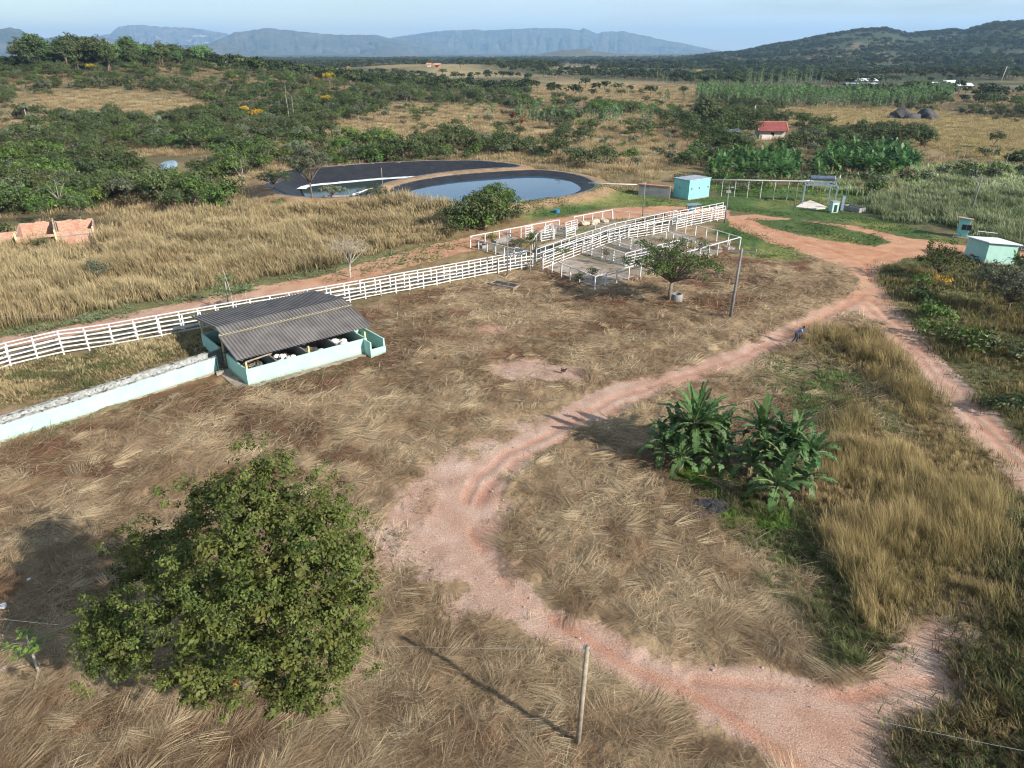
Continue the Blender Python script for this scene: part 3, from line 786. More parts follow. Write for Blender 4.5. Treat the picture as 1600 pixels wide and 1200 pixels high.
M_YEL = leaf_mat("yellow_blossom", (.35, .20, .01), (.65, .42, .02), None, 0.06, 0.2, 0.6)
M_BANANA = leaf_mat("banana_leaf", (.025, .075, .022), (.105, .20, .058), (.06, .13, .04), 1.6, 0.32, 0.5, 0.3)
M_BANDRY = leaf_mat("dry_banana_leaf", (.12, .08, .04), (.25, .18, .09), None, 0.8, 0.15, 0.8)
M_BSTEM = surf("banana_stem", (.11, .12, .05), (.20, .16, .09), 3, 0.7, 0.3)
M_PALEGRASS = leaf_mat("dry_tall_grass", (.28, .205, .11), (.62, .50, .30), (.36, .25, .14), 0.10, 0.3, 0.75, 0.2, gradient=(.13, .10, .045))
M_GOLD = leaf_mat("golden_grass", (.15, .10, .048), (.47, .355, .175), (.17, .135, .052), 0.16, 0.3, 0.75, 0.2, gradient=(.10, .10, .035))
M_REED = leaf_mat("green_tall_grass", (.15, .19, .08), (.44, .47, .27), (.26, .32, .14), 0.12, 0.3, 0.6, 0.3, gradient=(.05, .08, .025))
M_GREENG = leaf_mat("short_green_grass", (.045, .095, .02), (.12, .23, .05), (.09, .13, .04), 0.3, 0.3, 0.6, 0.3)
M_FARLEAF = leaf_mat("far_leaf", (.014, .026, .010), (.050, .068, .024), (.055, .060, .026), 0.004, 0.15, 0.7, .2)
M_BRIGHTW = leaf_mat("bright_weeds", (.05, .13, .015), (.15, .32, .035), (.10, .20, .03), 0.5, 0.3, 0.6, 0.2)
M_STRAW = leaf_mat("cut_straw", (.155, .097, .054), (.72, .585, .375), (.25, .165, .095), 0.22, 0.2, 0.8, 0.15)
M_DARKWEED = leaf_mat("dark_weeds", (.035, .050, .018), (.12, .135, .050), (.10, .070, .040), 0.3, 0.25, 0.7, 0.2)

# ---------------------------------------------------------------- cut straw lying all over the yard
def ground_z(x, y, road=0.0):
    r1 = fbm(x / 1.5, y / 1.5, 71, 4) - .5; r2 = vnoise(x * 2.6, y * 2.6, 75) - .5
    return zf(x, y) + sstep(150, 90, np.hypot(x, y)) * ((r1 * 0.46 + r2 * 0.13) * (1 - road * 0.88) + 0.05 * (1 - road))
def sample(n, ymin, ymax, power, rng):
    """plan points, denser where the ground is nearer"""
    u = rng.uniform(size=n)
    e = 1 - power
    d = (ymin ** e + u * (ymax ** e - ymin ** e)) ** (1 / e) if abs(e) > 1e-6 else ymin * (ymax / ymin) ** u
    a = rng.uniform(-R(50), R(50), n) * np.clip(1.2 - d / 120, .82, 1)
    return d * np.sin(a), d * np.cos(a)
def jit(x, y, s=1.5, a=1.4):
    return x + a * (fbm(x / s, y / s, 5, 2) - .5) * 2, y + a * (fbm(x / s, y / s, 6, 2) - .5) * 2
SITE = GP([(-300, 1500), (-200, 640), (0, 690), (345, 600), (388, 612), (570, 568), (604, 566), (590, 520), (560, 478), (700, 446), (860, 425), (929, 458), (1155, 392), (1185, 388), (1310, 410), (1345, 450), (1400, 480), (1500, 620), (1600, 740), (1900, 900), (2200, 1500)])
def straw(n, seed):
    rng = np.random.default_rng(seed)
    x, y = sample(n, 17.5, 98, 1.35, rng)
    jx, jy = jit(x, y)
    ok = in_poly(x, y, SITE) & (sdist(jx, jy, ROAD_MAIN) < -0.1) & (sdist(jx, jy, ROAD_RIGHT) < -0.1)
    for q, p in ((BARE1, .12), (BARE2, .4), (T_TALL, .25), (T_DARK, .12), (T_LOW, .5), (T_CORNER, .05), (GREENB, .08), (ASH, .0), (ASH2, .5), (GREEN2, .1), (YARD, .6), (VERGE, .3)):
        ok &= ~(in_poly(jx, jy, q) & (rng.uniform(size=n) > p))
    west = (sdist(jx, jy, ROAD_MAIN) > -5.5) & (fbm(x / 1.3, y / 1.3, 21, 3) > .5) & (rng.uniform(size=n) > .3) & (x < 8)
    ok &= ~west
    ok &= (fbm(x / 2.6, y / 2.6, 111, 3) > 0.36) | (rng.uniform(size=n) < .35)
    ok &= (fbm(x / .8, y / .8, 113, 3) > 0.41) | (rng.uniform(size=n) < .25)
    x, y = x[ok], y[ok]; n = len(x)
    d = np.hypot(x, y)
    # swathes: blades lie together in sheaves
    cell = .9
    ci, cj = np.floor(x / cell + vnoise(x / 3, y / 3, 7) * 2), np.floor(y / cell + vnoise(x / 3, y / 3, 9) * 2)
    az = 0.45 + (fbm(x / 7, y / 7, 120, 2) - .5) * 5.5 + (h2(ci, cj, 3) - .5) * 2.4 + rng.normal(0, .42, n)
    lay = rng.integers(0, 3, n)
    c2i, c2j = np.floor(x / .7 + vnoise(x / 2, y / 2, 17) * 2), np.floor(y / .7 + vnoise(x / 2, y / 2, 19) * 2)
    az2 = (fbm(x / 4, y / 4, 150, 2) - .5) * 9 + h2(c2i, c2j, 13) * 3.4 + rng.normal(0, .5, n)
    az3 = h2(np.floor(x / .45), np.floor(y / .45), 23) * 6.28 + rng.normal(0, .6, n)
    az = np.where(lay == 1, az2, np.where(lay == 2, az3, az))
    az += np.where(rng.uniform(size=n) < .15, rng.uniform(0, 6.28, n), 0)
    heap = sstep(.45, .62, fbm(x / 1.6, y / 1.6, 130, 3))
    elev = np.abs(rng.normal(0.06, .12, n)) + heap * rng.uniform(0, .25, n)
    lf = 1 + (d / 40)
    Ln = np.where(rng.uniform(size=n) < .06, rng.uniform(1.1, 1.9, n), rng.uniform(.25, .9, n)) * (0.7 + 0.35 * lf * 0.6)
    w = rng.uniform(.007, .014, n) * np.maximum(1, d / 22)
    z = ground_z(x, y) + rng.uniform(-0.01, .10, n) * (0.5 + heap)
    dk = sstep(.50, .60, fbm(x / 5.5, y / 4.0, 33, 4)) * sstep(-3, -7, sdist(x, y, ROAD_MAIN))
    patch = sstep(.34, .60, fbm(x / 3.2, y / 3.2, 140, 3)) * (1 - .75 * dk)
    tint = np.clip(patch * .45 + h2(ci, cj, 5) * .25 + rng.uniform(-.3, .5, n) - .12 * dk, 0, 1)
    # sheaves: long stalks fallen together
    ns = 620; k = 60
    si = rng.choice(n, ns); sx, sy = x[si].repeat(k), y[si].repeat(k); sa = (az[si] + rng.normal(0, .5, ns)).repeat(k); sl = rng.uniform(.9, 2.1, ns).repeat(k); sm = ns * k
    off = rng.normal(0, .22, sm); sx = sx - np.sin(sa) * off + rng.normal(0, .1, sm); sy = sy + np.cos(sa) * off + rng.normal(0, .1, sm)
    x, y = np.concatenate([x, sx]), np.concatenate([y, sy]); z = np.concatenate([z, ground_z(sx, sy) + rng.uniform(.02, .16, sm)])
    Ln = np.concatenate([Ln, sl * rng.uniform(.6, 1.1, sm)]); az = np.concatenate([az, sa + off * .5 + rng.normal(0, .13, sm)]); elev = np.concatenate([elev, rng.uniform(-.02, .16, sm)])
    w = np.concatenate([w, rng.uniform(.008, .016, sm) * np.maximum(1, np.hypot(sx, sy) / 26)]); tint = np.concatenate([tint, np.clip(rng.uniform(.45, 1.1, ns).repeat(k) + rng.normal(0, .12, sm), 0, 1)])
    v, f4, f3, t, hh = blades(np.stack([x, y, z], 1), Ln, az, elev, w, rng, droop=.5, tint=tint)
    return np_mesh("cut_straw", v, f4, f3, [M_STRAW], {"tint": t, "hh": hh})
STRAW_N = 1000000
link("cut_straw", straw(STRAW_N, 1), kind='stuff', label="pale and brown cut straw strewn over the mown yard", cat="straw")

# ---------------------------------------------------------------- standing grass, as real blades near by
def standing(name, polys, n, mat, hmin, hmax, width, seed, label, cat="grass", lean=0.35, ymin=17, ymax=150, power=1.2, extra=None, elev=(1.05, 1.5), gaps=.36, fringe=1.8):
    rng = np.random.default_rng(seed)
    P = np.concatenate([np.array(q) for q in polys])
    x0, y0 = P.min(0); x1, y1 = P.max(0); y1 = min(y1, ymax); y0 = max(y0, ymin); x0 = max(x0, -140); x1 = min(x1, 140)
    xs, ys = [], []; tot = 0; it = 0
    while tot < n and it < 60:
        it += 1
        m = n * 2
        u = rng.uniform(size=m); e = 1 - power
        y = (y0 ** e + u * (y1 ** e - y0 ** e)) ** (1 / e) if abs(e) > 1e-6 else y0 * (y1 / y0) ** u
        x = rng.uniform(x0, x1, m)
        jx, jy = jit(x, y, 2.5, 1.6)
        ok = np.zeros(m, bool)
        for q in polys: ok |= rng.uniform(size=m) < sstep(-fringe, fringe * .8, sdist(jx, jy, q)) ** 1.5
        ok &= np.abs(x) < y * 1.0 + 4
        ok &= (fbm(x / 2.2, y / 2.2, seed + 3, 3) > gaps) | (rng.uniform(size=m) < .3)
        if extra is not None: ok &= extra(x, y)
        xs.append(x[ok]); ys.append(y[ok]); tot += ok.sum()
    x, y = np.concatenate(xs)[:n], np.concatenate(ys)[:n]; n = len(x)
    if n == 0: return None
    # gather into tussocks
    c = 0.55
    gx, gy = np.floor(x / c), np.floor(y / c)
    tx, ty = (gx + h2(gx, gy, 1)) * c, (gy + h2(gx, gy, 2)) * c
    k = rng.uniform(.25, .8, n) * (h2(gx, gy, 4) > .35)
    bx, by = x + (tx - x) * k, y + (ty - y) * k
    out = np.arctan2(y - ty, x - tx)
    wind = 2.6 + (fbm(x / 12, y / 12, seed + 9, 2) - .5) * 3
    az = np.where(rng.uniform(size=n) < .5, out, wind) + rng.normal(0, .5, n)
    el = rng.uniform(elev[0], elev[1], n)
    hgt = (hmin + (hmax - hmin) * sstep(.3, .7, fbm(x / 3.5, y / 3.5, seed + 5, 3))) * rng.uniform(.55, 1.15, n) * (0.75 + .5 * h2(gx, gy, 6))
    d = np.hypot(x, y)
    w = width * rng.uniform(.6, 1.3, n) * np.maximum(1, d / 45)
    tint = np.clip(h2(gx, gy, 7) * .5 + rng.uniform(0, .5, n), 0, 1)
    v, f4, f3, t, hh = blades(np.stack([bx, by, ground_z(bx, by) - .03], 1), hgt, az, el, w, rng, droop=lean, tint=tint)
    return link(name, np_mesh(name, v, f4, f3, [mat], {"tint": t, "hh": hh}), kind='stuff', label=label, cat=cat)
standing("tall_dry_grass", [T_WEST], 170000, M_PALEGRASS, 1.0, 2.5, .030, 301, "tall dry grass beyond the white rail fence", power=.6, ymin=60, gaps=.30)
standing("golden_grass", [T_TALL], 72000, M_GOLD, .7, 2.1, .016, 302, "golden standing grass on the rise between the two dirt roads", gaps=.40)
standing("low_weeds", [T_TALL, T_LOW, T_CORNER, T_EAST], 95000, M_DARKWEED, .25, .7, .035, 303, "dark low weeds under the standing grass", elev=(.5, 1.4), gaps=.40)
standing("corner_grass", [T_CORNER], 12000, M_GOLD, .35, .9, .020, 304, "mixed green grass in the near right corner", elev=(.8, 1.45), gaps=.48)
standing("east_grass", [T_EAST], 45000, M_GOLD, .4, 1.1, .028, 305, "yellowing grass east of the right hand road", gaps=.42)
standing("bank_grass", [T_BANK], 30000, M_DARKWEED, .25, .7, .028, 306, "brown short grass between the fence and the mint wall", elev=(.4, 1.3))
standing("bank_straw", [T_BANK, T_POND], 22000, M_PALEGRASS, .3, .8, .022, 316, "pale dry stalks between the fence and the mint wall", elev=(.4, 1.3))
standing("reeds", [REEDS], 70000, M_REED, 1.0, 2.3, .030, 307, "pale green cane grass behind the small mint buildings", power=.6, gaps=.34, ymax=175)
standing("short_green_grass", [GREEN1, GREEN2, GREEN3, GREEN4, ISLAND], 60000, M_GREENG, .10, .32, .035, 308, "short green grass around the corral and the tanks", elev=(.3, 1.3), power=.6, gaps=.44, ymax=160)
standing("green_weeds", [GREENB], 22000, M_BRIGHTW, .2, .65, .028, 309, "bright green weeds at the foot of the banana plants", elev=(.3, 1.3), gaps=.3)
standing("low_green_grass", [T_LOW], 16000, M_GREENG, .15, .45, .022, 310, "green regrowth in the mown strip behind the banana plants", elev=(.3, 1.3), gaps=.5)
standing("corral_weeds", [PENGRASS, CORRAL_R], 5000, M_GOLD, .2, .8, .03, 311, "weeds growing through the concrete of the corral", gaps=.56, ymax=120)
standing("dark_strip_weeds", [T_DARK], 34000, M_DARKWEED, .25, .8, .022, 331, "dark brown and green weeds below the golden standing grass", elev=(.5, 1.4), gaps=.32)
standing("lime_grass", [T_DARK], 5000, M_GREENG, .2, .6, .02, 332, "yellow green grass tips where the weeds meet the road", elev=(.6, 1.45), gaps=.52)
standing("corner_green_grass", [T_CORNER, T_EAST], 22000, M_GREENG, .2, .7, .024, 333, "green grass mixed into the weeds along the right side", elev=(.6, 1.45), gaps=.50)
standing("corner_weeds", [T_CORNER], 34000, M_DARKWEED, .3, 1.0, .034, 321, "dark green tangled weeds filling the near right corner", elev=(.5, 1.4), gaps=.30)
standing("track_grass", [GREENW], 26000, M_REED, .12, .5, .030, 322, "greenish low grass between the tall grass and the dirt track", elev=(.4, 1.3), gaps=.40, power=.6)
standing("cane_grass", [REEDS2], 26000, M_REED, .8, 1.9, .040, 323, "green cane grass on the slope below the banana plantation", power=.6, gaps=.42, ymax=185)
standing("lush_grass", [LUSH], 20000, M_GREENG, .2, .6, .06, 324, "lush green ground cover around the long white pipe", elev=(.3, 1.3), power=.6, gaps=.42, ymax=185)
standing("yard_weeds", [SITE], 26000, M_DARKWEED, .06, .28, .030, 320, "low dark weeds among the cut straw", elev=(.3, 1.2), gaps=.50, extra=lambda x, y: (fbm(x / 4.5, y / 4.5, 330, 3) > .55) & (sdist(x, y, ROAD_MAIN) < -.4) & (sdist(x, y, ROAD_RIGHT) < -.4), ymax=95)
EDGE = GP([(345, 600), (388, 613), (570, 570), (604, 570), (604, 563), (566, 562), (388, 606), (345, 590), (0, 690), (0, 700)])
standing("edge_weeds", [EDGE], 2500, M_GREENG, .12, .4, .02, 312, "green weeds along the foot of the mint walls", gaps=.4)

# ---------------------------------------------------------------- scattering of many small plants (geometry nodes)
def scatter(name, x, y, z, rot, scl, idx, protos, label, cat):
    coll = bpy.data.collections.new(name + " sources")
    for k, (me) in enumerate(protos):
        o = bpy.data.objects.new("%s_source_%02d" % (name, k), me); coll.objects.link(o)
    me = bpy.data.meshes.new(name); me.vertices.add(len(x))
    me.vertices.foreach_set("co", np.stack([x, y, z], 1).astype(np.float32).ravel())
    for nm, a, tp in (("rot", rot, 'FLOAT'), ("scl", scl, 'FLOAT'), ("pick", idx, 'INT')):
        at = me.attributes.new(nm, tp, 'POINT'); at.data.foreach_set("value", np.asarray(a, np.float32 if tp == 'FLOAT' else np.int32))
    ng = bpy.data.node_groups.new(name, 'GeometryNodeTree')
    ng.interface.new_socket("Geometry", in_out='INPUT', socket_type='NodeSocketGeometry')
    ng.interface.new_socket("Geometry", in_out='OUTPUT', socket_type='NodeSocketGeometry')
    N, L = ng.nodes, ng.links
    gi, go = N.new('NodeGroupInput'), N.new('NodeGroupOutput')
    ip = N.new('GeometryNodeInstanceOnPoints'); ci = N.new('GeometryNodeCollectionInfo')
    ci.inputs['Collection'].default_value = coll; ci.inputs['Separate Children'].default_value = True; ci.inputs['Reset Children'].default_value = True
    def named(n, t):
        q = N.new('GeometryNodeInputNamedAttribute'); q.data_type = t; q.inputs['Name'].default_value = n
        return [s for s in q.outputs if s.enabled and s.name == 'Attribute'][0]
    cx = N.new('ShaderNodeCombineXYZ'); L.new(named("rot", 'FLOAT'), cx.inputs['Z'])
    L.new(gi.outputs[0], ip.inputs['Points']); L.new(ci.outputs[0], ip.inputs['Instance'])
    ip.inputs['Pick Instance'].default_value = True
    L.new(named("pick", 'INT'), ip.inputs['Instance Index']); L.new(cx.outputs[0], ip.inputs['Rotation']); L.new(named("scl", 'FLOAT'), ip.inputs['Scale'])
    L.new(ip.outputs[0], go.inputs[0])
    ob = link(name, me, kind='stuff', label=label, cat=cat)
    md = ob.modifiers.new("scatter", 'NODES'); md.node_group = ng
    return ob

def tuft(name, mat, n, r, h0, h1, w, seed, el=(0.9, 1.5)):
    rng = np.random.default_rng(seed)
    a = rng.uniform(0, 6.283, n); q = np.sqrt(rng.uniform(size=n)) * r
    P = np.stack([np.cos(a) * q, np.sin(a) * q, np.full(n, -.1)], 1)
    v, f4, f3, t, hh = blades(P, rng.uniform(h0, h1, n), a + rng.normal(0, .8, n), rng.uniform(el[0], el[1], n), w * rng.uniform(.6, 1.4, n), rng, .35)
    return np_mesh(name, v, f4, f3, [mat], {"tint": t, "hh": hh})
def multi(polys, x, y):
    m = np.zeros(x.shape, bool)
    for q in polys: m |= in_poly(x, y, q)
    return m
rng = np.random.default_rng(55)
# dry grass fields and scrub floor behind the ponds
def field(name, n, d0, d1, protos, smin, smax, keep, seed, label, pw=1.0):
    rng = np.random.default_rng(seed)
    u = rng.uniform(size=n); e = 2 - pw
    d = (d0 ** e + u * (d1 ** e - d0 ** e)) ** (1 / e); a = rng.uniform(-R(40.5), R(40.5), n)
    x, y = d * np.sin(a), d * np.cos(a)
    ok = keep(x, y, d, rng); x, y = x[ok], y[ok]
    s = rng.uniform(smin, smax, len(x))
    return scatter(name, x, y, zf(x, y), rng.uniform(0, 6.28, len(x)), s, rng.integers(0, len(protos), len(x)), protos, label, "grass")
def warp(x, y, d):
    fw = 1 + d / 25
    return x + fw * 1.2 * (fbm(x / (3 * fw), y / (3 * fw), 61, 3) - .5) * 2, y + fw * 2.2 * (fbm(x / (3 * fw), y / (3 * fw), 62, 3) - .5) * 2
BUILT = GP([(-60, 720), (-60, 500), (620, 395), (735, 366), (960, 300), (1160, 300), (1345, 300), (1480, 330), (1700, 340), (1700, 1500), (-60, 1500)])
def clear_pond(x, y, g=3.5): return (sdist(x, y, RIM1L) < -g) & (sdist(x, y, RIM2L) < -g)
tp = [tuft("grass_clump", M_PALEGRASS, 90, 1.5, .7, 1.7, .05, 600 + k) for k in range(5)]
def keep_dry(x, y, d, rng):
    wx, wy = warp(x, y, d)
    tan = multi(F_TAN, wx, wy)
    tan[in_poly(x, y, F_TAN[4])] = False
    k = tan | (rng.uniform(size=len(x)) < .30)
    k &= ~in_poly(x, y, BUILT) & ~in_poly(x, y, T_WEST) & ~in_poly(x, y, REEDS) & ~in_poly(x, y, GREEN1) & ~in_poly(x, y, GREEN3) & clear_pond(x, y)
    k &= (sdist(x, y, POOL_SMALL) < -7) & ((fbm(x / 9, y / 9, 171, 3) > .42) | (rng.uniform(size=len(x)) < .25))
    return k
field("dry_grass_field", 46000, 108, 620, tp, .7, 1.35, keep_dry, 61, "dry pale grass filling the gaps in the scrub", 1.0)
M_FIELD = leaf_mat("golden_field_grass", (.24, .185, .085), (.60, .48, .25), (.34, .29, .13), 0.04, 0.3, 0.75, 0.2, gradient=(.17, .15, .06))
tg = [tuft("golden_clump", M_FIELD, 80, 1.6, .5, 1.2, .06, 620 + k, (.7, 1.4)) for k in range(4)]
field("golden_grass_field", 60000, 150, 480, tg, .7, 1.3, lambda x, y, d, r: in_poly(*warp(x, y, d), F_TAN[4]) & (x > 50), 62, "golden grass field around the dark boulders", 1.0)
# ---------------------------------------------------------------- the large tree in the foreground
def big_tree():
    rng = np.random.default_rng(77)
    bx, by = -11.0, 21.6
    L = [(398, 762, 9.4, 1.5), (325, 772, 8.7, 1.0), (455, 800, 8.9, 1.7), (518, 800, 8.4, .95), (370, 830, 8.6, 2.1), (468, 860, 8.5, 2.1), (532, 860, 7.4, 1.5), (548, 925, 6.3, 1.3),
         (485, 940, 7.0, 2.2), (400, 920, 7.6, 2.4), (320, 905, 7.0, 1.7), (262, 905, 6.2, 1.2), (232, 850, 5.6, 1.2), (215, 890, 4.2, 1.3), (258, 960, 6.0, 1.5), (325, 990, 6.0, 1.9), (400, 1005, 5.6, 1.9),
         (470, 1020, 5.1, 1.8), (530, 990, 4.8, 1.2), (545, 1020, 4.2, .8), (182, 990, 4.2, 1.1), (160, 950, 4.6, .7), (150, 985, 4.0, .6), (205, 1020, 3.6, 1.2), (160, 1030, 3.4, .7), (285, 1045, 4.0, 1.4), (330, 1075, 3.4, 1.0), (430, 1070, 3.9, 1.3), (488, 1075, 3.4, .9), (455, 1092, 3.1, .8), (300, 820, 6.5, 1.3), (280, 870, 6.4, 1.0)]
    lob = []
    for (px, py, z, r) in L:
        z = z * 1.17 + .2; r = r * .80
        x, y = G(px, py, z)
        lob.append((x - bx, y - by, z - .1, r, r, r * .85))
    sub = []
    for (x, y, z, a, b, c) in lob:
        for k in range(int(7 + a * 6)):
            dd = rand_dir(1, rng, -.3)[0]
            q = rng.uniform(.55, 1.05) if rng.uniform() < .8 else rng.uniform(1.05, 1.3)
            if rng.uniform() < .26: continue
            rr = rng.uniform(.30, .80)
            sub.append((x + dd[0] * a * q, y + dd[1] * b * q, z + dd[2] * c * q, rr, rr, rr * .75))
    me = crown_mesh("crown", M_MANGO, sub, 22.0, .23, 34, .115, rng, aspect=.50, fill=.2)
    t = empty("broadleaf_tree", (bx, by, z1(bx, by)), label="large dark green broadleaf tree with a dense wide crown in the near left", cat="tree")
    link("crown", me, t)
    inner = crown_mesh("inner_foliage", M_MANGO, [(x, y, z - .2, a * .80, b * .80, c * .76) for (x, y, z, a, b, c) in lob], 17.0, .40, 52, .19, rng, aspect=.6, fill=.6)
    link("inner_foliage", inner, t)
    mb = branch_mb((0, 0, -.3), [(l[0] * .7, l[1] * .7, l[2] * .8) for l in lob], .30, rng, .28, 8, twigs=0)
    mb.build("trunk", M_BARK, t, smooth=True)
    print("big tree faces", len(me.polygons))
big_tree()

# ---------------------------------------------------------------- trees and bushes one by one
def tree_at(name, px, py, lobes, mat, label, per=6, clump=.4, nleaf=24, ls=.22, bark=None, r0=.12, twigs=2, seed=1, aspect=.5, fill=.25, mid=.4, zmin=-.5):
    rng = np.random.default_rng(seed)
    x, y = hit(px, py); z = z1(x, y)
    t = empty(name, (x, y, z), label=label, cat="tree" if "tree" in name or "papaya" in name else "bush")
    link("crown", crown_mesh("crown", mat, lobes, per, clump, nleaf, ls, rng, aspect=aspect, fill=fill, zmin=zmin), t)
    branch_mb((0, 0, -.2), [(l[0], l[1], l[2]) for l in lobes], r0, rng, mid, 6, twigs=twigs).build("trunk", bark or M_BARK, t, smooth=True)
    return t
def rl(n, R0, zc, rz, r, seed, flat=.7):
    g = np.random.default_rng(seed); o = []
    for k in range(n):
        d = rand_dir(1, g, -.3)[0]; q = g.uniform(.35, 1)
        rr = r * g.uniform(.7, 1.3)
        o.append((d[0] * R0 * q, d[1] * R0 * q, zc + d[2] * rz * q, rr, rr, rr * flat))
    return o
tree_at("sparse_tree", 1045, 471, rl(50, 5.0, 4.1, 2.3, .75, 2), M_LEAFB, "sparse leafed spreading tree with visible branches beside the concrete ring", per=20, clump=.42, nleaf=22, ls=.21, r0=.24, twigs=2, seed=21, mid=.50)
tree_at("rounded_bush", 774, 353, rl(36, 4.0, 3.2, 2.6, 1.4, 3), M_LEAFB, "large rounded leafy bush between the front pond and the dirt track", per=11, clump=.42, nleaf=26, ls=.24, seed=22, r0=.14)
tree_at("airy_tree", 490, 322, rl(30, 3.9, 5.6, 3.1, .8, 4), M_LEAFG, "airy grey green tree standing in front of the half empty pond", per=26, clump=.45, nleaf=24, ls=.26, seed=23, r0=.16, twigs=5)
tree_at("rounded_bush", 603, 284, rl(9, 1.2, 1.5, 1.0, .7, 5), M_LEAF, "small dark bush on the earth bank between the two ponds", per=6, ls=.25, seed=24)
tree_at("rounded_bush", 590, 322, rl(16, 2.8, 1.3, 1.0, .9, 6), M_LEAF, "dark low bush below the pond bank, right of the airy tree", per=6, ls=.25, seed=25)
tree_at("rounded_bush", 520, 322, rl(16, 2.4, 1.2, .9, .8, 36), M_LEAFG, "low grey green bush at the foot of the airy tree", per=6, ls=.25, seed=26)
tree_at("rounded_bush", 430, 308, rl(20, 3.2, 1.8, 1.5, 1.1, 37), M_LEAF, "dark bush at the left end of the half empty pond", per=6, ls=.26, seed=27)
tree_at("rounded_bush", 155, 442, rl(14, 1.5, 1.5, 1.0, .7, 7), M_LEAFG, "pale grey green bush standing in the tall dry grass", per=6, ls=.20, seed=28)
tree_at("rounded_bush", 1466, 442, rl(26, 2.4, 2.6, 2.0, 1.0, 8), M_MANGO, "dark leafy small tree left of the larger mint building", per=7, ls=.24, seed=29)
tree_at("rounded_bush", 1572, 490, rl(40, 3.4, 2.8, 2.4, 1.2, 9), M_LEAFG, "dense grey dark tree in front of the larger mint building", per=7, ls=.22, seed=30)
tree_at("rounded_bush", 1606, 452, rl(24, 2.0, 2.6, 1.8, 1.0, 10), M_LEAF, "dark bush at the right edge beside the larger mint building", per=6, ls=.24, seed=31)
tree_at("rounded_bush", 1440, 452, rl(12, 1.5, .9, .6, .6, 11), M_LEAFB, "low bright green bush beside the forked dirt road", per=6, ls=.2, seed=32)
tree_at("yellow_bush", 1468, 452, rl(8, 1.1, 1.0, .7, .4, 12), M_YEL, "yellowing bush below the dark leafy tree", per=5, ls=.16, seed=33, nleaf=10)
tree_at("rounded_bush", 1495, 372, [(0, 0, .6, .5, .5, .4)], M_LEAFO, "small brown plant against the wall of the little mint booth", per=14, ls=.14, seed=34, r0=.04)
tree_at("rounded_bush", 160, 322, rl(18, 2.6, 2.6, 1.6, 1.2, 13), M_LEAF, "dark tree directly behind the ruined brick walls", per=6, ls=.24, seed=35)
tree_at("rounded_bush", 128, 352, rl(14, 2.0, 3.0, 1.6, 1.0, 14), M_LEAFB, "green tree overhanging the right end of the ruined brick walls", per=6, ls=.24, seed=36)
tree_at("rounded_bush", 62, 352, rl(12, 1.8, 2.4, 1.2, .9, 15), M_LEAFB, "bright green tree leaning over the middle of the ruined brick walls", per=6, ls=.24, seed=37)
tree_at("rounded_bush", 150, 398, rl(9, 1.2, 1.0, .7, .6, 16), M_LEAFO, "brown twiggy bush in front of the right end of the brick ruin", per=5, ls=.2, seed=38, nleaf=12)
tree_at("rounded_bush", 70, 393, rl(9, 1.4, 1.0, .7, .6, 17), M_LEAF, "dark bush in front of the door of the brick ruin", per=5, ls=.2, seed=39)
tree_at("weed_bush", 904, 452, rl(6, .6, 1.1, .8, .35, 18), M_LEAF, "weedy shrub growing through the left rail of the front pen", per=8, ls=.16, seed=40, r0=.04)
tree_at("weed_bush", 926, 440, rl(6, .5, 1.2, .9, .35, 19), M_LEAF, "weedy shrub at the near corner of the front pen", per=8, ls=.16, seed=41, r0=.04)
tree_at("weed_bush", 946, 416, rl(6, .4, 1.5, 1.2, .3, 20), M_LEAFO, "tall brownish weed inside the front pen", per=8, ls=.14, seed=42, r0=.04)
tree_at("weed_bush", 770, 383, rl(6, .9, .8, .6, .4, 51), M_LEAFB, "green weed clump on the slab of the rear pen", per=8, ls=.2, seed=43, r0=.04)
tree_at("weed_bush", 804, 388, rl(6, .8, .8, .6, .4, 52), M_LEAFG, "grey green weed clump in the rear pen beside the lamp post", per=8, ls=.2, seed=44, r0=.04)
tree_at("weed_bush", 832, 380, rl(6, .8, .9, .6, .4, 53), M_LEAFB, "bright green weed clump between the rear pens", per=8, ls=.2, seed=45, r0=.04)
# leafless tree by the dirt track
def bare_tree(px, py, h, spread, label, seed, mat=None, n=7, tw=10, r0=.13, name="bare_tree"):
    rng = np.random.default_rng(seed); x, y = hit(px, py)
    t = empty(name, (x, y, z1(x, y)), label=label, cat="tree")
    tg_ = [(rng.uniform(-1, 1) * spread, rng.uniform(-1, 1) * spread, h * rng.uniform(.6, 1)) for _ in range(n)]
    branch_mb((0, 0, -.2), tg_, r0, rng, .42, 6, twigs=tw).build("branches", mat or M_PALEBARK, t, smooth=True)
    return t
bare_tree(547, 434, 4.6, 1.9, "leafless pale tree beside the dirt track behind the rail fence", 61, n=9, tw=12)
for k, (px, py, h, lb) in enumerate([(454, 203, 15, "left one of two tall dead pale trunks in the woods beyond the ponds"), (462, 204, 15, "right one of two tall dead pale trunks in the woods beyond the ponds"), (383, 303, 6, "thin dead tree in the scrub left of the half empty pond"), (98, 330, 6, "pale dead tree behind the brick ruin"), (560, 190, 7, "small dead trunk in the clearing beyond the ponds")]):
    bare_tree(px, py, h, .5 if h > 9 else 1.6, lb, 62 + k, n=3 if h > 9 else 6, tw=2, r0=.10, name="dead_tree")

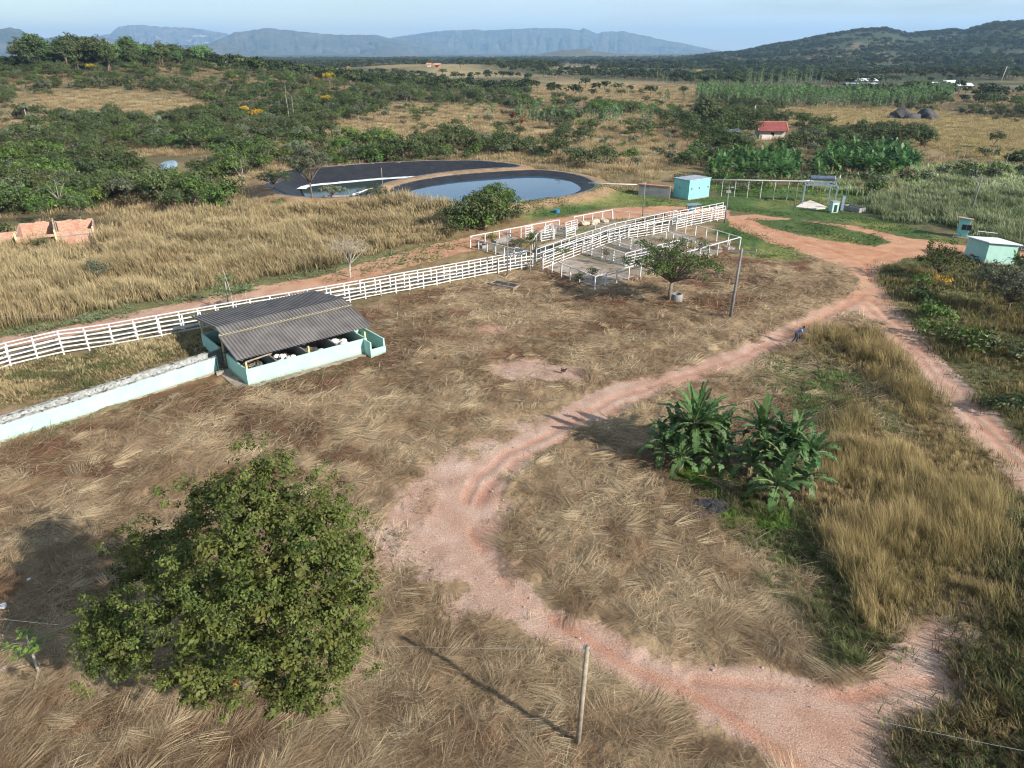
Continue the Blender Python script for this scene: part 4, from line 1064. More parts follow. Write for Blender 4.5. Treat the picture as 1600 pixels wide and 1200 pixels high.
# papaya trees: slim stem, a head of lobed leaves on long stalks
def papaya(px, py, h, label, seed, n=11, r=.9):
    rng = np.random.default_rng(seed); x, y = hit(px, py)
    t = empty("papaya_tree", (x, y, z1(x, y)), label=label, cat="tree")
    mb = MB(); mb.tube([(0, 0, -.1), (.03, .02, h * .5), (.08, 0, h)], [.075, .06, .04], 7)
    for k in range(n):
        a = rng.uniform(0, 6.28); L = r * rng.uniform(.5, 1); e = (math.cos(a) * L, math.sin(a) * L, h + rng.uniform(-.15, .35) * L)
        mb.tube([(.08, 0, h - .05), (e[0] * .5, e[1] * .5, e[2] + .1), e], [.014, .011, .008], 3, caps=False)
        if k == 0: E = []
        E.append(e)
    mb.build("stem", M_PALEBARK, t, smooth=True)
    V_, F_, T_ = [], [], []; b = 0
    for e in E:
        c = np.array(e)[None].repeat(14, 0) + rng.normal(size=(14, 3)) * np.array([.17, .17, .05])
        v, f = leaves(c, rng.uniform(.22, .36, 14), rand_dir(14, rng, .2) + np.array([0, 0, 1.4]), rng, .5)
        V_.append(v); F_.append(f + b); b += len(v); T_.append(np.full(len(v), rng.uniform(.3, 1)))
    link("leaf_crown", np_mesh("leaf_crown", np.concatenate(V_), np.concatenate(F_), None, [M_LEAFB], {"tint": np.concatenate(T_)}), t)
papaya(359, 488, 3.4, "tallest leafy papaya tree beside the white fence behind the shed", 71)
papaya(371, 489, 2.3, "middle papaya tree of the row behind the shed roof", 72)
papaya(387, 486, 2.3, "rightmost papaya tree of the row behind the shed roof", 73)
papaya(828, 426, 3.6, "papaya tree with yellowish leaves where the corral meets the rail fence", 74)
papaya(876, 432, 3.0, "dark papaya tree beside the left rail of the front pen", 75)
papaya(63, 1058, 1.9, "small papaya tree alone in the near left straw", 76, 8)
papaya(1500, 268, 5.2, "papaya tree on the slope right of the banana plantation", 77)
papaya(1545, 262, 4.6, "papaya tree at the top of the right hand slope", 78)
papaya(1568, 268, 4.6, "leafy papaya tree near the right edge of the slope", 79)
papaya(1492, 262, 3.6, "shorter papaya tree beside the banana plantation", 80)
mb = MB(); x, y = hit(367, 489); mb.tube([(0, 0, 0), (-.1, 0, 2.4), (-.5, 0, 5.0)], [.05, .04, .025], 6)
tag(mb.build("bare_stick", M_PALEBARK, loc=(x, y, 0)), "tall thin bare stick leaning among the papaya trees", "pole")

# ---------------------------------------------------------------- banana plants
def banana_leaf(L, W, a, el, droop, rng, fold=.25):
    n = 18; p = np.array([0., 0., 0.]); pts = []; e = el
    for i in range(n):
        pts.append(p.copy()); e -= droop / n * (0.4 + 1.4 * i / n)
        p = p + np.array([math.cos(a) * math.cos(e), math.sin(a) * math.cos(e), math.sin(e)]) * L / n
    sx, sy = -math.sin(a), math.cos(a)
    Vv, Ff, T = [], [], []
    for side in (-1, 1):
        i = 1
        while i < n - 1:
            j = min(n - 1, i + int(rng.integers(1, 3)))     # tatters
            sag = rng.uniform(-.10, .30); b = len(Vv)
            for q in range(i, j + 1):
                s = (q - 1) / (n - 2); w = W / 2 * (math.sin(math.pi * min(1, s * .93 + .07)) ** .5) * (1 if s < .95 else .5)
                c = pts[q]
                mx_ = (0.62 if q == i else 0.97) if (q == i or q == j) and j < n - 1 else 1
                Vv.append(c); Vv.append(c + np.array([sx * side * w * mx_, sy * side * w * mx_, fold * w - sag * w * 2]))
                T += [.75, .35]
            for q in range(j - i): Ff.append((b + 2 * q, b + 2 * q + 1, b + 2 * q + 3, b + 2 * q + 2))
            i = j
    return Vv, Ff, T, pts
def banana_parts(h, nl, L, W, seed, dry=3):
    rng = np.random.default_rng(seed)
    parts = []
    for k in range(nl):
        a = k * 2.4 + rng.uniform(-.3, .3); f = k / nl
        el = 1.45 - 1.5 * f + rng.uniform(-.15, .15); dr = .4 + 1.5 * f + rng.uniform(-.2, .6)
        Vv, Ff, T, pts = banana_leaf(L * rng.uniform(.8, 1.1), W * rng.uniform(.85, 1.1), a, el, dr, rng)
        parts.append((Vv, Ff, T, pts, False))
    for k in range(dry):
        a = rng.uniform(0, 6.28); parts.append(banana_leaf(L * .7, W * .6, a, .1, 2.4, rng, 0) + (True,))
    return parts
def banana_mesh_leaf(pt, h):
    Vv, Ff, T, pts, dry = pt
    mb = MB(); mb.tube([tuple(q) for q in pts[::2]], [.045 - .036 * i / (len(pts[::2]) - 1) for i in range(len(pts[::2]))], 4, 1)
    b = len(Vv); allv = np.array([tuple(q) for q in Vv] + mb.v); allv[:, 2] += h
    me = bpy.data.meshes.new("leaf"); me.from_pydata([tuple(q) for q in allv], [], list(Ff) + [tuple(b + i for i in f) for f in mb.f])
    me.materials.append(M_BANDRY if dry else M_BANANA); me.materials.append(M_BSTEM)
    me.polygons.foreach_set("material_index", [0] * len(Ff) + [1] * len(mb.f))
    at = me.attributes.new("tint", 'FLOAT', 'POINT'); at.data.foreach_set("value", T + [1.0] * len(mb.v))
    me.update(); return me
BAN = {}
def banana(kind, h, nl, L, W, seed):
    rng = np.random.default_rng(seed)
    stem = MB(); stem.tube([(0, 0, -.2), (0, 0, .3), (.04, .02, h * .6), (.05, 0, h + .05)], [.19, .16, .12, .07], 8)
    BAN[kind] = (stem.mesh("pseudostem", M_BSTEM, True), [banana_mesh_leaf(p, h) for p in banana_parts(h, nl, L, W, seed)])
banana("a", 2.6, 18, 2.75, .54, 1); banana("b", 1.9, 15, 2.4, .50, 2); banana("c", 1.0, 12, 1.8, .44, 3)
for k, (px, py, kd, s, lb) in enumerate([
    (1072, 726, "a", 1.12, "tallest banana plant at the back of the left banana clump"), (1100, 718, "b", 1.1, "banana plant on the right side of the left clump"), (1048, 716, "b", 1.0, "banana plant on the left side of the left clump"),
    (1112, 738, "c", 1.15, "low bright banana plant at the front of the left clump"), (1062, 738, "c", 1.1, "low banana plant at the front left foot of the left clump"), (1088, 702, "a", .9, "banana plant half hidden at the rear of the left clump"),
    (1180, 728, "a", .95, "upright banana plant at the left of the right banana clump"), (1195, 752, "b", .95, "banana plant in the middle of the right clump"), (1208, 790, "c", 1.35, "low broad banana plant at the front foot of the right clump"),
    (1238, 742, "a", .85, "banana plant at the rear right of the right clump"), (1258, 752, "b", 1.0, "banana plant at the right edge of the right clump"), (1222, 765, "b", .9, "ragged banana plant near the front right of the right clump"),
    (1035, 728, "c", 1.3, "low banana plant at the left foot of the left clump"), (1126, 716, "c", 1.25, "low banana plant at the right foot of the left clump"), (1085, 716, "b", 1.2, "banana plant in the centre of the left clump"),
    (1168, 752, "c", 1.2, "low banana plant at the left foot of the right clump"), (1252, 772, "c", 1.1, "low ragged banana plant at the right foot of the right clump"), (1212, 735, "b", 1.15, "banana plant at the back of the right clump"),
    (1582, 423, "b", .62, "young banana plant beside the right corner of the larger mint building")]):
    x, y = hit(px, py); st, lv = BAN[kd]
    t = empty("banana_plant", (x, y, z1(x, y) + .0), 1.3 * k, label=lb, cat="banana plant", group="banana plants in the yard"); t.scale = (s,) * 3
    t.rotation_euler[0] = .06 * math.sin(k * 2.1); t.rotation_euler[1] = .07 * math.cos(k * 1.7)
    link("pseudostem", st, t)
    for m in lv: link("leaf", m, t)
# plantation by the farmhouse: whole plants as single meshes
def banana_whole(h, nl, L, W, seed):
    Vv, Ff, T = [], [], []
    for pt in banana_parts(h, nl, L, W, seed, 1):
        b = len(Vv); Vv += [(q[0], q[1], q[2] + h) for q in pt[0]]; Ff += [tuple(b + i for i in f) for f in pt[1]]; T += pt[2]
    n4 = len(Ff); mb = MB(); mb.tube([(0, 0, -.3), (0, 0, h)], [.2, .08], 6); b = len(Vv); Vv += mb.v; F2 = [tuple(b + i for i in f) for f in mb.f]
    me = bpy.data.meshes.new("banana_plant"); me.from_pydata(Vv, [], Ff + F2); me.materials.append(M_BANANA); me.materials.append(M_BSTEM)
    me.polygons.foreach_set("material_index", [0] * n4 + [1] * len(F2))
    at = me.attributes.new("tint", 'FLOAT', 'POINT'); at.data.foreach_set("value", T + [.5] * len(mb.v)); me.update(); return me
BW = [banana_whole(1.5, 11, 2.9, .85, 20 + k) for k in range(4)]
PL1 = GP([(1276, 282), (1272, 262), (1290, 244), (1340, 236), (1400, 238), (1432, 252), (1430, 268), (1395, 274), (1340, 270), (1300, 268)])
PL2 = GP([(1105, 278), (1118, 262), (1150, 250), (1200, 246), (1246, 252), (1248, 268), (1230, 286), (1180, 284)])
rng = np.random.default_rng(91)
for poly, nn, lab in ((PL1, 120, "banana plant in the dense plantation right of the farmhouse track"), (PL2, 62, "banana plant in the plantation below the red roofed farmhouse")):
    P_ = np.array(poly); c = 0
    while c < nn:
        x, y = rng.uniform(P_[:, 0].min(), P_[:, 0].max()), rng.uniform(P_[:, 1].min(), P_[:, 1].max())
        if not in_poly(np.array([x]), np.array([y]), poly)[0]: continue
        fx, fy = (x - P_[:, 0].min()) / np.ptp(P_[:, 0]), (y - P_[:, 1].min()) / np.ptp(P_[:, 1])
        lab2 = ("%s %s, %s" % (["leftmost", "left", "middle", "right", "rightmost"][min(4, int(fx * 5))], lab, ["front row", "second row", "third row", "back row"][min(3, int(fy * 4))]))
        o = link("banana_plant", BW[int(rng.integers(4))], None, (x, y, z1(x, y)), rng.uniform(0, 6.28), label=lab2, cat="banana plant", group=lab2.replace("banana plant ", "banana plants "))
        s = rng.uniform(.75, 1.25); o.scale = (s, s, s); c += 1

# ---------------------------------------------------------------- savanna trees, bushes, eucalyptus
def whole_tree(name, mat, lobes, seed, per=4.2, clump=.58, nleaf=15, ls=.38, r0=.16, bark=None, zmin=-.4, aspect=.55):
    rng = np.random.default_rng(seed)
    v, f, t = crown_arrays(lobes, per, clump, nleaf, ls, rng, aspect=aspect, zmin=zmin)
    top = [(l[0], l[1], l[2]) for l in lobes[:5]]
    mb = branch_mb((0, 0, -.4), top, r0, rng, .45, 5, twigs=0)
    me = bpy.data.meshes.new(name)
    n4 = len(f); b = len(v)
    me.from_pydata([tuple(q) for q in v] + mb.v, [], [tuple(q) for q in f] + [tuple(b + i for i in q) for q in mb.f])
    me.materials.append(mat); me.materials.append(bark or M_BARK)
    me.polygons.foreach_set("material_index", [0] * n4 + [1] * len(mb.f))
    at = me.attributes.new("tint", 'FLOAT', 'POINT'); at.data.foreach_set("value", list(t) + [.5] * len(mb.v)); me.update(); return me
def euc(seed, h, mat=None, narrow=1.0):
    g = np.random.default_rng(seed)
    lob = [(g.uniform(-.3, .3) * narrow, g.uniform(-.3, .3) * narrow, h * q, (1.25 - .9 * q) * narrow * h / 7 * g.uniform(.8, 1.2), (1.25 - .9 * q) * narrow * h / 7 * g.uniform(.8, 1.2), h * .13) for q in (.3, .42, .54, .66, .78, .88, .95)]
    return whole_tree("eucalyptus", mat or M_EUC, lob[::-1], seed, per=3.4, clump=.5, nleaf=13, ls=.38, r0=.10, bark=M_PALEBARK)
TREES = [whole_tree("savanna_tree", m, rl(n, r, zc, rz, lr, 200 + k), 210 + k) for k, (m, n, r, zc, rz, lr) in enumerate([
    (M_LEAF, 14, 2.2, 2.7, 1.6, 1.3), (M_LEAF, 18, 2.8, 3.1, 2.0, 1.3), (M_LEAF, 13, 1.8, 3.3, 2.2, 1.1), (M_LEAFB, 15, 2.4, 2.6, 1.6, 1.3), (M_LEAFG, 15, 2.3, 2.9, 1.7, 1.1), (M_LEAF, 16, 3.2, 3.1, 1.5, 1.2)])]
BUSH = [whole_tree("bush", m, rl(n, r, zc, rz, lr, 240 + k), 250 + k, r0=.06) for k, (m, n, r, zc, rz, lr) in enumerate([
    (M_LEAF, 7, 1.3, 1.0, .6, .9), (M_LEAFB, 7, 1.5, 1.1, .7, .9), (M_LEAFG, 8, 1.3, 1.0, .6, .8), (M_LEAFO, 7, 1.3, 1.0, .7, .7), (M_LEAF, 9, 1.8, 1.3, .7, .9)])]
EUCS = [euc(260 + k, 5.5) for k in range(3)]
EUCT = [euc(270 + k, 12, narrow=.8) for k in range(3)]
KIND_T = ["dark green", "broad dark green", "slim dark green", "bright green", "grey green", "wide flat crowned green"]
KIND_B = ["dark green", "bright green", "grey green", "dry brown", "wide dark green"]
def where(x, y):
    px = V(x, y, z1(x, y))
    q = px[0]; d = math.hypot(x, y)
    A = [(60, "at the left edge"), (150, "behind the brick ruin"), (230, "left of the small pool"), (310, "around the small pool"), (420, "left of the half empty pond"), (520, "behind the airy grey tree"), (620, "behind the half empty pond"), (720, "between the two ponds' far banks"),
         (820, "behind the front pond's left half"), (930, "behind the front pond's right half"), (1010, "behind the grey wall"), (1110, "behind the pump house"), (1180, "left of the farmhouse"), (1290, "right of the farmhouse"), (1400, "left of the boulders"), (1500, "behind the boulders")]
    a = next((t for lim, t in A if q < lim), "at the right edge")
    B = [(125, "lowest row"), (150, "near row"), (180, "middle row"), (215, "upper row"), (260, "high row"), (320, "far row")]
    return a, next((t for lim, t in B if d < lim), "farthest row")
# density of the woods, by area
NOPL = [HP([(215, 296), (230, 250), (290, 250), (310, 296)]), PL1, PL2, GP([(1170, 262), (1172, 200), (1240, 196), (1262, 240), (1262, 262)]), GP([(1120, 222), (1120, 208), (1190, 208), (1190, 222)]), GP([(1060, 300), (1060, 262), (1700, 262), (1700, 340)]),
        GP([(0, 400), (0, 372), (150, 366), (160, 392)]), HP([(150, 250), (150, 236), (300, 236), (360, 240), (360, 246)]), HP([(1270, 600), (1270, 238), (1440, 232), (1600, 262), (1600, 600)])]
def density(x, y, d, bush=False):
    wx, wy = warp(x, y, d)
    dense = multi(F_DENSE, wx, wy); tan = multi(F_TAN, wx, wy)
    p = np.where(dense, 1.0, .50 if not bush else .65)
    p = np.where(tan, .05 if not bush else .10, p)
    p = np.where(tan & dense, .4, p)
    cl = fbm(x / 22, y / 22, 201, 3)
    p = p * np.where(dense, sstep(.25, .45, cl), sstep(.38, .58, cl) * 1.6)
    p[in_poly(x, y, BUILT) | in_poly(x, y, T_WEST) | in_poly(x, y, REEDS) | in_poly(x, y, GREEN1) | ~clear_pond(x, y, 6.5 if not bush else 5)] = 0
    for q in NOPL: p[in_poly(x, y, q)] = 0
    p[sdist(x, y, POOL_SMALL) > -9] = 0
    p[(in_poly(wx, wy, F_TAN[4])) & (x > 50)] *= .15
    return p
rng = np.random.default_rng(303)
def scatter_points(n, d0, d1, pw, bush, seed):
    rng = np.random.default_rng(seed); u = rng.uniform(size=n); e = 2 - pw
    d = (d0 ** e + u * (d1 ** e - d0 ** e)) ** (1 / e); a = rng.uniform(-R(40), R(40), n)
    x, y = d * np.sin(a), d * np.cos(a)
    ok = rng.uniform(size=n) < density(x, y, d, bush)
    return x[ok], y[ok]
def individuals(name, protos, kinds, n_max, x, y, smin, smax, group, cat, pick, seed):
    rng = np.random.default_rng(seed)
    d = np.hypot(x, y); o = np.argsort(d); x, y, d = x[o], y[o], d[o]
    k = pick(x, y, d, rng)
    s = rng.uniform(smin, smax, len(x)); r = rng.uniform(0, 6.28, len(x)); z = zf(x, y)
    for i in range(min(n_max, len(x))):
        a, b = where(x[i], y[i])
        ob = link(name, protos[k[i]], None, (x[i], y[i], z[i]), r[i], label="%s %s %s, %s, %s" % ("small" if s[i] < smin + (smax - smin) * .33 else ("large" if s[i] > smin + (smax - smin) * .66 else "medium"), kinds[k[i]], cat, b, a), cat=cat)
        ob["group"] = "%s %ss %s, %s" % (kinds[k[i]], cat, a, b)
        ob.scale = (s[i], s[i], s[i] * rng.uniform(.85, 1.15))
    m = slice(n_max, None)
    return x[m], y[m], z[m], r[m], s[m], k[m]
def pick_t(x, y, d, rng):
    left = (x < -30) & (d < 230)
    u = rng.uniform(size=len(x)); k = rng.integers(0, 3, len(x))
    k = np.where(u > .78, 5, k); k = np.where((u < .12), 4, k); k = np.where((u > .12) & (u < np.where(left, .5, .22)), 3, k); return k
def pick_b(x, y, d, rng):
    u = rng.uniform(size=len(x)); return np.where(u < .3, 0, np.where(u < .48, 1, np.where(u < .68, 2, np.where(u < .80, 3, 4))))
x, y = scatter_points(6400, 100, 470, 1.0, False, 401)
print("savanna trees", len(x))
print("grove", [tuple(round(float(v)) for v in hit(*p)) for p in ((38,93),(90,92),(175,90),(270,88),(1100,200),(1026,131))])
T2 = individuals("savanna_tree", TREES, KIND_T, 300, x, y, .45, 1.15, "", "tree", pick_t, 402)
x, y = scatter_points(7500, 92, 400, 1.1, True, 403)
print("bushes", len(x))
B2 = individuals("bush", BUSH, KIND_B, 300, x, y, .6, 1.5, "", "bush", pick_b, 404)
scatter("scrub_trees", *T2, TREES, "savanna trees of the farther woods", "trees")
scatter("scrub_bushes", *B2, BUSH, "bushes of the farther scrub", "bushes")

# young eucalyptus plantation, and taller stands behind it
def stand(name, poly, sp, protos, smin, smax, n_max, seed, label, jitter=.35):
    rng = np.random.default_rng(seed); P_ = np.array(poly)
    gx, gy = np.meshgrid(np.arange(P_[:, 0].min(), P_[:, 0].max(), sp), np.arange(P_[:, 1].min(), P_[:, 1].max(), sp * 1.2))
    x = gx.ravel() + rng.uniform(-1, 1, gx.size) * sp * jitter; y = gy.ravel() + rng.uniform(-1, 1, gx.size) * sp * jitter
    ok = in_poly(x, y, poly); x, y = x[ok], y[ok]; o = np.argsort(np.hypot(x, y)); x, y = x[o], y[o]
    s = rng.uniform(smin, smax, len(x)); r = rng.uniform(0, 6.28, len(x)); z = zf(x, y); k = rng.integers(0, len(protos), len(x))
    for i in range(min(n_max, len(x))):
        ob = link("eucalyptus_tree", protos[k[i]], None, (x[i], y[i], z[i]), r[i], label=label, cat="tree"); ob["group"] = label.replace("tree ", "trees ", 1); ob.scale = (s[i],) * 3
    m = slice(n_max, None)
    if len(x) > n_max: scatter(name, x[m], y[m], z[m], r[m], s[m], k[m], protos, label.replace("tree", "trees"), "trees")
stand("eucalyptus_plantation", HP([(1084, 163), (1090, 148), (1180, 150), (1400, 160), (1430, 152), (1480, 150), (1485, 163), (1400, 172), (1180, 170)]), 4.2, EUCS, 1.05, 1.5, 190, 501, "young eucalyptus tree in the planted block right of centre")
stand("tall_eucalyptus", HP([(1165, 147), (1170, 143), (1290, 143), (1300, 146), (1200, 149)]), 6.5, EUCT, .9, 1.2, 60, 502, "tall eucalyptus tree in the dark row behind the planted block")
def clusters(lst, protos, name, cat="tree"):
    g = np.random.default_rng(511)
    for (px, py, n, rad, s0, s1, lab) in lst:
        x0, y0 = hit(px, py)
        for k in range(n):
            x, y = x0 + g.uniform(-1, 1) * rad, y0 + g.uniform(-1, 1) * rad * .8
            ob = link(name, protos[int(g.integers(len(protos)))], None, (x, y, z1(x, y)), g.uniform(0, 6), label=lab, cat=cat)
            if n > 1: ob["group"] = lab.replace("tree", "trees", 1)
            s = g.uniform(s0, s1) * (1.18 if 'hilltop' in lab or 'small grove' in lab else 1); ob.scale = (s, s, s)
clusters([(835, 192, 14, 7, .8, 1.2, "young eucalyptus tree in the left patch of the grassland"), (905, 195, 14, 9, .7, 1.1, "young eucalyptus tree in the middle patch of the grassland"), (985, 192, 15, 10, .8, 1.2, "young eucalyptus tree in the patch left of the dark farmhouse trees"),
          (940, 178, 4, 8, .6, .9, "small eucalyptus tree dotted in the tall dry grass"), (1040, 160, 5, 8, .8, 1.1, "young eucalyptus tree left of the planted block"), (815, 176, 5, 7, .7, 1.0, "young eucalyptus tree at the edge of the clearing beyond the ponds"),
          (775, 182, 3, 5, .7, .9, "small eucalyptus tree right of the clearing"), (733, 205, 1, 1, .9, .9, "lone green young eucalyptus tree in the clearing behind the ponds")], EUCS, "eucalyptus_tree")
clusters([(1026, 131, 1, 0, 1.15, 1.15, "tallest lone eucalyptus tree on the horizon right of centre"), (1035, 131, 2, 3, .6, .8, "shorter eucalyptus tree beside the tallest one"), (971, 140, 2, 4, .7, .8, "thin eucalyptus tree pair on the grassy ridge"), (901, 130, 2, 3, .6, .7, "thin eucalyptus tree on the left of the ridge"),
          (848, 130, 3, 6, .6, .7, "eucalyptus tree at the left end of the ridge"), (1130, 132, 9, 26, .55, .8, "eucalyptus tree in the row left of the dark stand"), (1415, 160, 10, 22, .7, .95, "tall eucalyptus tree right of the planted block"), (1445, 160, 8, 10, .8, 1.05, "tall eucalyptus tree behind the boulders"), (1375, 158, 7, 16, .7, .95, "tall eucalyptus tree near the white warehouses")], EUCT, "eucalyptus_tree")
BT = [whole_tree("tall_tree", m, rl(24, 3.9, 7.0, 4.6, 2.1, 280 + k, 1.0), 290 + k, per=2.2, clump=1.0, nleaf=16, ls=.7, r0=.35) for k, m in enumerate((M_LEAF, M_EUC, M_LEAF))]
clusters([(38, 106, 4, 22, .6, .8, "tall dark tree at the far left of the hilltop grove"), (95, 105, 10, 26, .85, 1.15, "tallest dark tree in the hilltop grove on the left"), (135, 105, 8, 22, .75, 1.0, "tall dark tree in the middle of the hilltop grove"), (178, 103, 8, 22, .65, .85, "tall green tree right of the hilltop grove middle"),
          (225, 101, 7, 22, .5, .62, "smaller tree at the right of the hilltop grove"), (270, 100, 8, 18, .6, .78, "dark tree in the small grove right of the hilltop grove"), (295, 99, 3, 10, .45, .55, "dark tree at the end of the small grove")], BT, "tall_tree")
clusters([(1070, 208, 2, 3, .45, .5, "dark tree left of the farmhouse in the grassland"), (1100, 200, 2, 4, .75, .85, "largest dark tree left of the farmhouse"), (1118, 205, 1, 1, .6, .6, "dark tree between the farmhouse and the largest dark tree")], BT, "tall_tree")
clusters([(1165, 218, 1, 1, 1.25, 1.25, "rounded tree shading the sheds beside the farmhouse"), (1148, 214, 1, 1, 1.2, 1.2, "rounded tree left of the tree that shades the farm sheds"), (1240, 240, 2, 3, 1.1, 1.2, "dark tree right of the farmhouse"), (1216, 247, 2, 3, 1., 1.1, "dark tree in front of the farmhouse"),
          (1578, 172, 3, 12, 1.2, 1.5, "dark rounded tree on the golden field near the right edge")], TREES[:3], "savanna_tree")
clusters([(1420, 470, 2, 1.5, .6, .8, "low bush at the dirt road edge below the junction"), (1450, 500, 3, 2.0, .7, .9, "bush in the weeds east of the road, below the dark leafy tree"), (1500, 540, 3, 2.5, .7, .9, "bush in the yellowing grass east of the road"), (1560, 560, 3, 2.5, .8, 1.0, "green bush near the right edge below the grey dark tree"),
          (1570, 640, 3, 2.0, .6, .9, "bush in the dark weeds by the right edge of the road"), (1600, 830, 2, 1.0, .4, .5, "green bush at the right edge beside the road bend")], [BUSH[0], BUSH[4], BUSH[1]], "corner_bush", "bush")
clusters([(1120, 285, 4, 4, .7, 1.1, "bush below the left banana plantation"), (1165, 292, 4, 5, .7, 1.1, "bush behind the long white pipe"), (1215, 290, 4, 5, .7, 1.0, "bush behind the white pipe near the steel gantry"), (1268, 286, 3, 3, .8, 1.1, "bush between the two banana plantations"), (1330, 288, 3, 4, .8, 1.2, "pale bush in front of the dense plantation"), (1385, 290, 4, 5, .9, 1.2, "rounded bush at the right end of the dense banana plantation"),
          (1430, 285, 4, 5, .9, 1.3, "green bush right of the dense plantation"), (1480, 272, 4, 5, 1.0, 1.3, "green bush on the right slope"), (1535, 280, 5, 6, 1.0, 1.4, "dark bush on the slope by the papaya trees"), (1585, 280, 4, 5, 1.0, 1.4, "dark bush at the right edge of the slope"), (1385, 305, 2, 3, 1.2, 1.4, "large pale rounded shrub at the edge of the cane grass"), (1150, 300, 2, 2, .6, .8, "brown shrub under the long white pipe")], BUSH, "slope_bush", "bush")
YT = whole_tree("yellow_tree", M_YEL, rl(9, 1.9, 4.4, 1.2, .9, 320), 321, per=3.0, clump=.5, nleaf=12, ls=.4)
for (px, py, s, lb) in [(516, 141, 1.5, "largest yellow flowering tree in the woods beyond the ponds"), (512, 172, 1.05, "yellow flowering tree below the largest one"), (405, 198, 1.0, "yellow flowering tree left of the woods beyond the ponds"), (496, 138, .9, "small yellow flowering tree left of the largest one"),
                        (696, 136, .95, "yellow flowering tree right of the woods near the brown hill"), (384, 186, .8, "yellow flowering tree at the edge of the left fields"), (1091, 121, 1.4, "yellow flowering tree on the skyline right of centre"), (545, 114, 1.1, "distant yellow flowering tree high in the woods"), (146, 120, 1.0, "distant yellow flowering tree on the left")]:
    x, y = hit(px, py); ob = link("yellow_tree", YT, None, (x, y, z1(x, y)), px * .1, label=lb, cat="tree"); ob.scale = (s,) * 3
REDB = whole_tree("red_bush", leaf_mat("red_leaf", (.10, .03, .02), (.25, .09, .05)), rl(7, 1.4, 1.2, .7, .7, 330), 331, r0=.05)
for (px, py, s, lb) in [(805, 190, 1.5, "reddish bush at the left of the young eucalyptus"), (818, 196, 1.2, "reddish bush below the young eucalyptus"), (862, 192, 1.0, "small reddish bush between eucalyptus patches")]:
    x, y = hit(px, py); ob = link("red_bush", REDB, None, (x, y, z1(x, y)), px, label=lb, cat="bush"); ob.scale = (s,) * 3
# palms
def palm(px, py, h, label, seed):
    g = np.random.default_rng(seed); x, y = hit(px, py)
    t = empty("palm_tree", (x, y, z1(x, y)), label=label, cat="palm tree")
    mb = MB(); mb.tube([(0, 0, -.3), (.05, 0, h * .5), (.1, 0, h)], [.2, .15, .13], 7); mb.build("trunk", M_PALEBARK, t, smooth=True)
    vs, fs, ts = [], [], []; b = 0
    for k in range(16):
        a = g.uniform(0, 6.28); e = g.uniform(-.1, 1.2); L = g.uniform(1.8, 2.4); p = np.array([.1, 0, h])
        for i in range(12):
            dv = np.array([math.cos(a) * math.cos(e), math.sin(a) * math.cos(e), math.sin(e)]); p = p + dv * L / 12; e -= .16
            if i < 2: continue
            for s_ in (-1, 1):
                q = p + np.array([-math.sin(a) * s_, math.cos(a) * s_, -.6]) * .65 * math.sin(i / 12 * 3.0 + .2)
                w = dv * .09
                vs += [p - w, p + w, q + w, q - w]; fs.append((b, b + 1, b + 2, b + 3)); b += 4; ts += [g.uniform(.3, 1)] * 4
    link("frond_crown", np_mesh("frond_crown", np.array(vs), np.array(fs), None, [M_LEAFG], {"tint": np.array(ts)}), t)
for k, (px, py, h, lb) in enumerate([(43, 190, 5.5, "palm tree at the far left beyond the scrub"), (149, 198, 5, "palm tree right of the palm at the far left"), (62, 222, 4, "lower palm tree in the dark left scrub"), (247, 207, 4.5, "palm tree above the small pool")]):
    palm(px, py, h, lb, 900 + k)
# far woodland, only read as a mass
def far_keep(x, y, d):
    wx, wy = warp(x, y, d); p = np.where(multi(F_TAN, wx, wy), .06, .8) * sstep(.36, .55, fbm(x / 90, y / 90, 210, 4))
    p = np.where(sstep(.50, .66, fbm(x / 300, y / 300, 51, 4)) * sstep(.35, .6, fbm(x / 45, y / 45, 41, 4)) > .5, p * .25, p)
    az = np.arctan2(x, y); hillm = (az > _ha[0] + .06) & (d > 900)
    clear = (fbm(x / 160, y / 160, 221, 3) > .50) & (d > 1300) & (d < 2700)
    p = np.where(hillm, np.where(clear, .12, .95), p)
    p = p * np.where((np.abs(x - 330) < 110) & (np.abs(y - 540) < 60), 0, 1)
    return p
FARP = [whole_tree("far_tree", m, rl(6, 2.4, 3.4, 1.2, 1.7, 340 + k), 350 + k, per=1.6, clump=.9, nleaf=10, ls=1.0, r0=.2) for k, m in enumerate((M_FARLEAF, M_FARLEAF, M_LEAF, M_FARLEAF))]
g = np.random.default_rng(700)
def far(name, n, d0, d1, pw, s0, s1, label, seed):
    g = np.random.default_rng(seed); u = g.uniform(size=n); e = 2 - pw
    d = (d0 ** e + u * (d1 ** e - d0 ** e)) ** (1 / e); a = g.uniform(-R(39.5), R(39.5), n); x, y = d * np.sin(a), d * np.cos(a)
    ok = g.uniform(size=n) < far_keep(x, y, d); x, y = x[ok], y[ok]; print(name, len(x))
    scatter(name, x, y, zf(x, y), g.uniform(0, 6, len(x)), g.uniform(s0, s1, len(x)), g.integers(0, 4, len(x)), FARP, label, "woodland")
far("far_woodland", 16000, 440, 1500, 1.0, .8, 1.5, "dark woodland stretching towards the hills", 701)
far("distant_woodland", 34000, 1400, 4200, 1.2, 1.2, 2.6, "woodland covering the plain and the right hand hill", 702)
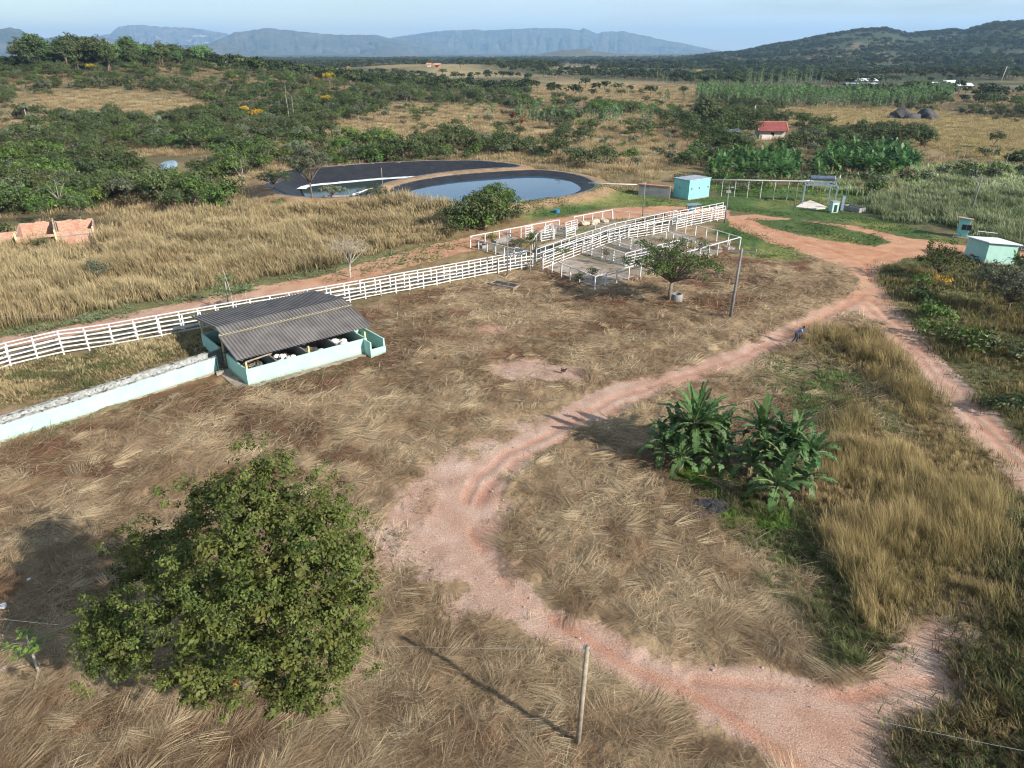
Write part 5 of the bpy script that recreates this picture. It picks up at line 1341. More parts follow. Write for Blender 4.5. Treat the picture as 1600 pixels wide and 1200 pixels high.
# ---------------------------------------------------------------- built things: materials
M_MINT = surf("mint_paint", (.30, .52, .455), (.36, .57, .51), 1.2, 0.75, 0.1, 20, spots=((.22, .32, .28), 1.6, 0.70), splash=(.22, .19, .14))
M_AQUA = surf("aqua_paint", (.17, .47, .46), (.22, .52, .50), 1.0, 0.75, 0.1, 20, spots=((.14, .30, .28), 1.6, 0.70), splash=(.20, .17, .13))
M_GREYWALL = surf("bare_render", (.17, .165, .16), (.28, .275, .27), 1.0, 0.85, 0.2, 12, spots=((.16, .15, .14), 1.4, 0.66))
M_COPING = surf("stained_coping", (.16, .16, .155), (.40, .40, .385), 2.4, 0.85, 0.2, 12, spots=((.07, .07, .065), 2.2, 0.55))
M_WHITE = surf("white_fence_paint", (.44, .445, .455), (.60, .60, .60), 1.4, 0.7, 0.15, 14, spots=((.26, .21, .17), 2.0, 0.62))
M_CONC = surf("concrete", (.22, .175, .14), (.36, .295, .24), 0.6, 0.9, 0.3, 8, spots=((.13, .095, .06), 0.8, 0.56))
M_FIBRE = surf("fibre_cement_roof", (.115, .103, .10), (.185, .168, .16), 0.7, 0.85, 0.15, 12, spots=((.12, .11, .105), 1.6, 0.64))
M_ROOFEDGE = surf("lichen_lap", (.34, .30, .20), (.44, .40, .28), 3, 0.85, 0.1)
M_WROOF = surf("white_roof", (.56, .58, .62), (.64, .65, .68), 1.0, 0.6, 0.1)
M_GROOF = surf("grey_roof_slab", (.20, .24, .29), (.32, .36, .40), 1.2, 0.6, 0.1)
M_YPOST = surf("yellow_post", (.55, .42, .20), (.65, .52, .28), 3, 0.7, 0.1)
M_DARK = surf("dark_opening", (.010, .012, .014), (.02, .022, .024), 2, 0.6, 0)
M_METAL = surf("blue_grey_steel", (.16, .21, .29), (.26, .31, .38), 2, 0.5, 0.05, metallic=.3)
M_TIMBER = surf("weathered_timber", (.20, .165, .12), (.33, .28, .21), 3, 0.9, 0.4, 20)
M_POLE = surf("concrete_pole", (.13, .125, .13), (.20, .19, .19), 2, 0.85, 0.2)
M_BRICK = None
def brick_mat():
    m, nt, N, L, P = new_mat("orange_block_brick")
    geo = N.new("ShaderNodeNewGeometry"); n = noise_node(N, L, 5.0, 5, geo.outputs['Position'], 0, .7); n2 = noise_node(N, L, .7, 4, geo.outputs['Position'])
    sx = N.new("ShaderNodeSeparateXYZ"); L.new(geo.outputs['Position'], sx.inputs[0])
    w = N.new("ShaderNodeMath"); w.operation = 'MULTIPLY'; w.inputs[1].default_value = 5.0; L.new(sx.outputs[2], w.inputs[0])
    fr = N.new("ShaderNodeMath"); fr.operation = 'FRACT'; L.new(w.outputs[0], fr.inputs[0])
    c = mixc(N, L, ramp(N, L, n.outputs[0], [(.35, 0.0), (.65, 1.0)]), (.30, .155, .10), (.47, .30, .215))
    c = mixc(N, L, ramp(N, L, fr.outputs[0], [(.86, 0.0), (.92, .6)]), c, (.55, .50, .44))
    c = mixc(N, L, ramp(N, L, n2.outputs[0], [(.55, 0.0), (.62, .6)]), c, (.35, .15, .10))
    L.new(c, P.inputs['Base Color']); P.inputs['Roughness'].default_value = .9; return m
M_BRICK = brick_mat()
M_TILE = surf("red_roof_tiles", (.16, .035, .035), (.24, .06, .05), 0.6, .8, .4, 2)
M_CLAY = surf("clay_tile_edge", (.42, .16, .10), (.52, .24, .15), 1.5, .8, .2)
M_BAG = surf("white_sack", (.55, .54, .52), (.75, .74, .72), 2.2, .8, .4, 9, spots=((.2, .18, .16), 3, .66))
M_JUNK = surf("dark_scrap", (.05, .045, .04), (.16, .14, .12), 4, .8, .4, 12)
M_GREENP = surf("green_plastic", (.01, .30, .14), (.02, .36, .18), 3, .4, .1)
M_WIRE = surf("wire", (.22, .21, .22), (.28, .27, .28), 3, .5, 0)
M_ROCK = surf("dark_rock", (.030, .028, .030), (.085, .075, .075), .35, .9, .8, 1.2, bdist=.4)
M_PIPE = surf("white_pipe", (.50, .50, .48), (.60, .60, .58), 1, .5, 0)
M_BLUEB = surf("blue_plastic", (.02, .12, .22), (.03, .18, .30), 2, .5, .1)

# ---------------------------------------------------------------- livestock shed
SO = Vector((-20.85, 50.8, 0)); SA = R(40.0)
def shed():
    t = empty("livestock_shed", SO, SA, label="open mint walled livestock shed under a wide grey corrugated roof, sacks in its pens", cat="shed")
    L_, D_, H_ = 10.7, 10.4, 1.40
    w = MB()
    th = .15
    w.box(0, 0, -.2, L_, th, H_)                           # front
    w.box(0, th, -.2, th, 4.4, H_)                          # left, near half
    w.box(0, 6.1, -.2, th, D_, H_)                          # left, far half
    w.box(th, D_ - th, -.2, L_, D_, H_)                     # back
    w.box(L_ - th, th, -.2, L_, D_ - th, H_)                # right
    w.build("outer_wall", M_MINT, t, bevel=.012)
    g = MB()
    for u in (2.67, 5.35, 8.02):
        g.box(u - .07, th, -.2, u + .07, 4.25, H_ - .02); g.box(u - .07, 6.2, -.2, u + .07, D_ - th, H_ - .02)
    g.box(th, 4.25, -.2, L_ - th, 4.4, H_ - .04); g.box(th, 6.1, -.2, L_ - th, 6.25, H_ - .04)
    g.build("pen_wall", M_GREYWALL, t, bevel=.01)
    f = MB(); f.box(-.9, -.55, -.2, L_ + .3, D_ + .3, .06); f.build("floor", M_CONC, t)
    # side pen at the right end
    e = MB(); e.box(L_ - .35, -1.15, -.2, L_ - .22, .0, H_); e.box(L_ - .22, -1.15, -.2, L_ + 1.15, -1.02, .72); e.box(L_ + 1.02, -1.02, -.2, L_ + 1.15, 3.2, H_)
    e.box(L_, 3.07, -.2, L_ + 1.02, 3.2, H_)
    e.build("side_pen", M_MINT, t, bevel=.01)
    for k, (u, v, z) in enumerate([(.12, .08, 2.0), (L_ / 2, .08, 2.0), (L_ - .12, .08, 2.0), (.12, 5.2, 3.05), (L_ / 2, 5.2, 3.05), (L_ - .12, 5.2, 3.05), (.12, D_ - .1, 2.5), (L_ / 2, D_ - .1, 2.5), (L_ - .12, D_ - .1, 2.5)]):
        p = MB(); p.box(u - .06, v - .06, 0, u + .06, v + .06, z); p.build("post", M_YPOST, t)
    b = MB(); b.beam((.1, .10, 2.02), (2.4, .55, 2.0), .07, .10); b.beam((.0, 1.25, 2.12), (L_ + .6, 1.25, 2.12), .07, .14); b.beam((.0, 3.2, 2.60), (L_ + .6, 3.2, 2.60), .07, .14); b.beam((.1, 5.2, 3.18), (L_ + .6, 5.2, 3.18), .07, .14)
    b.beam((.1, 8, 2.92), (L_ + .6, 8, 2.92), .07, .14)
    for u in (.12, L_ / 2, L_ - .12): b.beam((u, .8, 1.94), (u, 5.2, 3.08), .08, .14); b.beam((u, 5.2, 3.10), (u, 11.6, 2.45), .08, .14)
    b.build("roof_beams", M_TIMBER, t)
    def sheet(name, u0, u1, v0, z0, v1, z1_, mat, lift=0, wave=.29, amp=.085):
        n = int((u1 - u0) / wave * 6); m = MB(); rows = 7
        sv = []
        for r in range(rows + 1):
            s = r / rows; v = v0 + (v1 - v0) * s; z = z0 + (z1_ - z0) * s + lift
            for i in range(n + 1):
                u = u0 + (u1 - u0) * i / n
                ph = (i % 6) / 6; zz = amp * (1 - abs(2 * ph - 1) * 1.0) 
                zz = amp * (1.0 if ph in (1/6, 2/6, 3/6) else (.0 if ph in (5/6, 0) else .35))
                sv.append((u, v, z + zz))
        W = n + 1; fs = [(r * W + i, r * W + i + 1, (r + 1) * W + i + 1, (r + 1) * W + i) for r in range(rows) for i in range(n)]
        b0 = len(sv); sv2 = [(a, b_, c - .018) for a, b_, c in sv]
        fs += [tuple(b0 + q for q in f_[::-1]) for f_ in fs]
        me = bpy.data.meshes.new(name); me.from_pydata(sv + sv2, [], fs); me.materials.append(mat); me.update()
        link(name, me, t)
    sheet("roof", -.35, L_ + .95, .62, 2.06, 4.25, 2.98, M_FIBRE)
    sheet("roof", -.12, L_ + .88, 4.12, 3.06, 5.5, 3.40, M_FIBRE)
    sheet("roof", -.12, L_ + .88, 5.47, 3.39, 11.9, 2.58, M_FIBRE, lift=.004)
    sheet("roof_lap", -.35, L_ + .95, 4.04, 3.05, 4.22, 3.10, M_ROOFEDGE, lift=.022)
    return t
SHED = shed()
def shed_pt(u, v, z=0): return SO + Vector((u * math.cos(SA) - v * math.sin(SA), u * math.sin(SA) + v * math.cos(SA), z))
def sack_mesh(seed):
    g = random.Random(seed); bm = bmesh.new(); bmesh.ops.create_icosphere(bm, subdivisions=3, radius=1)
    for v in bm.verts:
        n = v.co.normalized(); k = 1 + .10 * math.sin(n.x * 5 + seed) * math.cos(n.y * 6 + seed) + .06 * math.sin(n.z * 9 + seed * 2)
        v.co = Vector((n.x * .34 * k, n.y * .26 * k, n.z * .17 * k)) 
        if n.x > .85: v.co.x += .08; v.co.y *= .6
    me = bpy.data.meshes.new("sack"); bm.to_mesh(me); bm.free(); me.materials.append(M_BAG); me.polygons.foreach_set("use_smooth", [True] * len(me.polygons)); return me
SACKS = [sack_mesh(k) for k in range(4)]
g = random.Random(5)
for (u0, u1, n, lb, top) in ((2.85, 4.6, 34, "white sack in the heap in the second pen from the near corner", .95), (8.15, 9.5, 26, "white sack in the heap in the farthest front pen", .95), (6.9, 7.3, 2, "white sack slumped in the dark third pen", .6)):
    for k in range(n):
        u = g.uniform(u0 + .2, u1 - .1); v = g.uniform(.35, 2.6) if n > 2 else g.uniform(1.2, 1.8); z = .12 + (top) * g.uniform(.1, 1)
        o = link("sack", g.choice(SACKS), None, shed_pt(u, v, z), g.uniform(0, 6), label=lb, cat="sack", group=lb.replace("sack", "sacks")); o.rotation_euler[0] = g.uniform(-.6, .6); s = g.uniform(.7, 1.15); o.scale = (s, s, s)
for k in range(16):
    mb = MB(); p = shed_pt(g.uniform(.35, 2.3), g.uniform(.4, 2.6), g.uniform(.2, .75)); a = g.uniform(0, 3.1); L_ = g.uniform(.25, .7)
    mb.box(-L_, -.06, -.03, L_, .06, .03); mb.box(-L_ * .5, -.2, -.02, -L_ * .3, .2, .03)
    o = mb.build("scrap_plank", M_TIMBER if k % 2 else M_COPING, loc=p, rz=a); o.rotation_euler[1] = g.uniform(-.4, .4); tag(o, "broken scrap piece piled in the nearest front pen", "scrap", "scrap pieces in the nearest pen")
mb = MB(); mb.tube([(0, 0, 0), (0, 0, .35), (0, 0, .42)], [.16, .22, .23], 12); tag(mb.build("plastic_bucket", M_GREENP, loc=shed_pt(2.1, .5, .75), smooth=False), "bright green plastic bucket on the scrap in the nearest pen", "bucket")
for (u0, u1, v0, v1, h, lb) in ((.3, 2.5, .3, 3.9, .55, "dark rubbish filling the nearest front pen"), (5.5, 7.9, .3, 3.9, .3, "dark rubbish on the floor of the third pen"), (2.8, 5.2, .3, 3.9, .45, "dark rubbish under the sacks of the second pen"), (8.1, 10.4, .3, 3.9, .5, "dark rubbish under the sacks of the farthest front pen")):
    n = 14; vs = [(u0 + (u1 - u0) * i / n, v0 + (v1 - v0) * j / n, .07 + h * (.5 + .6 * g.random()) * (0 if i in (0, n) or j in (0, n) else 1)) for j in range(n + 1) for i in range(n + 1)]
    fs = [(j * (n + 1) + i, j * (n + 1) + i + 1, (j + 1) * (n + 1) + i + 1, (j + 1) * (n + 1) + i) for j in range(n) for i in range(n)]
    me = bpy.data.meshes.new("rubbish_heap"); me.from_pydata(vs, [], fs); me.materials.append(M_JUNK); tag(link("rubbish_heap", me, None, SO, SA), lb, "rubbish", kind="stuff")

# long mint walls either side of the cattle passage
def long_wall(name, a, b, h, th, mat, label, cop=True, ext=0):
    a = Vector((*a, 0)); b = Vector((*b, 0)); d = (b - a).normalized(); a = a - d * ext; L_ = (b - a).length
    t = empty(name, a, math.atan2(d.y, d.x), label=label, cat="wall")
    mb = MB(); n = max(1, int(L_ / 3))
    for k in range(n): mb.box(L_ * k / n, -th / 2, -.3, L_ * (k + 1) / n - .004, th / 2, h)
    mb.build("wall_face", mat, t)
    if cop:
        c = MB()
        for k in range(n): c.box(L_ * k / n, -th / 2 - .04, h + .003, L_ * (k + 1) / n - .012, th / 2 + .04, h + .07 + .008 * math.sin(k * 3))
        c.build("coping", M_COPING, t)
    ft = MB(); ft.box(0, -th / 2 - .10, -.3, L_, -th / 2 - .003, .10); ft.build("footing", M_CONC, t)
    return t
wa, wb = G(0, 662, 1.4), G(338, 556, 1.4)
long_wall("mint_wall", wa, wb, 1.33, .15, M_MINT, "long mint painted wall with a thin dark coping running to the shed gate", ext=14)
wc, wd = G(0, 651, 1.37), G(322, 551, 1.37)
long_wall("grey_topped_wall", wc, wd, 1.30, .22, surf("stained_limewash", (.17, .175, .17), (.42, .43, .43), 5, .85, .15, 12, spots=((.08, .078, .07), 3.5, .58)), "long stained whitish wall just behind the mint wall, leading into the shed", ext=14)
p1_, p2_ = Vector((*wd, 0)), shed_pt(0, 6.0)
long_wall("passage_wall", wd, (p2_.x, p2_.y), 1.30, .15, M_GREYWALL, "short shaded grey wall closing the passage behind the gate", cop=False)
# gate: steel frame with bars
def gate(a, b, h, label, mat, bars=5):
    a = Vector((*a, 0)); b = Vector((*b, 0)); d = (b - a); L_ = d.length
    t = empty("steel_gate", a, math.atan2(d.y, d.x), label=label, cat="gate")
    f = MB(); f.tube([(0, 0, .1), (0, 0, h)], .03, 6); f.tube([(L_, 0, .1), (L_, 0, h)], .03, 6); f.tube([(0, 0, h), (L_, 0, h)], .03, 6); f.tube([(0, 0, .12), (L_, 0, .12)], .03, 6); f.build("gate_frame", mat, t)
    q = MB()
    for k in range(1, bars): q.tube([(L_ * k / bars, 0, .12), (L_ * k / bars, 0, h)], .012, 4)
    for z in (.45, .8, 1.1): q.tube([(0, 0, z), (L_, 0, z)], .014, 4)
    q.build("gate_bars", mat, t)
M_GATE = surf("dark_green_iron", (.03, .08, .05), (.06, .14, .07), 3, .5, .1)
ga = Vector((*wb, 0)); gd = (Vector((*wb, 0)) - Vector((*wa, 0))).normalized()
gate((ga.x - gd.x * .05, ga.y - gd.y * .05 - .12), (ga.x + gd.x * 1.35, ga.y + gd.y * 1.35 - .12), 1.5, "green iron bar gate at the end of the mint wall", M_GATE)
mb = MB(); mb.box(-.3, -.3, -.1, .3, .25, .22); tag(mb.build("concrete_block", M_CONC, loc=(*G(344, 584), 0), rz=.5, bevel=.03), "broken concrete block at the foot of the iron gate", "block")

# ---------------------------------------------------------------- white fences
M_POSTS = {}
def fence(label, pts, h, rails, spacing, name="white_rail_fence", plank=(.04, .095), post=.13, group=None, top_rail=True, mat=None, hpost=None, seed=0):
    """posts and rail rows along a line of plan points; every post and every rail row is a part"""
    g = random.Random(seed + len(pts) * 13); mat = mat or M_WHITE
    P = [Vector((p[0], p[1], 0)) for p in pts]
    t = empty(name, (P[0].x, P[0].y, 0), label=label, cat="fence", group=group); O = P[0]
    hp = hpost or h + .06
    key = (post, hp, mat.name)
    if key not in M_POSTS:
        mb = MB(); mb.box(-post / 2, -post / 2, -.4, post / 2, post / 2, hp); M_POSTS[key] = mb.mesh("post", mat, bevel=.012)
    stops = []
    for a, b in zip(P[:-1], P[1:]):
        n = max(1, round((b - a).length / spacing)); ang = math.atan2((b - a).y, (b - a).x)
        for k in range(n): stops.append((a.lerp(b, k / n), ang))
    stops.append((P[-1], ang))
    for p, an in stops:
        o = link("post", M_POSTS[key], t, p - O, an + g.uniform(-.04, .04)); o.rotation_euler[0] = g.uniform(-.02, .02); o.rotation_euler[1] = g.uniform(-.02, .02); o.location.z = g.uniform(-.04, .03)
    jl = [[g.uniform(-.05, .05) for _ in stops] for _ in rails]
    for ri, z in enumerate(rails):
        mb = MB()
        for k in range(len(stops) - 1):
            a, b = stops[k][0] - O, stops[k + 1][0] - O; d = (b - a).normalized(); s = Vector((d.y, -d.x, 0)) * (post / 2 + plank[0] / 2 + .004)
            last = ri == len(rails) - 1 and top_rail
            if last: s = Vector(); 
            zz = z if not last else hp + plank[1] * .35
            za, zb = zz + jl[ri][k] * (0 if last else 1), zz + jl[ri][k + 1] * (0 if last else 1)
            if last: mb.beam(a + Vector((0, 0, zz)) + d * .003, b + Vector((0, 0, zz)) - d * .003, post * 1.05, plank[1] * .7)
            else: mb.beam(a + s + Vector((0, 0, za)) + d * .003, b + s + Vector((0, 0, zb)) - d * .003, plank[0], plank[1])
        mb.build("rail", mat, t)
    return t
race_px = [(-70, 605), (18, 573), (100, 553), (179, 541), (289, 520), (400, 499), (547, 472), (619, 458), (703, 442), (779, 427), (832, 417)]
race = GP(race_px)
R0, R1 = Vector(race[1]), Vector(race[-1])
dn = (R1 - R0).normalized(); nn = Vector((-dn.y, dn.x))
ZR = [.25, .64, 1.03, 1.42]
fence("nearer of the two long white rail fences of the cattle race", race, 1.62, ZR, 1.85, top_rail=False, seed=1, hpost=1.75, plank=(.04, .115))
fence("farther long white rail fence with a flat top rail beside the dirt track", [(p[0] + nn.x * 1.35, p[1] + nn.y * 1.35) for p in race], 1.62, ZR + [1.7], 1.85, seed=2, plank=(.04, .115))
Z6 = [.22, .58, .94, 1.30, 1.62, 1.9][:5] + [1.62]
Z6 = [.22, .57, .92, 1.27, 1.62]
fence("tall white plank fence of the main corral line, from the race to its middle", GP([(848, 421), (880, 408), (910, 397), (950, 381), (983, 372)]), 1.85, Z6, 2.0, seed=3, name="white_plank_fence")
fence("white plank fence on the catwalk side behind the main corral line", GP([(838, 412), (900, 389), (960, 369), (1035, 352), (1056, 347)]), 1.75, Z6[1:], 2.0, seed=4, name="white_plank_fence")
fence("tall white plank fence at the far end of the corral by the lamp post", GP([(1056, 359), (1080, 353), (1110, 347), (1131, 343)]), 2.0, Z6 + [1.95], 1.9, seed=5, name="white_plank_fence")
fence("rear plank fence parallel to the tall one at the far end of the corral", GP([(1050, 352), (1095, 343), (1128, 336)]), 1.9, Z6 + [1.85], 1.9, seed=6, name="white_plank_fence")
fence("white plank fence of the inner race in the front corral", GP([(981, 374), (1010, 369), (1044, 363)]), 1.7, Z6[:4] + [1.65], 1.7, seed=7, name="white_plank_fence")
fence("white plank fence crossing the front corral on the left", GP([(910, 397), (924, 401), (940, 405), (958, 411), (976, 417)]), 1.6, Z6[:4] + [1.5], 2.0, seed=8, name="white_plank_fence")
fence("white plank fence crossing the front corral in its middle", GP([(951, 381), (985, 392), (1017, 404)]), 1.6, Z6[:4] + [1.5], 2.0, seed=9, name="white_plank_fence", )
fence("white plank fence inside the front corral parallel to its near rail", GP([(976, 417), (1020, 405), (1059, 395)]), 1.6, Z6[:4] + [1.5], 1.8, seed=10, name="white_plank_fence")
fence("white post and top rail fence along the near side of the front pen", GP([(929, 454), (963, 443), (1000, 433), (1040, 422), (1093, 407), (1120, 399), (1155, 389)]), 1.5, [1.6], 2.1, seed=11, name="white_post_fence", plank=(.05, .12), post=.12)
fence("white post and top rail fence along the left side of the front pen", GP([(929, 454), (905, 444), (877, 432), (848, 421)]), 1.5, [1.6], 1.9, seed=12, name="white_post_fence", plank=(.05, .10), post=.12)
fence("white post and rail fence along the right side of the front pen", GP([(1155, 389), (1119, 378), (1086, 369), (1056, 360)]), 1.5, [1.6], 2.1, seed=13, name="white_post_fence", plank=(.05, .08), post=.12)
fence("row of white posts with a top rail between the middle and right pens", GP([(1020, 369), (1040, 377), (1062, 386), (1085, 395)]), 1.4, [1.5], 2.2, seed=14, name="white_post_fence", plank=(.05, .07), post=.11)
fence("white post and top rail fence of the rear pen beside the dirt track", GP([(735, 387), (780, 378), (830, 368), (873, 360)]), 1.45, [1.6], 2.3, seed=15, name="white_post_fence", plank=(.05, .12), post=.14)
fence("white post and top rail fence of the far rear pen beside the dirt track", GP([(896, 355), (925, 349), (956, 343)]), 1.45, [1.6], 2.2, seed=16, name="white_post_fence", plank=(.05, .12), post=.14)
fence("white post fence on the left side of the rear pen", GP([(735, 387), (761, 394), (788, 401), (803, 405)]), 1.3, [1.4], 1.9, seed=17, name="white_post_fence", plank=(.04, .05), post=.12)
fence("white post fence on the far right side of the rear pen", GP([(958, 343), (982, 346), (1010, 349), (1034, 352)]), 1.4, [1.5], 2.6, seed=18, name="white_post_fence", plank=(.04, .05), post=.12)
fence("posts between the two rear pens", GP([(862, 362), (850, 371), (838, 381), (832, 392)]), 1.2, [1.3], 2.2, seed=19, name="white_post_fence", plank=(.04, .05), post=.12)
fence("posts crossing the far rear pen", GP([(896, 356), (930, 360), (965, 364)]), 1.1, [1.2], 2.4, seed=20, name="white_post_fence", plank=(.04, .05), post=.11)
for k, (a, b, lb) in enumerate([((821, 372), (832, 370), "leftmost short plank hurdle in the rear pen"), ((846, 379), (866, 375), "long low plank hurdle in the rear pen"), ((850, 372), (860, 368), "plank hurdle behind the long one in the rear pen"), ((864, 377), (864, 369), "plank hurdle standing crosswise in the rear pen"),
                                ((883, 365), (901, 360), "rightmost plank hurdle in the rear pen"), ((868, 368), (884, 372), "plank hurdle joining the rightmost one"), ((884, 375), (898, 371), "low plank hurdle next to the catwalk")]):
    fence(lb, GP([a, b]), 1.5, [.25, .6, .95, 1.3, 1.6], 1.8, seed=30 + k, name="plank_hurdle", group=None)
# catwalk along the race
a, b = Vector((*G(842, 404, 0), 0)), Vector((*G(1036, 346, 0), 0)); d = (b - a); L_ = d.length
t = empty("catwalk", a, math.atan2(d.y, d.x), label="raised grey plank catwalk running along the middle of the corral", cat="catwalk")
mb = MB()
for k in range(4): mb.box(0, -.50 + .26 * k, 1.46, L_, -.27 + .26 * k, 1.52)
mb.build("deck", M_TIMBER, t); n = int(L_ / 2.4)
for k in range(n + 1):
    mb = MB(); mb.box(L_ * k / n - .06, -.3, -.2, L_ * k / n + .06, .3, 1.455); mb.build("support", M_GREYWALL, t)
# head gate arch (dark timber) at the mouth of the corral
t = empty("loading_chute", (*G(815, 416), 0), math.atan2(dn.y, dn.x), label="dark timber squeeze chute arch where the rail fence meets the corral", cat="chute")
mb = MB()
for s in (-.8, .9):
    mb.tube([(-1.4, s, 0), (-1.2, s, 1.7), (-.3, s, 2.2), (.8, s, 1.9), (1.9, s, .1)], .07, 6)
mb.build("arch_frame", M_METAL, t, smooth=True)
mb = MB()
for k in range(5): mb.beam((-1.2 + k * .55, -.8, 1.8 + .3 * math.sin(k * .8)), (-1.2 + k * .55, .9, 1.8 + .3 * math.sin(k * .8)), .07, .07)
mb.build("cross_bars", M_POLE, t)
# gate between main line and end
gate(G(1044, 363), G(1056, 360), 1.9, "tall grey steel gate in the main corral line", M_METAL, 5)
# corral floors
def slab(name, px, z, mat, kind='structure'):
    mb = MB(); pts = [(p[0], p[1], z) for p in GP(px)]
    n = len(pts); mb.face(pts)
    for i in range(n):
        q = (i + 1) % n; mb.face([pts[i], (pts[i][0], pts[i][1], -.4), (pts[q][0], pts[q][1], -.4), pts[q]])
    return tag(mb.build(name, mat), kind=kind)
slab("concrete_floor", [(852, 420), (929, 450), (978, 436), (950, 424), (905, 408), (884, 408)], .13, M_CONC)
slab("concrete_floor", [(884, 408), (905, 408), (978, 436), (1060, 413), (1020, 394), (952, 378)], .126, surf("dark_worn_concrete", (.15, .12, .09), (.28, .235, .19), .5, .9, .3, 6, spots=((.14, .12, .06), .5, .52)))  # middle slab in a darker worn tone with brownish blotches
slab("concrete_floor", [(952, 378), (1020, 394), (1075, 409), (1150, 388), (1056, 361), (985, 376)], .122, surf("weedy_concrete", (.19, .155, .12), (.32, .27, .22), .4, .9, .3, 6, spots=((.17, .14, .07), .35, .54)))
slab("concrete_floor", [(738, 386), (800, 403), (826, 398), (800, 378), (782, 378)], .12, surf("pen_concrete", (.17, .14, .115), (.28, .24, .20), .5, .9, .3, 6, spots=((.10, .10, .05), .5, .52)))
slab("concrete_floor", [(840, 398), (1000, 352), (960, 347), (900, 357), (862, 364), (836, 382)], .12, surf("rear_pen_concrete", (.16, .13, .10), (.30, .26, .20), .5, .9, .3, 6, spots=((.12, .13, .05), .4, .50)))
for (a, b, h, lb) in (((772, 382), (800, 375), .5, "pale concrete feed trough in the rear pen"), ((750, 386), (758, 389), .5, "small concrete trough at the left corner of the rear pen")):
    A, B = Vector((*G(*a), 0)), Vector((*G(*b), 0)); d = B - A
    mb = MB(); L_ = d.length; w = .45
    mb.box(0, -w, .1, L_, -w + .1, h); mb.box(0, w - .1, .1, L_, w, h); mb.box(0, -w + .1, .1, .1, w - .1, h); mb.box(L_ - .1, -w + .1, .1, L_, w - .1, h); mb.box(.1, -w + .1, .1, L_ - .1, w - .1, h - .25)
    tag(mb.build("feed_trough", M_GREYWALL, loc=A, rz=math.atan2(d.y, d.x)), lb, "trough")
def rock_mesh(seed, s, mat):
    g = random.Random(seed); bm = bmesh.new(); bmesh.ops.create_icosphere(bm, subdivisions=3, radius=1)
    for v in bm.verts:
        n = v.co.normalized(); k = 1 + .22 * math.sin(n.x * 3.1 + seed) + .16 * math.cos(n.y * 4.3 + seed * 1.7) + .08 * math.sin(n.z * 7 + n.x * 9 + seed)
        v.co = Vector((n.x * s[0], n.y * s[1], max(n.z, -.3) * s[2])) * k
    me = bpy.data.meshes.new("boulder"); bm.to_mesh(me); bm.free(); me.materials.append(mat); return me
M_PALEROCK = surf("pale_rubble", (.40, .31, .22), (.52, .42, .32), 1.2, .9, .4, 5)
for k, (px, py, s, lb) in enumerate([(914, 352, .8, "left pale rubble block in the far rear pen"), (930, 350, 1.0, "middle rubble heap in the far rear pen"), (943, 347, .9, "right rubble block in the far rear pen")]):
    link("rubble_block", rock_mesh(k + 3, (s, s * .6, s * .5), M_PALEROCK), None, (*G(px, py), .2), k, label=lb, cat="rubble")
# concrete ring by the sparse tree; sunken trough
def ring(px, py, r, h, lb):
    mb = MB(); n = 20
    for k in range(n):
        a, b = 2 * math.pi * k / n, 2 * math.pi * (k + 1) / n
        q = lambda an, rr, z: (math.cos(an) * rr, math.sin(an) * rr, z)
        mb.face([q(a, r, -.1), q(b, r, -.1), q(b, r, h), q(a, r, h)]); mb.face([q(a, r, h), q(b, r, h), q(b, r - .12, h), q(a, r - .12, h)]); mb.face([q(b, r - .12, .25), q(a, r - .12, .25), q(a, r - .12, h), q(b, r - .12, h)]); mb.face([q(a, r - .12, .25), q(b, r - .12, .25), (0, 0, .25)])
    return tag(mb.build("concrete_ring", M_GREYWALL, loc=(*G(px, py), z1(*G(px, py)))), lb, "concrete ring")
ring(1057, 470, .60, .80, "weathered concrete well ring standing beside the sparse tree")
c = Vector((*G(789, 448), 0)); t = empty("stone_trough", c, math.atan2(dn.y, dn.x) - 1.15, label="sunken stone lined pit with dark inside, in front of the rail fence", cat="trough")
mb = MB(); 
for (x0, y0, x1, y1) in ((-1.7, -.75, 1.7, -.55), (-1.7, .55, 1.7, .75), (-1.7, -.55, -1.5, .55), (1.5, -.55, 1.7, .55)): mb.box(x0, y0, -.3, x1, y1, .38)
mb.build("pit_rim", surf("earthy_stone", (.16, .12, .09), (.30, .25, .20), 2, .9, .4), t, bevel=.03); mb = MB(); mb.box(-1.5, -.55, -.3, 1.5, .55, .30); mb.build("pit_shade", M_DARK, t)  # near-black box raised inside the rim stands for the shade in the pit

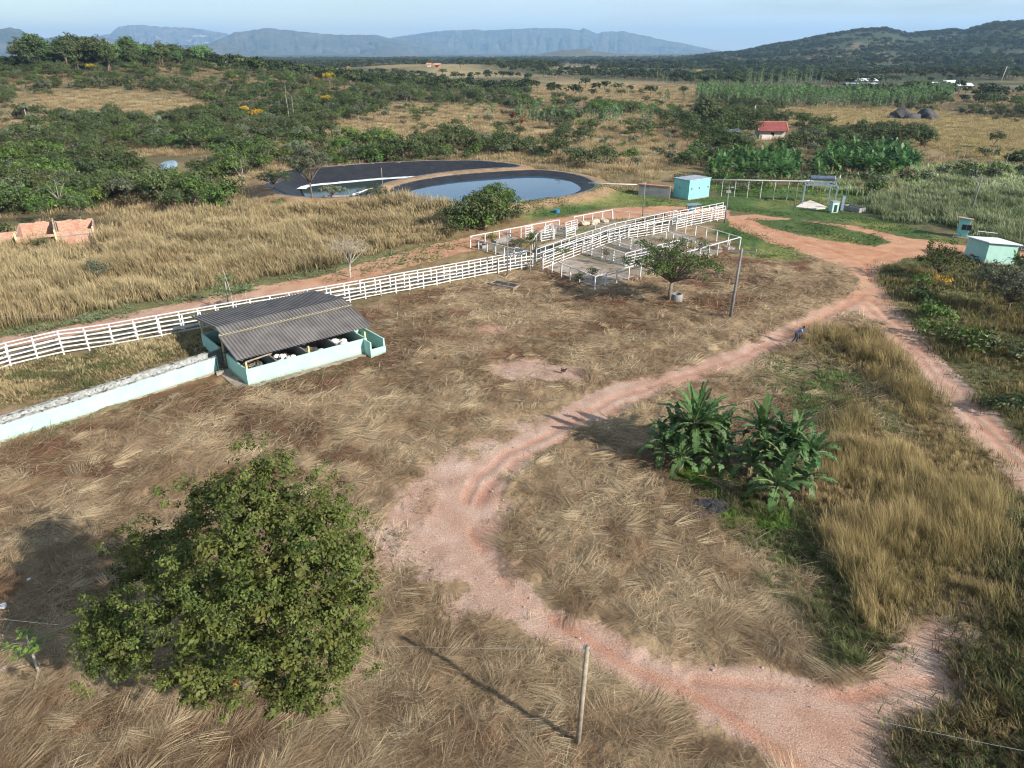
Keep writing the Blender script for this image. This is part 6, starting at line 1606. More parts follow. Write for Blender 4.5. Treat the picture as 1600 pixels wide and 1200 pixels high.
# ---------------------------------------------------------------- small buildings
def house(name, left, near, right, h, label, wall, wall2=None, z=0, drop=(0, 0, 0, 0), roof=None, over=.3, rth=.12, cat="building", wins=()):
    """walls from three ground pixels: left corner, near corner, right corner; drop lowers the roof at the four corners"""
    N_ = Vector((*G(*near, z), z)); R_ = Vector((*G(*right, z), z)); L0 = Vector((*G(*left, z), z))
    u = (R_ - N_); W = u.length; u.normalize(); v = Vector((-u.y, u.x, 0)); D_ = abs((L0 - N_).dot(v))
    t = empty(name, N_, math.atan2(u.y, u.x), label=label, cat=cat)
    hs = [h - q for q in drop]                              # near, right, back right, left
    w = MB(); w.hexa([(0, 0, -.3), (W, 0, -.3), (W, D_, -.3), (0, D_, -.3), (0, 0, hs[0]), (W, 0, hs[1]), (W, D_, hs[2]), (0, D_, hs[3])]); w.build("wall", wall, t)
    o = over; r = MB()
    def rz_(x, y): # bilinear roof height
        a, b = x / W, y / D_; return hs[0] * (1 - a) * (1 - b) + hs[1] * a * (1 - b) + hs[2] * a * b + hs[3] * (1 - a) * b
    c4 = [(-o, -o), (W + o, -o), (W + o, D_ + o), (-o, D_ + o)]
    r.hexa([(x, y, rz_(x, y) + .01) for x, y in c4] + [(x, y, rz_(x, y) + rth) for x, y in c4]); r.build("roof", roof or M_WROOF, t, bevel=.01)
    for (face, x, zc, ww, wh) in wins:
        m = MB(); f = MB()
        if face == 'f':
            m.box(x - ww / 2, -.012, zc - wh / 2, x + ww / 2, .02, zc + wh / 2)
            for q in ((x - ww / 2 - .05, zc - wh / 2 - .05, x + ww / 2 + .05, zc - wh / 2), (x - ww / 2 - .05, zc + wh / 2, x + ww / 2 + .05, zc + wh / 2 + .05), (x - .02, zc - wh / 2, x + .02, zc + wh / 2), (x - ww / 2 - .05, zc - wh / 2, x - ww / 2, zc + wh / 2), (x + ww / 2, zc - wh / 2, x + ww / 2 + .05, zc + wh / 2)): f.box(q[0], -.04, q[1], q[2], -.014, q[3])
        else:
            m.box(-.012, x - ww / 2, zc - wh / 2, .02, x + ww / 2, zc + wh / 2)
            for q in ((x - ww / 2 - .05, zc - wh / 2 - .05, x + ww / 2 + .05, zc - wh / 2), (x - ww / 2 - .05, zc + wh / 2, x + ww / 2 + .05, zc + wh / 2 + .05), (x - .02, zc - wh / 2, x + .02, zc + wh / 2)): f.box(-.04, q[0], q[1], -.014, q[2], q[3])
        wd_ = m.build("window", M_DARK, t); f.build("frame", M_GREYWALL, wd_)
    return t, W, D_
t, W, D_ = house("tank_house", (1045, 309), (1075, 313), (1107, 308), 3.35, "aqua and mint flat roofed pump house by the front pond", M_AQUA, roof=M_GROOF, over=.12, wins=[('f', W_ * 5.8, 1.9, .22, .22) for W_ in (.12, .45, .85)] + [('l', 2.2, 1.9, .2, .25)])
t.children[0].data.materials.append(M_MINT)
for p_ in t.children[0].data.polygons:
    if p_.normal.y < -.5: p_.material_index = 1
t, W, D_ = house("mint_booth", (1480.5, 366), (1492.5, 371), (1510, 373), 2.75, "small mint gatekeeper booth with two dark windows in front of the cane grass", M_AQUA, drop=(.0, .1, .3, .2), roof=surf("old_tile_slab", (.30, .20, .17), (.42, .30, .26), 2, .8, .2), over=.28, rth=.1, wins=[('f', 1.05, 1.55, 1.15, .72), ('l', 1.2, 1.55, .8, .8)])
mb = MB(); mb.box(-.35, -.35, -.1, W + .35, D_ + .35, .14); mb.build("plinth", M_CONC, t)
t, W, D_ = house("mint_storehouse", (1511.6, 399), (1537, 414), (1583, 414.5), 2.75, "larger mint building with a white sloping roof at the right", M_MINT, drop=(0, .25, .55, .35), roof=M_WROOF, over=.3, rth=.12, wins=[('f', 4.2, 2.2, .5, .32)])
for k in (0, 1):
    mb = MB(); mb.box(W + .25, .2 + k * 1.6, -.2, W + .37, .32 + k * 1.6, 2.45); mb.build("post", M_GREYWALL, t)
mb = MB(); mb.tube([(.6, D_ - .6, 2.8), (.6, D_ - .6, 3.3), (3.2, D_ - .4, 3.0)], .03, 5); mb.build("roof_pipe", M_PIPE, t)
# grey wall beside the pump house
A, B = Vector((*G(997, 305.5), 0)), Vector((*G(1046, 310), 0)); d = B - A; L_ = d.length
t = empty("grey_wall", A, math.atan2(d.y, d.x), label="grey rendered wall with a red tile top left of the pump house", cat="wall")
mb = MB(); mb.box(0, 0, -.3, L_, .2, 2.0); mb.build("wall_face", M_GREYWALL, t); mb = MB(); mb.box(-.08, -.1, 2.003, L_, .5, 2.12); mb.build("tile_top", M_CLAY, t)
mb = MB(); mb.box(0, .2, -.3, .2, 3.6, 1.9); mb.build("side_wall", M_GREYWALL, t)
# pipes
def pipe(pts, r, label, mat=None, sup=None, name="white_pipe"):
    o = Vector(pts[0]); t = empty(name, (o.x, o.y, 0), label=label, cat="pipe")
    mb = MB(); mb.tube([Vector(p) - Vector((o.x, o.y, 0)) for p in pts], r, 8); mb.build("pipe", mat or M_PIPE, t, smooth=True)
    for s in sup or []:
        m = MB(); m.tube([(s[0] - o.x, s[1] - o.y, -.2), (s[0] - o.x, s[1] - o.y, s[2])], .05, 5); m.build("support", M_PIPE, t)
pipe([(*G(919, 286, 1.7), 1.7), (*G(958, 287.5, 1.6), 1.6), (*G(997, 288.5, 1.9), 1.9)], .11, "white pipe from the front pond to the grey wall")
sup = []
for px, py in ((1129, 303), (1151, 306), (1173, 307), (1196, 309), (1217, 311), (1243, 313)): sup.append((*G(px, py), 2.75))
a_ = Vector((*G(1107, 306), 2.9)); b_ = Vector((*G(1250, 314), 3.4))
sup = [(a_.lerp(b_, k / 7).x, a_.lerp(b_, k / 7).y, a_.lerp(b_, k / 7).z) for k in range(1, 7)]
pipe([a_, a_.lerp(b_, .5), b_, (*G(1268, 315), 3.75)], .12, "long white pipe on thin posts from the pump house to the steel frame", sup=sup)
pipe([(*G(551, 304, 1.3), 1.3), (*G(566, 299, .6), .6), (*G(583, 293, 1.2), 1.2)], .13, "white pipe lying across the corner of the half empty pond")
mb = MB(); A, B = Vector((*G(505, 312, 1.), 0)), Vector((*G(551, 311, 1.), 0)); d = B - A; mb.box(0, -.15, 0, d.length, .25, 1.7); tag(mb.build("concrete_sill", M_GREYWALL, loc=A, rz=math.atan2(d.y, d.x)), "pale concrete sill on the bank of the half empty pond", "sill")
# steel lifting frame with its winch drum
A = Vector((*G(1253, 320), 0)); B = Vector((*G(1303, 322), 0)); d = B - A; W = d.length
t = empty("steel_gantry", A, math.atan2(d.y, d.x), label="blue grey steel gantry frame carrying a dark drum over a concrete pad", cat="gantry")
for (x, y) in ((0, 0), (W, 0), (.5, 3.0), (W - .5, 3.0)):
    m = MB(); m.box(x - .12, y - .12, -.2, x + .12, y + .12, 3.3); m.build("leg", M_METAL, t, bevel=.01)
m = MB(); m.beam((-.1, 0, 3.4), (W + .1, 0, 3.4), .22, .24); m.beam((.4, 3.0, 3.4), (W - .4, 3.0, 3.4), .22, .24); m.beam((0, 0.12, 3.38), (.5, 2.9, 3.38), .2, .2); m.beam((W, .12, 3.38), (W - .5, 2.9, 3.38), .2, .2); m.beam((.9, 1.5, 3.5), (.9, 1.5, 4.1), .12, .12); m.beam((W - .2, 1.5, 3.5), (W - .2, 1.5, 4.1), .12, .12); m.build("top_frame", M_METAL, t)
m = MB(); m.tube([(.9, 1.5, 4.35), (W - .4, 1.5, 4.35)], .42, 14); m.build("drum", surf("dark_drum", (.05, .07, .12), (.10, .12, .18), 2, .5, .1), t, smooth=False)
m = MB(); m.tube([(W - .38, 1.5, 4.35), (W - .3, 1.5, 4.35)], .46, 14); m.tube([(W + .35, 1.5, 4.5), (W + .45, 1.5, 4.5)], .42, 14); m.tube([(W - .3, 1.5, 4.35), (W + .35, 1.5, 4.45)], .07, 6); m.build("drum_flange", M_PIPE, t)
slab("concrete_pad", [(1243, 325), (1254, 318), (1266, 315), (1275, 318), (1294, 326), (1270, 328)], .22, surf("pale_concrete", (.50, .43, .38), (.60, .54, .48), .8, .9, .2))
A = Vector((*G(1299, 333), 0)); t = empty("pump_cabinet", A, .15, label="small mint kiosk with a dark doorway in front of the steel gantry", cat="kiosk")
m = MB(); m.box(0, 0, -.1, 1.15, .9, 1.75); m.build("wall", M_MINT, t, bevel=.02); m = MB(); m.box(.3, -.02, .15, .85, .03, 1.3); m.build("entrance", M_DARK, t); m = MB(); m.box(-.08, -.08, 1.753, 1.23, .98, 1.86); m.build("roof", M_GREYWALL, t)  # near-black slab on the front paints the shade of the open doorway
A = Vector((*G(1313, 329), 0)); m = MB(); m.box(0, 0, -.2, .45, .35, 2.3); m.box(-.05, -.05, 2.3, .5, .4, 2.36); tag(m.build("steel_cabinet", M_METAL, loc=A), "tall dark steel cabinet between the kiosk and the water trough", "cabinet")
A = Vector((*G(1316, 327), 0)); B = Vector((*G(1342, 333), 0)); d = B - A; L_ = d.length; t = empty("water_trough", A, math.atan2(d.y, d.x), label="long concrete water trough right of the steel gantry", cat="trough")
m = MB(); m.box(0, 0, -.1, L_, .12, .75); m.box(0, 1.3, -.1, L_, 1.42, .75); m.box(0, .12, -.1, .12, 1.3, .75); m.box(L_ - .12, .12, -.1, L_, 1.3, .75); m.build("basin", M_GREYWALL, t); m = MB(); m.box(.12, .12, 0, L_ - .12, 1.3, .42); m.build("water", M_WATER, t)
# barrel under a roof sheet behind the corral, blue crate by the track
A = Vector((*G(1076, 333), 0)); t = empty("mineral_feeder", A, .2, label="blue barrel feeder under a flat grey sheet roof behind the corral", cat="feeder")
m = MB(); m.tube([(.5, .4, 0), (.5, .4, .5), (.5, .4, 1.0)], [.42, .5, .42], 14); m.build("barrel", M_BLUEB, t, smooth=True); m = MB(); m.hexa([(-.3, -.3, 1.25), (2.0, -.3, 1.35), (2.0, 1.2, 1.35), (-.3, 1.2, 1.25), (-.3, -.3, 1.31), (2.0, -.3, 1.41), (2.0, 1.2, 1.41), (-.3, 1.2, 1.31)]); m.build("roof", M_METAL, t)
for x_, y_ in ((0, -.1), (1.7, -.1), (1.7, 1.0), (0, 1.0)):
    m = MB(); m.box(x_ - .03, y_ - .03, -.1, x_ + .03, y_ + .03, 1.27); m.build("post", M_POLE, t)
m = MB(); m.tube([(0, 0, 0), (0, 0, .6)], [.45, .5], 12); m.tube([(0, 0, .6), (0, 0, .66)], [.53, .53], 12); tag(m.build("blue_drum", M_BLUEB, loc=(*G(870, 334), 0)), "small blue drum on the green bank below the front pond", "drum")

# ---------------------------------------------------------------- poles and wires
def upole(base, h, label, r=(.13, .09), mat=None, arm=None, lean=(0, 0), parts=None, name="utility_pole"):
    x, y = hit(*base); t = empty(name, (x, y, z1(x, y)), label=label, cat="pole")
    m = MB(); m.tube([(0, 0, -.3), (lean[0] * .5, lean[1] * .5, h * .5), (lean[0], lean[1], h)], [r[0], (r[0] + r[1]) / 2, r[1]], 10); m.build("shaft", mat or M_POLE, t, smooth=True)
    if arm:
        m = MB(); m.beam((lean[0] + arm[0], lean[1] + arm[1], h - .25), (lean[0] + arm[2], lean[1] + arm[3], h - .25), .10, .12); m.build("crossarm", mat or M_POLE, t)
        for q in (0.03, .5, .97):
            m = MB(); xx = lean[0] + arm[0] + (arm[2] - arm[0]) * q; yy = lean[1] + arm[1] + (arm[3] - arm[1]) * q
            m.tube([(xx, yy, h - .19), (xx, yy, h - .08), (xx, yy, h + .06)], [.05, .075, .04], 8); m.build("insulator", M_GREYWALL, t)
    return t, Vector((x, y, z1(x, y)))
p, P0 = upole((902, 1168), 5.05, "weathered round timber pole standing in the straw at the bottom", (.105, .085), M_TIMBER, lean=(.16, .0))
m = MB(); m.box(.10, -.07, 4.9, .24, .07, 5.02); m.tube([(.05, 0, 5.0), (.05, 0, 5.16)], .03, 6); m.tube([(.05, 0, 4.94), (-.12, -.02, 4.97)], .02, 6); m.build("insulator", M_POLE, p)
p, P1_ = upole((1140, 501), 7.1, "tall concrete utility pole with crossarm at the bend of the dirt road", (.16, .10), None, (-1.3, .4, 1.3, -.4), lean=(.25, 0))
upole((793, 433), 5.3, "dark lamp post in front of the rail fence by the sunken pit", (.10, .08), None, (-.5, .2, .5, -.2))
upole((1004, 338), 5.2, "thin dark pole between the rear pen and the pump house", (.09, .07))
p, P2_ = upole((1132, 349), 5.7, "dark lamp post at the far end of the corral", (.12, .09))
m = MB(); m.box(-.35, -.12, 4.6, .35, .12, 5.0); m.tube([(-.5, 0, 5.3), (.5, 0, 5.45)], .05, 6); m.box(.3, -.15, 5.35, .75, .15, 5.5); m.build("lamp_head", M_GREYWALL, p)
upole((1515, 336), 6.0, "utility pole with a broad crossarm in the cane grass behind the booth", (.14, .10), None, (-1.6, .3, 1.6, -.3), lean=(.4, 0))
upole((766, 300), 3.4, "crooked grey pole at the edge of the front pond behind the round bush", (.08, .06), M_GREYWALL)
upole((1177, 190), 5.5, "pale pole with a small white box near the farmhouse", (.14, .10), M_PIPE)
upole((1563, 130), 13, "leaning pale pole on the far right woodland edge", (.25, .2), M_PIPE, lean=(2, 0))
upole((1240, 330), 5.0, "thin grey pole left of the steel gantry", (.07, .05))
upole((1318, 323), 4.2, "thin bare pole behind the steel cabinet", (.06, .05))
upole((599, 306), 3.5, "grey stake on the bank between the two ponds", (.06, .05), M_TIMBER)
def wire(a, b, sag, label, r=.012, n=14):
    a, b = Vector(a), Vector(b); pts = [a.lerp(b, k / n) - Vector((0, 0, sag * 4 * (k / n) * (1 - k / n))) for k in range(n + 1)]
    m = MB(); m.tube([q - a for q in pts], r, 4); tag(m.build("overhead_wire", M_WIRE, loc=a), label, "wire")
top = P0 + Vector((.05, 0, 4.95))
wire(top, (-27.0, 21.8, 4.5), .7, "thin wire from the timber pole across to the left behind the big tree", .006)
wire(top, (24.0, 13.0, 4.7), .5, "thin wire from the timber pole across to the lower right", .006)
wire((*G(0, 494, 1.9), 1.9), (*G(262, 489, 3.4), 3.4), .3, "thin wire over the tall dry grass on the left", .012)
wire((*G(1530, 292, 5.7), 5.7), (*G(1640, 262, 6.5), 6.5), .5, "wire from the pole behind the booth towards the right edge", .02)

# ---------------------------------------------------------------- brick ruin on the left
def ruin():
    A = Vector((*G(30, 390), 0)); B = Vector((*G(150, 378), 0)); u = (B - A).normalized(); t = empty("brick_ruin", A, math.atan2(u.y, u.x), label="roofless orange brick house ruin with pale corner posts at the left", cat="ruin")
    W = (B - A).length; D_ = 6.5
    def wall(x0, y0, x1, y1, h0, h1, steps=9, seed=1, gap=None):
        g = random.Random(seed); m = MB(); d = Vector((x1 - x0, y1 - y0, 0)); L_ = d.length; d.normalize()
        for k in range(steps):
            a, b = k / steps, (k + 1) / steps
            hh = (h0 + (h1 - h0) * (a + b) / 2) + g.choice((0, 0, .0, .19, -.19)) * .6
            pa, pb = Vector((x0, y0, 0)) + d * L_ * a, Vector((x0, y0, 0)) + d * L_ * b
            z0 = -.3
            if gap and gap[0] < (a + b) / 2 < gap[1]: z0 = gap[2]
            m.beam(pa + Vector((0, 0, (z0 + hh) / 2)) + d * .001, pb + Vector((0, 0, (z0 + hh) / 2)) - d * .001, .16, hh - z0)
        m.build("wall", M_BRICK, t)
    wall(0, 0, W * .5, 0, 1.7, 1.5, 8, 1, (.55, .95, 1.3)); wall(W * .5, 0, W, 0, 1.9, 2.0, 8, 2)
    wall(0, .1, 0, D_, 1.8, 2.2, 6, 3); wall(0, D_, W * .5, D_, 2.2, 2.1, 7, 4); wall(W * .5, .1, W * .45, D_, 2.0, 2.5, 6, 5); wall(W, .1, W, D_ * .9, 1.9, 2.0, 6, 6); wall(W * .5, D_ * .9, W, D_ * .9, 2.2, 2.2, 7, 7)
    wall(-7.5, D_ * .4, -.1, D_ * .45, 1.8, 1.9, 8, 8)
    for (x, y) in ((0, -.12), (W * .5, -.12), (W, -.12), (W * .48, D_ * .95), (0, D_ + .1)):
        m = MB(); m.box(x - .11, y - .1, -.3, x + .11, y + .1, 2.2); m.build("corner_post", surf("lichen_post", (.50, .46, .30), (.60, .52, .22), 1.5, .8, .2) if y < 0 else M_GREYWALL, t)
    m = MB(); m.box(W * .02, -.14, 1.35, W * .98, -.085, 1.5) if False else m.box(W * .52, -.13, 1.2, W * .98, -.085, 1.32); m.build("lintel", M_GREYWALL, t)
ruin()
# far farmhouse and its sheds
x, y = hit(1186, 217); t = empty("farmhouse", (x, y, z1(x, y)), R(-6), label="farmhouse with a red tiled gable roof among dark trees", cat="house")
m = MB(); m.box(0, 0, -.5, 7.5, 7, 2.4); m.face([(0, 0, 2.4), (0, 7, 2.4), (0, 3.5, 4.3)]); m.face([(7.5, 0, 2.4), (7.5, 7, 2.4), (7.5, 3.5, 4.3)]); m.build("wall", surf("house_wall", (.35, .30, .26), (.50, .45, .40), 1, .9, .2), t)
m = MB()
def slope(y0, z0, y1_, z1_):
    m.hexa([(-.6, y0, z0), (8.1, y0, z0), (8.1, y1_, z1_), (-.6, y1_, z1_), (-.6, y0, z0 + .14), (8.1, y0, z0 + .14), (8.1, y1_, z1_ + .14), (-.6, y1_, z1_ + .14)])
slope(-1.0, 2.25, 3.5, 4.45); slope(8.0, 2.25, 3.5, 4.45); m.build("roof", M_TILE, t)
m = MB(); m.beam((-.6, 3.5, 4.66), (8.1, 3.5, 4.66), .35, .16); m.beam((-.65, -1.0, 2.45), (-.65, 3.5, 4.65), .22, .12); m.beam((8.15, -1.0, 2.45), (8.15, 3.5, 4.65), .22, .12); m.build("ridge_tiles", M_CLAY, t)
m = MB(); m.box(-.0, -3.2, 0, 3.0, -1.4, 1.3); m.build("yard_wall", surf("pale_tank", (.60, .50, .45), (.70, .6, .55), 1, .9, .1), t)
m = MB(); m.box(3.2, -.03, .9, 4.3, -.003, 1.9); m.build("window", M_DARK, t)
x, y = hit(1142, 217); t = empty("lean_to_shed", (x, y, z1(x, y)), .15, label="low lean-to shed with a pale sheet roof left of the farmhouse", cat="shed")
m = MB(); m.hexa([(-1, 0, 1.6), (3.4, 0, 2.2), (3.4, 3, 2.6), (-1, 3, 2.0), (-1, 0, 1.68), (3.4, 0, 2.28), (3.4, 3, 2.68), (-1, 3, 2.08)]); m.build("roof", M_GROOF, t)
m = MB(); m.box(0, .3, -.3, 3, 2.7, 1.6); m.build("wall", M_DARK, t)  # near-black box stands for the shaded inside under the sheet roof
for k, (px, py) in enumerate(((1125, 208), (1105, 204), (1128, 215))):
    x, y = hit(px, py); mb = MB(); mb.box(0, 0, -.2, 1.6 + .4 * k, 1.5, 1.5); mb.hexa([(-.2, -.2, 1.5), (1.9 + .4 * k, -.2, 1.5), (1.9 + .4 * k, 1.7, 1.9), (-.2, 1.7, 1.9), (-.2, -.2, 1.57), (1.9 + .4 * k, -.2, 1.57), (1.9 + .4 * k, 1.7, 1.97), (-.2, 1.7, 1.97)])
    tag(mb.build("earth_hut", M_CLAY, loc=(x, y, z1(x, y))), ["small clay coloured hut nearest the lean-to shed", "leftmost small clay coloured hut among the dark trees", "lowest small clay coloured hut by the sheds"][k], "hut")
# white warehouses, far
def shed_far(px, py, w, d, h, label, roof=None, rz=0., name="warehouse", wallm=None, rise=1.5):
    x, y = hit(px, py); t = empty(name, (x, y, z1(x, y)), rz, label=label, cat="warehouse")
    m = MB(); m.box(-w / 2, 0, -1, w / 2, d, h); m.build("wall", wallm or M_GREYWALL, t)
    m = MB(); m.hexa([(-w / 2 - 1, -1, h), (w / 2 + 1, -1, h), (w / 2 + 1, d / 2, h + rise), (-w / 2 - 1, d / 2, h + rise), (-w / 2 - 1, -1, h + .3), (w / 2 + 1, -1, h + .3), (w / 2 + 1, d / 2, h + rise + .3), (-w / 2 - 1, d / 2, h + rise + .3)])
    m.hexa([(-w / 2 - 1, d / 2 + .02, h + rise), (w / 2 + 1, d / 2 + .02, h + rise), (w / 2 + 1, d + 1, h), (-w / 2 - 1, d + 1, h), (-w / 2 - 1, d / 2 + .02, h + rise + .3), (w / 2 + 1, d / 2 + .02, h + rise + .3), (w / 2 + 1, d + 1, h + .3), (-w / 2 - 1, d + 1, h + .3)]); m.build("roof", roof or M_WROOF, t)
    m = MB()
    for k in range(int(w / 5)): m.box(-w / 2 + 1.2 + k * 5, -.05, .2, -w / 2 + 4.2 + k * 5, -.01, h * .75)
    m.build("openings", M_DARK, t)
shed_far(1352, 133, 17, 12, 3.0, "white warehouse with a bright metal roof beyond the plantation", surf("bright_sheet", (.60, .62, .67), (.68, .70, .74), .3, .5, 0))
shed_far(1350, 139, 22, 8, 2.0, "lower open grey shed in front of the bright white warehouse", M_GROOF)
shed_far(1484, 137, 7, 6, 3.2, "tall white block of the far buildings on the right", wallm=M_PIPE)
shed_far(1506, 139, 10, 6, 2.0, "low white row right of the tall white block", wallm=M_PIPE)
shed_far(1466, 138, 8, 6, 2.2, "low pale shed left of the tall white block", wallm=M_PIPE)
shed_far(683, 106, 6, 5, 2.6, "small orange brick house on the brown hill beyond the woods", M_CLAY, wallm=M_CLAY, name="brick_house")
shed_far(670, 104, 4, 4, 1.9, "pale hut left of the orange brick house on the brown hill", M_CLAY, wallm=M_PIPE, name="hut")
shed_far(166, 96, 9, 6, 2.2, "white low building at the foot of the hilltop grove", wallm=M_PIPE, name="hut")
# boulders on the golden field
for k, (px, py, s, lb) in enumerate([(1402, 186, (5.2, 3.6, 3.4), "left dark boulder with a rounded top on the golden field"), (1428, 187, (5.0, 3.5, 2.3), "middle dark boulder of the group on the golden field"), (1448, 187, (7.0, 4, 3.0), "right long dark boulder on the golden field"), (1530, 177, (4, 3, 1.6), "low dark rock far right on the golden field")]):
    x, y = hit(px, py); link("boulder", rock_mesh(k * 3 + 1, s, M_ROCK), None, (x, y, z1(x, y)), k * .7, label=lb, cat="boulder")
# paved strips and pond on the far right slope
for px, name in (([(1512, 286), (1525, 283), (1548, 285), (1530, 289)], "concrete_pad"), ([(1558, 291), (1575, 287), (1598, 296), (1600, 303), (1570, 299)], "gravel_patch")):
    slab(name, px, .35, M_CONC if "pad" in name else M_GREYWALL)

# ---------------------------------------------------------------- motorcycle by the storehouse
def motorcycle(x, y, rz):
    t = empty("motorcycle", (x, y, z1(x, y)), rz, label="small dark red motorcycle parked against the larger mint building", cat="motorcycle")
    MT = surf("tyre", (.01, .01, .01), (.02, .02, .02), 3, .8, 0); MR = surf("red_paint", (.25, .01, .015), (.3, .015, .02), 3, .3, 0)
    for x0 in (-.62, .62):
        m = MB(); n = 20; m.tube([(x0 + .29 * math.cos(2 * math.pi * k / n), 0, .30 + .29 * math.sin(2 * math.pi * k / n)) for k in range(n + 1)], .055, 6, caps=False)
        w_ = m.build("wheel", MT, t, smooth=True); m = MB(); m.tube([(x0, -.07, .3), (x0, .07, .3)], .06, 8)
        for k in range(6): m.tube([(x0, 0, .3), (x0 + .27 * math.cos(k * 1.047), 0, .3 + .27 * math.sin(k * 1.047))], .008, 4)
        m.build("rim", M_GREYWALL, w_)
    m = MB(); m.tube([(.62, 0, .3), (.42, 0, .95)], .03, 6); m.tube([(.42, 0, .85), (-.1, 0, .75), (-.62, 0, .3)], .035, 6); m.tube([(.38, 0, .8), (.1, 0, .3), (-.3, 0, .3), (-.62, 0, .3)], .03, 6); m.build("frame", M_POLE, t, smooth=True)
    m = MB(); m.tube([(.38, 0, .88), (.2, 0, .93), (-.05, 0, .86)], [.08, .15, .09], 10); m.build("fuel_tank", MR, t, smooth=True)
    m = MB(); m.box(-.68, -.12, .80, -.06, .12, .89); m.build("seat", MT, t, bevel=.03)
    m = MB(); m.box(-.1, -.13, .32, .22, .13, .62); m.tube([(.1, .12, .3), (-.6, .16, .28)], .04, 6); m.build("engine", M_METAL, t, bevel=.02)
    m = MB(); m.tube([(.35, -.34, 1.02), (.44, -.1, .98), (.44, .1, .98), (.35, .34, 1.02)], .018, 6); m.build("handlebar", M_POLE, t, smooth=True)
    m = MB(); m.tube([(.5, 0, .9), (.56, 0, .9)], [.10, .08], 10); m.build("headlight", M_PIPE, t)
    m = MB(); m.beam((-.75, 0, .62), (-.45, 0, .66), .16, .03); m.beam((.45, 0, .63), (.8, 0, .6), .12, .02); m.build("mudguard", MR, t)
x, y = G(1526, 411); motorcycle(x - .5, y + .2, R(118))
x, y = G(1517, 404); motorcycle_b = None

# ---------------------------------------------------------------- person working at the grass edge
M_SKIN = surf("skin", (.16, .085, .055), (.19, .10, .065), 5, .6, 0); M_SHIRT = surf("blue_shirt", (.08, .20, .48), (.12, .26, .56), 5, .8, .2)
M_TROUS = surf("dark_trousers", (.02, .022, .05), (.035, .035, .07), 5, .8, .2); M_HAIR = surf("black_hair", (.008, .007, .006), (.015, .013, .012), 8, .7, .2); M_BOOT = surf("boots", (.015, .012, .01), (.03, .025, .02), 6, .6, 0)
def skin_mesh(name, verts, edges, rad, mat, root=0, sub=1):
    me = bpy.data.meshes.new(name); me.from_pydata(verts, edges, []); ob = bpy.data.objects.new(name, me); COL.objects.link(ob)
    md = ob.modifiers.new("skin", 'SKIN'); sv = me.skin_vertices[0].data
    for i, r in enumerate(rad): sv[i].radius = (r, r) if isinstance(r, (int, float)) else r
    sv[root].use_root = True
    s = ob.modifiers.new("sub", 'SUBSURF'); s.levels = s.render_levels = sub
    dg = bpy.context.evaluated_depsgraph_get(); m2 = bpy.data.meshes.new_from_object(ob.evaluated_get(dg)); m2.name = name
    bpy.data.objects.remove(ob); m2.materials.clear(); m2.materials.append(mat); m2.polygons.foreach_set("use_smooth", [True] * len(m2.polygons)); return m2
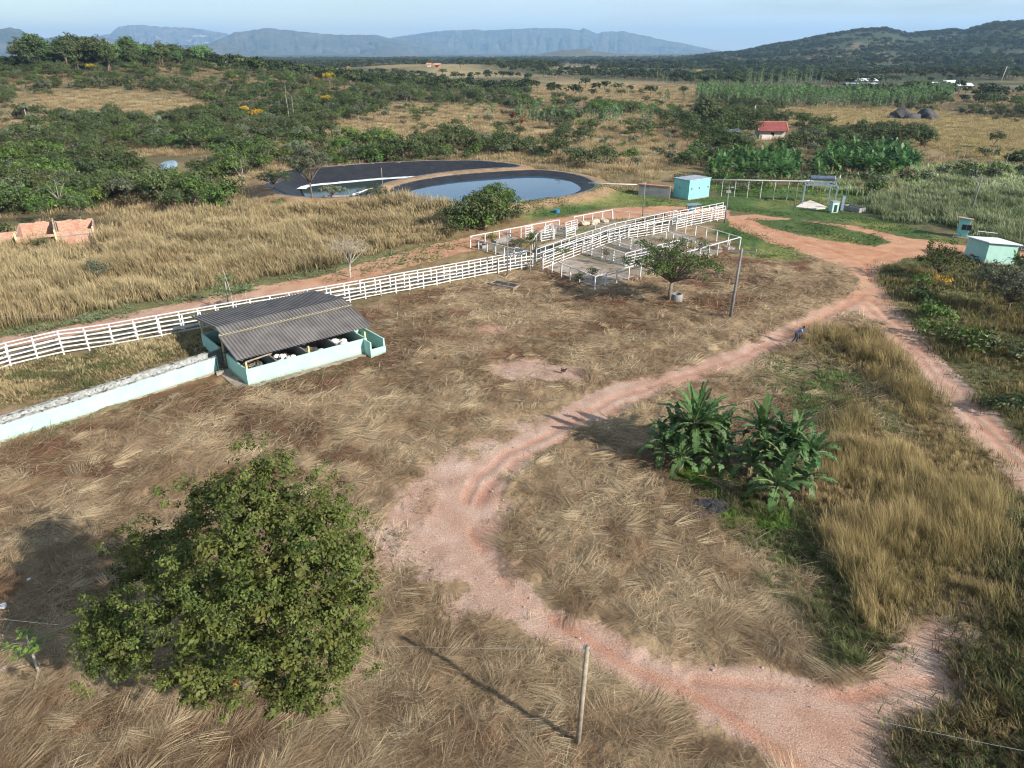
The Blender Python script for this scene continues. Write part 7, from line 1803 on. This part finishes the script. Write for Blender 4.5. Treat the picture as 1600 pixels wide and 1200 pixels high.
def person():
    x, y = G(1242, 537); t = empty("person", (x, y, z1(x, y) + .05), R(-12), label="person in blue shirt and dark trousers stooping with a long tool by the road", cat="person")
    # faces +x, stooping; hips, spine, head, arms down to the tool
    hip = (0, 0, .93); wa_ = (.10, 0, 1.10); ch = (.30, 0, 1.32); nk = (.40, 0, 1.44); hd = (.50, 0, 1.54)
    sl, sr = (.33, .19, 1.36), (.33, -.19, 1.36); el_, er = (.46, .26, 1.10), (.42, -.24, 1.10); hl, hr = (.66, .16, .98), (.50, -.06, .92)
    kl, kr = (.16, .12, .50), (-.10, -.12, .49); al, ar = (.10, .13, .08), (-.34, -.13, .10); tl, tr_ = (.28, .14, .04), (-.16, -.14, .04)
    hpl, hpr = (.02, .11, .88), (-.02, -.11, .88)
    vs = [hip, wa_, ch, nk, hd, sl, el_, hl, sr, er, hr, hpl, kl, al, tl, hpr, kr, ar, tr_]
    es = [(0, 1), (1, 2), (2, 3), (3, 4), (2, 5), (5, 6), (6, 7), (2, 8), (8, 9), (9, 10), (0, 11), (11, 12), (12, 13), (13, 14), (0, 15), (15, 16), (16, 17), (17, 18)]
    rd = [.12, .11, .13, .055, .085, .06, .042, .03, .06, .042, .03, .085, .058, .04, .035, .085, .058, .04, .035]
    # fingers: four and a thumb on each hand, closed round the shaft
    for hnd, s in ((7, 1), (10, -1)):
        h_ = Vector(vs[hnd]); e_ = Vector(vs[hnd - 1]); dd = (h_ - e_).normalized()
        palm = h_ + dd * .06; pi_ = len(vs); vs.append(tuple(palm)); rd.append(.032); es.append((hnd, pi_))
        for f in range(4):
            o_ = Vector((0, s * (.03 - .02 * f), .0)); b_ = len(vs); L_ = (.070, .08, .075, .06)[f]
            vs += [tuple(palm + o_ + dd * L_ * .5), tuple(palm + o_ + dd * L_ * .75 + Vector((-.02, 0, -.03)))]; rd += [.010, .008]; es += [(pi_, b_), (b_, b_ + 1)]
        b_ = len(vs); vs += [tuple(palm + Vector((.0, -s * .04, .02))), tuple(palm + Vector((.02, -s * .05, -.01)) + dd * .03)]; rd += [.012, .010]; es += [(pi_, b_), (b_, b_ + 1)]
    link("body", skin_mesh("body", vs, es, rd, M_SKIN, 0, 2), t)
    link("shirt", skin_mesh("shirt", [(0.0, 0, .96), wa_, ch, (.375, 0, 1.40), sl, (.40, .235, 1.22), sr, (.38, -.225, 1.22)], [(0, 1), (1, 2), (2, 3), (2, 4), (4, 5), (2, 6), (6, 7)], [.145, .135, .155, .085, .08, .068, .08, .068], M_SHIRT, 0, 2), t)
    link("trousers", skin_mesh("trousers", [(0, 0, .95), hpl, kl, (.11, .13, .16), hpr, kr, (-.30, -.13, .18)], [(0, 1), (1, 2), (2, 3), (0, 4), (4, 5), (5, 6)], [.138, .10, .078, .062, .10, .078, .062], M_TROUS, 0, 2), t)
    link("boot", skin_mesh("boot", [(.10, .13, .16), (.10, .13, .07), (.29, .14, .05)], [(0, 1), (1, 2)], [.055, .058, .045], M_BOOT, 1, 2), t)
    link("boot", skin_mesh("boot", [(-.33, -.13, .18), (-.34, -.13, .08), (-.16, -.14, .05)], [(0, 1), (1, 2)], [.055, .058, .045], M_BOOT, 1, 2), t)
    link("hair", skin_mesh("hair", [(.44, 0, 1.58), (.49, 0, 1.61), (.53, 0, 1.62)], [(0, 1), (1, 2)], [.075, .088, .06], M_HAIR, 1, 2), t)
    f = MB(); f.tube([(.575, 0, 1.53), (.605, 0, 1.50)], [.012, .018], 6)
    for s in (-1, 1): f.tube([(.572, s * .032, 1.555), (.584, s * .032, 1.556)], .009, 6); f.tube([(.50, s * .082, 1.52), (.50, s * .098, 1.55)], .018, 6)
    f.box(.570, -.02, 1.478, .585, .02, 1.486); f.build("face", M_SKIN, t, smooth=True)
    h = (x, y, z1(x, y) + .05); mb = MB(); mb.tube([(.34, -.22, .98), (1.0, .42, .86), (1.9, 1.1, .20)], .018, 6); mb2 = MB(); mb2.beam((1.80, .98, .22), (1.98, 1.24, .12), .05, .16)
    q = empty("long_tool", h, R(-12), label="long handled cutting tool held low by the person in the blue shirt", cat="tool"); mb.build("handle", M_TIMBER, q, smooth=True); mb2.build("blade", M_METAL, q)
person()
# brown hen on the bare patch
def hen():
    x, y = G(880, 584); t = empty("brown_hen", (x, y, z1(x, y)), R(150), label="small dark brown hen standing on the bare pink earth patch", cat="hen")
    mt = surf("brown_feathers", (.05, .018, .012), (.11, .045, .03), 18, .7, .2)
    link("body", skin_mesh("body", [(-.10, 0, .30), (.02, 0, .28), (.13, 0, .33), (.18, 0, .45), (.20, 0, .52), (-.22, 0, .42), (-.30, 0, .56)], [(0, 1), (1, 2), (2, 3), (3, 4), (0, 5), (5, 6)], [.11, .13, .09, .045, .04, (.03, .07), (.015, .05)], mt, 1, 2), t)
    m = MB()
    for s in (-1, 1): m.tube([(.0, s * .06, .2), (.03, s * .06, .1), (.0, s * .06, .01), (.07, s * .06, .01)], .012, 5)
    m.build("legs", M_YPOST, t); m = MB(); m.tube([(.235, 0, .52), (.28, 0, .50)], [.015, .004], 5); m.box(.17, -.008, .555, .23, .008, .60); m.build("beak_and_comb", surf("comb", (.35, .03, .02), (.4, .05, .03), 5, .6, 0), t)
hen()
# litter: stones on the road, scraps in the straw
g = random.Random(12)
st = [rock_mesh(40 + k, (1, .8, .6), surf("pebble_%d" % k if False else "field_stone", (.34, .24, .20), (.50, .40, .36), 6, .9, .3)) for k in range(1)]
for (px, py, s, lb) in [(1117, 1040, .09, "stone at the lower edge of the mown patch"), (1114, 1048, .07, "smaller stone at the lower edge of the mown patch"), (857, 1000, .08, "stone on the road above the timber pole"), (1098, 1140, .07, "small stone on the road at the bottom")]:
    link("stone", st[0], None, (*G(px, py), .03), g.uniform(0, 6), label=lb, cat="stone").scale = (s, s, s)
for k in range(70):
    while True:
        x, y = sample(1, 18, 60, 1.2, RNG); 
        if sdist(x, y, ROAD_MAIN)[0] > -.6: break
    o = link("stone", st[0], None, (float(x[0]), float(y[0]), .04), g.uniform(0, 6), label="loose pale stone lying on the pink dirt road", cat="stone", group="loose stones on the dirt road"); q = g.uniform(.025, .07); o.scale = (q, q, q * g.uniform(.6, 1))
M_PLAST = surf("pale_plastic", (.55, .58, .66), (.7, .72, .78), 6, .5, .2)
for (px, py, s, lb) in [(46, 906, .16, "white scrap of plastic in the shade left of the big tree"), (4, 948, .25, "pale blue plastic scrap at the left edge"), (8, 1046, .15, "small pale scrap near the papaya sapling")]:
    link("plastic_scrap", rock_mesh(int(px) + 5, (1, .7, .25), M_PLAST), None, (*G(px, py), .06), g.uniform(0, 6), label=lb, cat="litter").scale = (s, s, s)
link("clay_pot", rock_mesh(9, (1, .9, .8), surf("orange_clay", (.55, .12, .03), (.65, .18, .05), 5, .8, .1)), None, (*G(374, 1072), .15), 0, label="orange pot at the foot of the big tree", cat="pot").scale = (.22, .2, .2)
link("pale_sack", SACKS[1], None, (*G(369, 1054), .3), 1, label="pale sack seen through the gap under the big tree", cat="sack").scale = (.9, .9, 1.4)
# ash mound
def mound(rx, ry, h, mat, seed):
    g = np.random.default_rng(seed); nr, na = 22, 60; vs = [(0, 0, h)]; fs = []
    for i in range(1, nr + 1):
        for j in range(na):
            a = 2 * math.pi * j / na; q = i / nr; k = 1 + .22 * math.sin(a * 3 + seed) + .12 * math.sin(a * 7 + 1)
            x, y = math.cos(a) * rx * q * k, math.sin(a) * ry * q * k
            z = h * math.exp(-(q / .55) ** 2) + (float(fbm(np.array([x * 3.0]), np.array([y * 3.0]), seed, 3)[0]) - .5) * .22 * (1 - q * .6) + g.uniform(-.012, .012) - .10 * q ** 3
            vs.append((x, y, z))
    for j in range(na): fs.append((0, 1 + j, 1 + (j + 1) % na))
    for i in range(nr - 1):
        for j in range(na): b = 1 + i * na; fs.append((b + j, b + na + j, b + na + (j + 1) % na, b + (j + 1) % na))
    me = bpy.data.meshes.new("ash_heap"); me.from_pydata(vs, [], fs); me.materials.append(mat); me.update(); return me
M_ASH = surf("ash", (.012, .012, .014), (.055, .052, .06), 5, .95, .6, 24)
link("ash_heap", mound(1.5, .95, .34, M_ASH, 17), None, (*G(1117, 792), .05), -.5, label="dark grey ash heap beside the banana plants", cat="ash heap")
link("ash_heap", mound(.8, .5, .12, M_ASH, 21), None, (*G(1085, 808), .04), .2, label="smaller thin patch of grey ash in front of the ash heap", cat="ash heap")

# ---------------------------------------------------------------- the air
def haze(z_top):
    m = bpy.data.materials.new("air"); m.use_nodes = True; N, L = m.node_tree.nodes, m.node_tree.links; N.clear()
    o = N.new("ShaderNodeOutputMaterial"); v = N.new("ShaderNodeVolumePrincipled"); L.new(v.outputs[0], o.inputs['Volume'])
    v.inputs['Color'].default_value = (.38, .64, 1.0, 1); v.inputs['Density'].default_value = HAZE; v.inputs['Anisotropy'].default_value = .1
    mb = MB(); mb.box(-21000, -1200, -80, 21000, 23500, z_top); me = mb.mesh("haze", m); tag(link("haze", me), kind='stuff')
HAZE = 7.2e-5
haze(620)
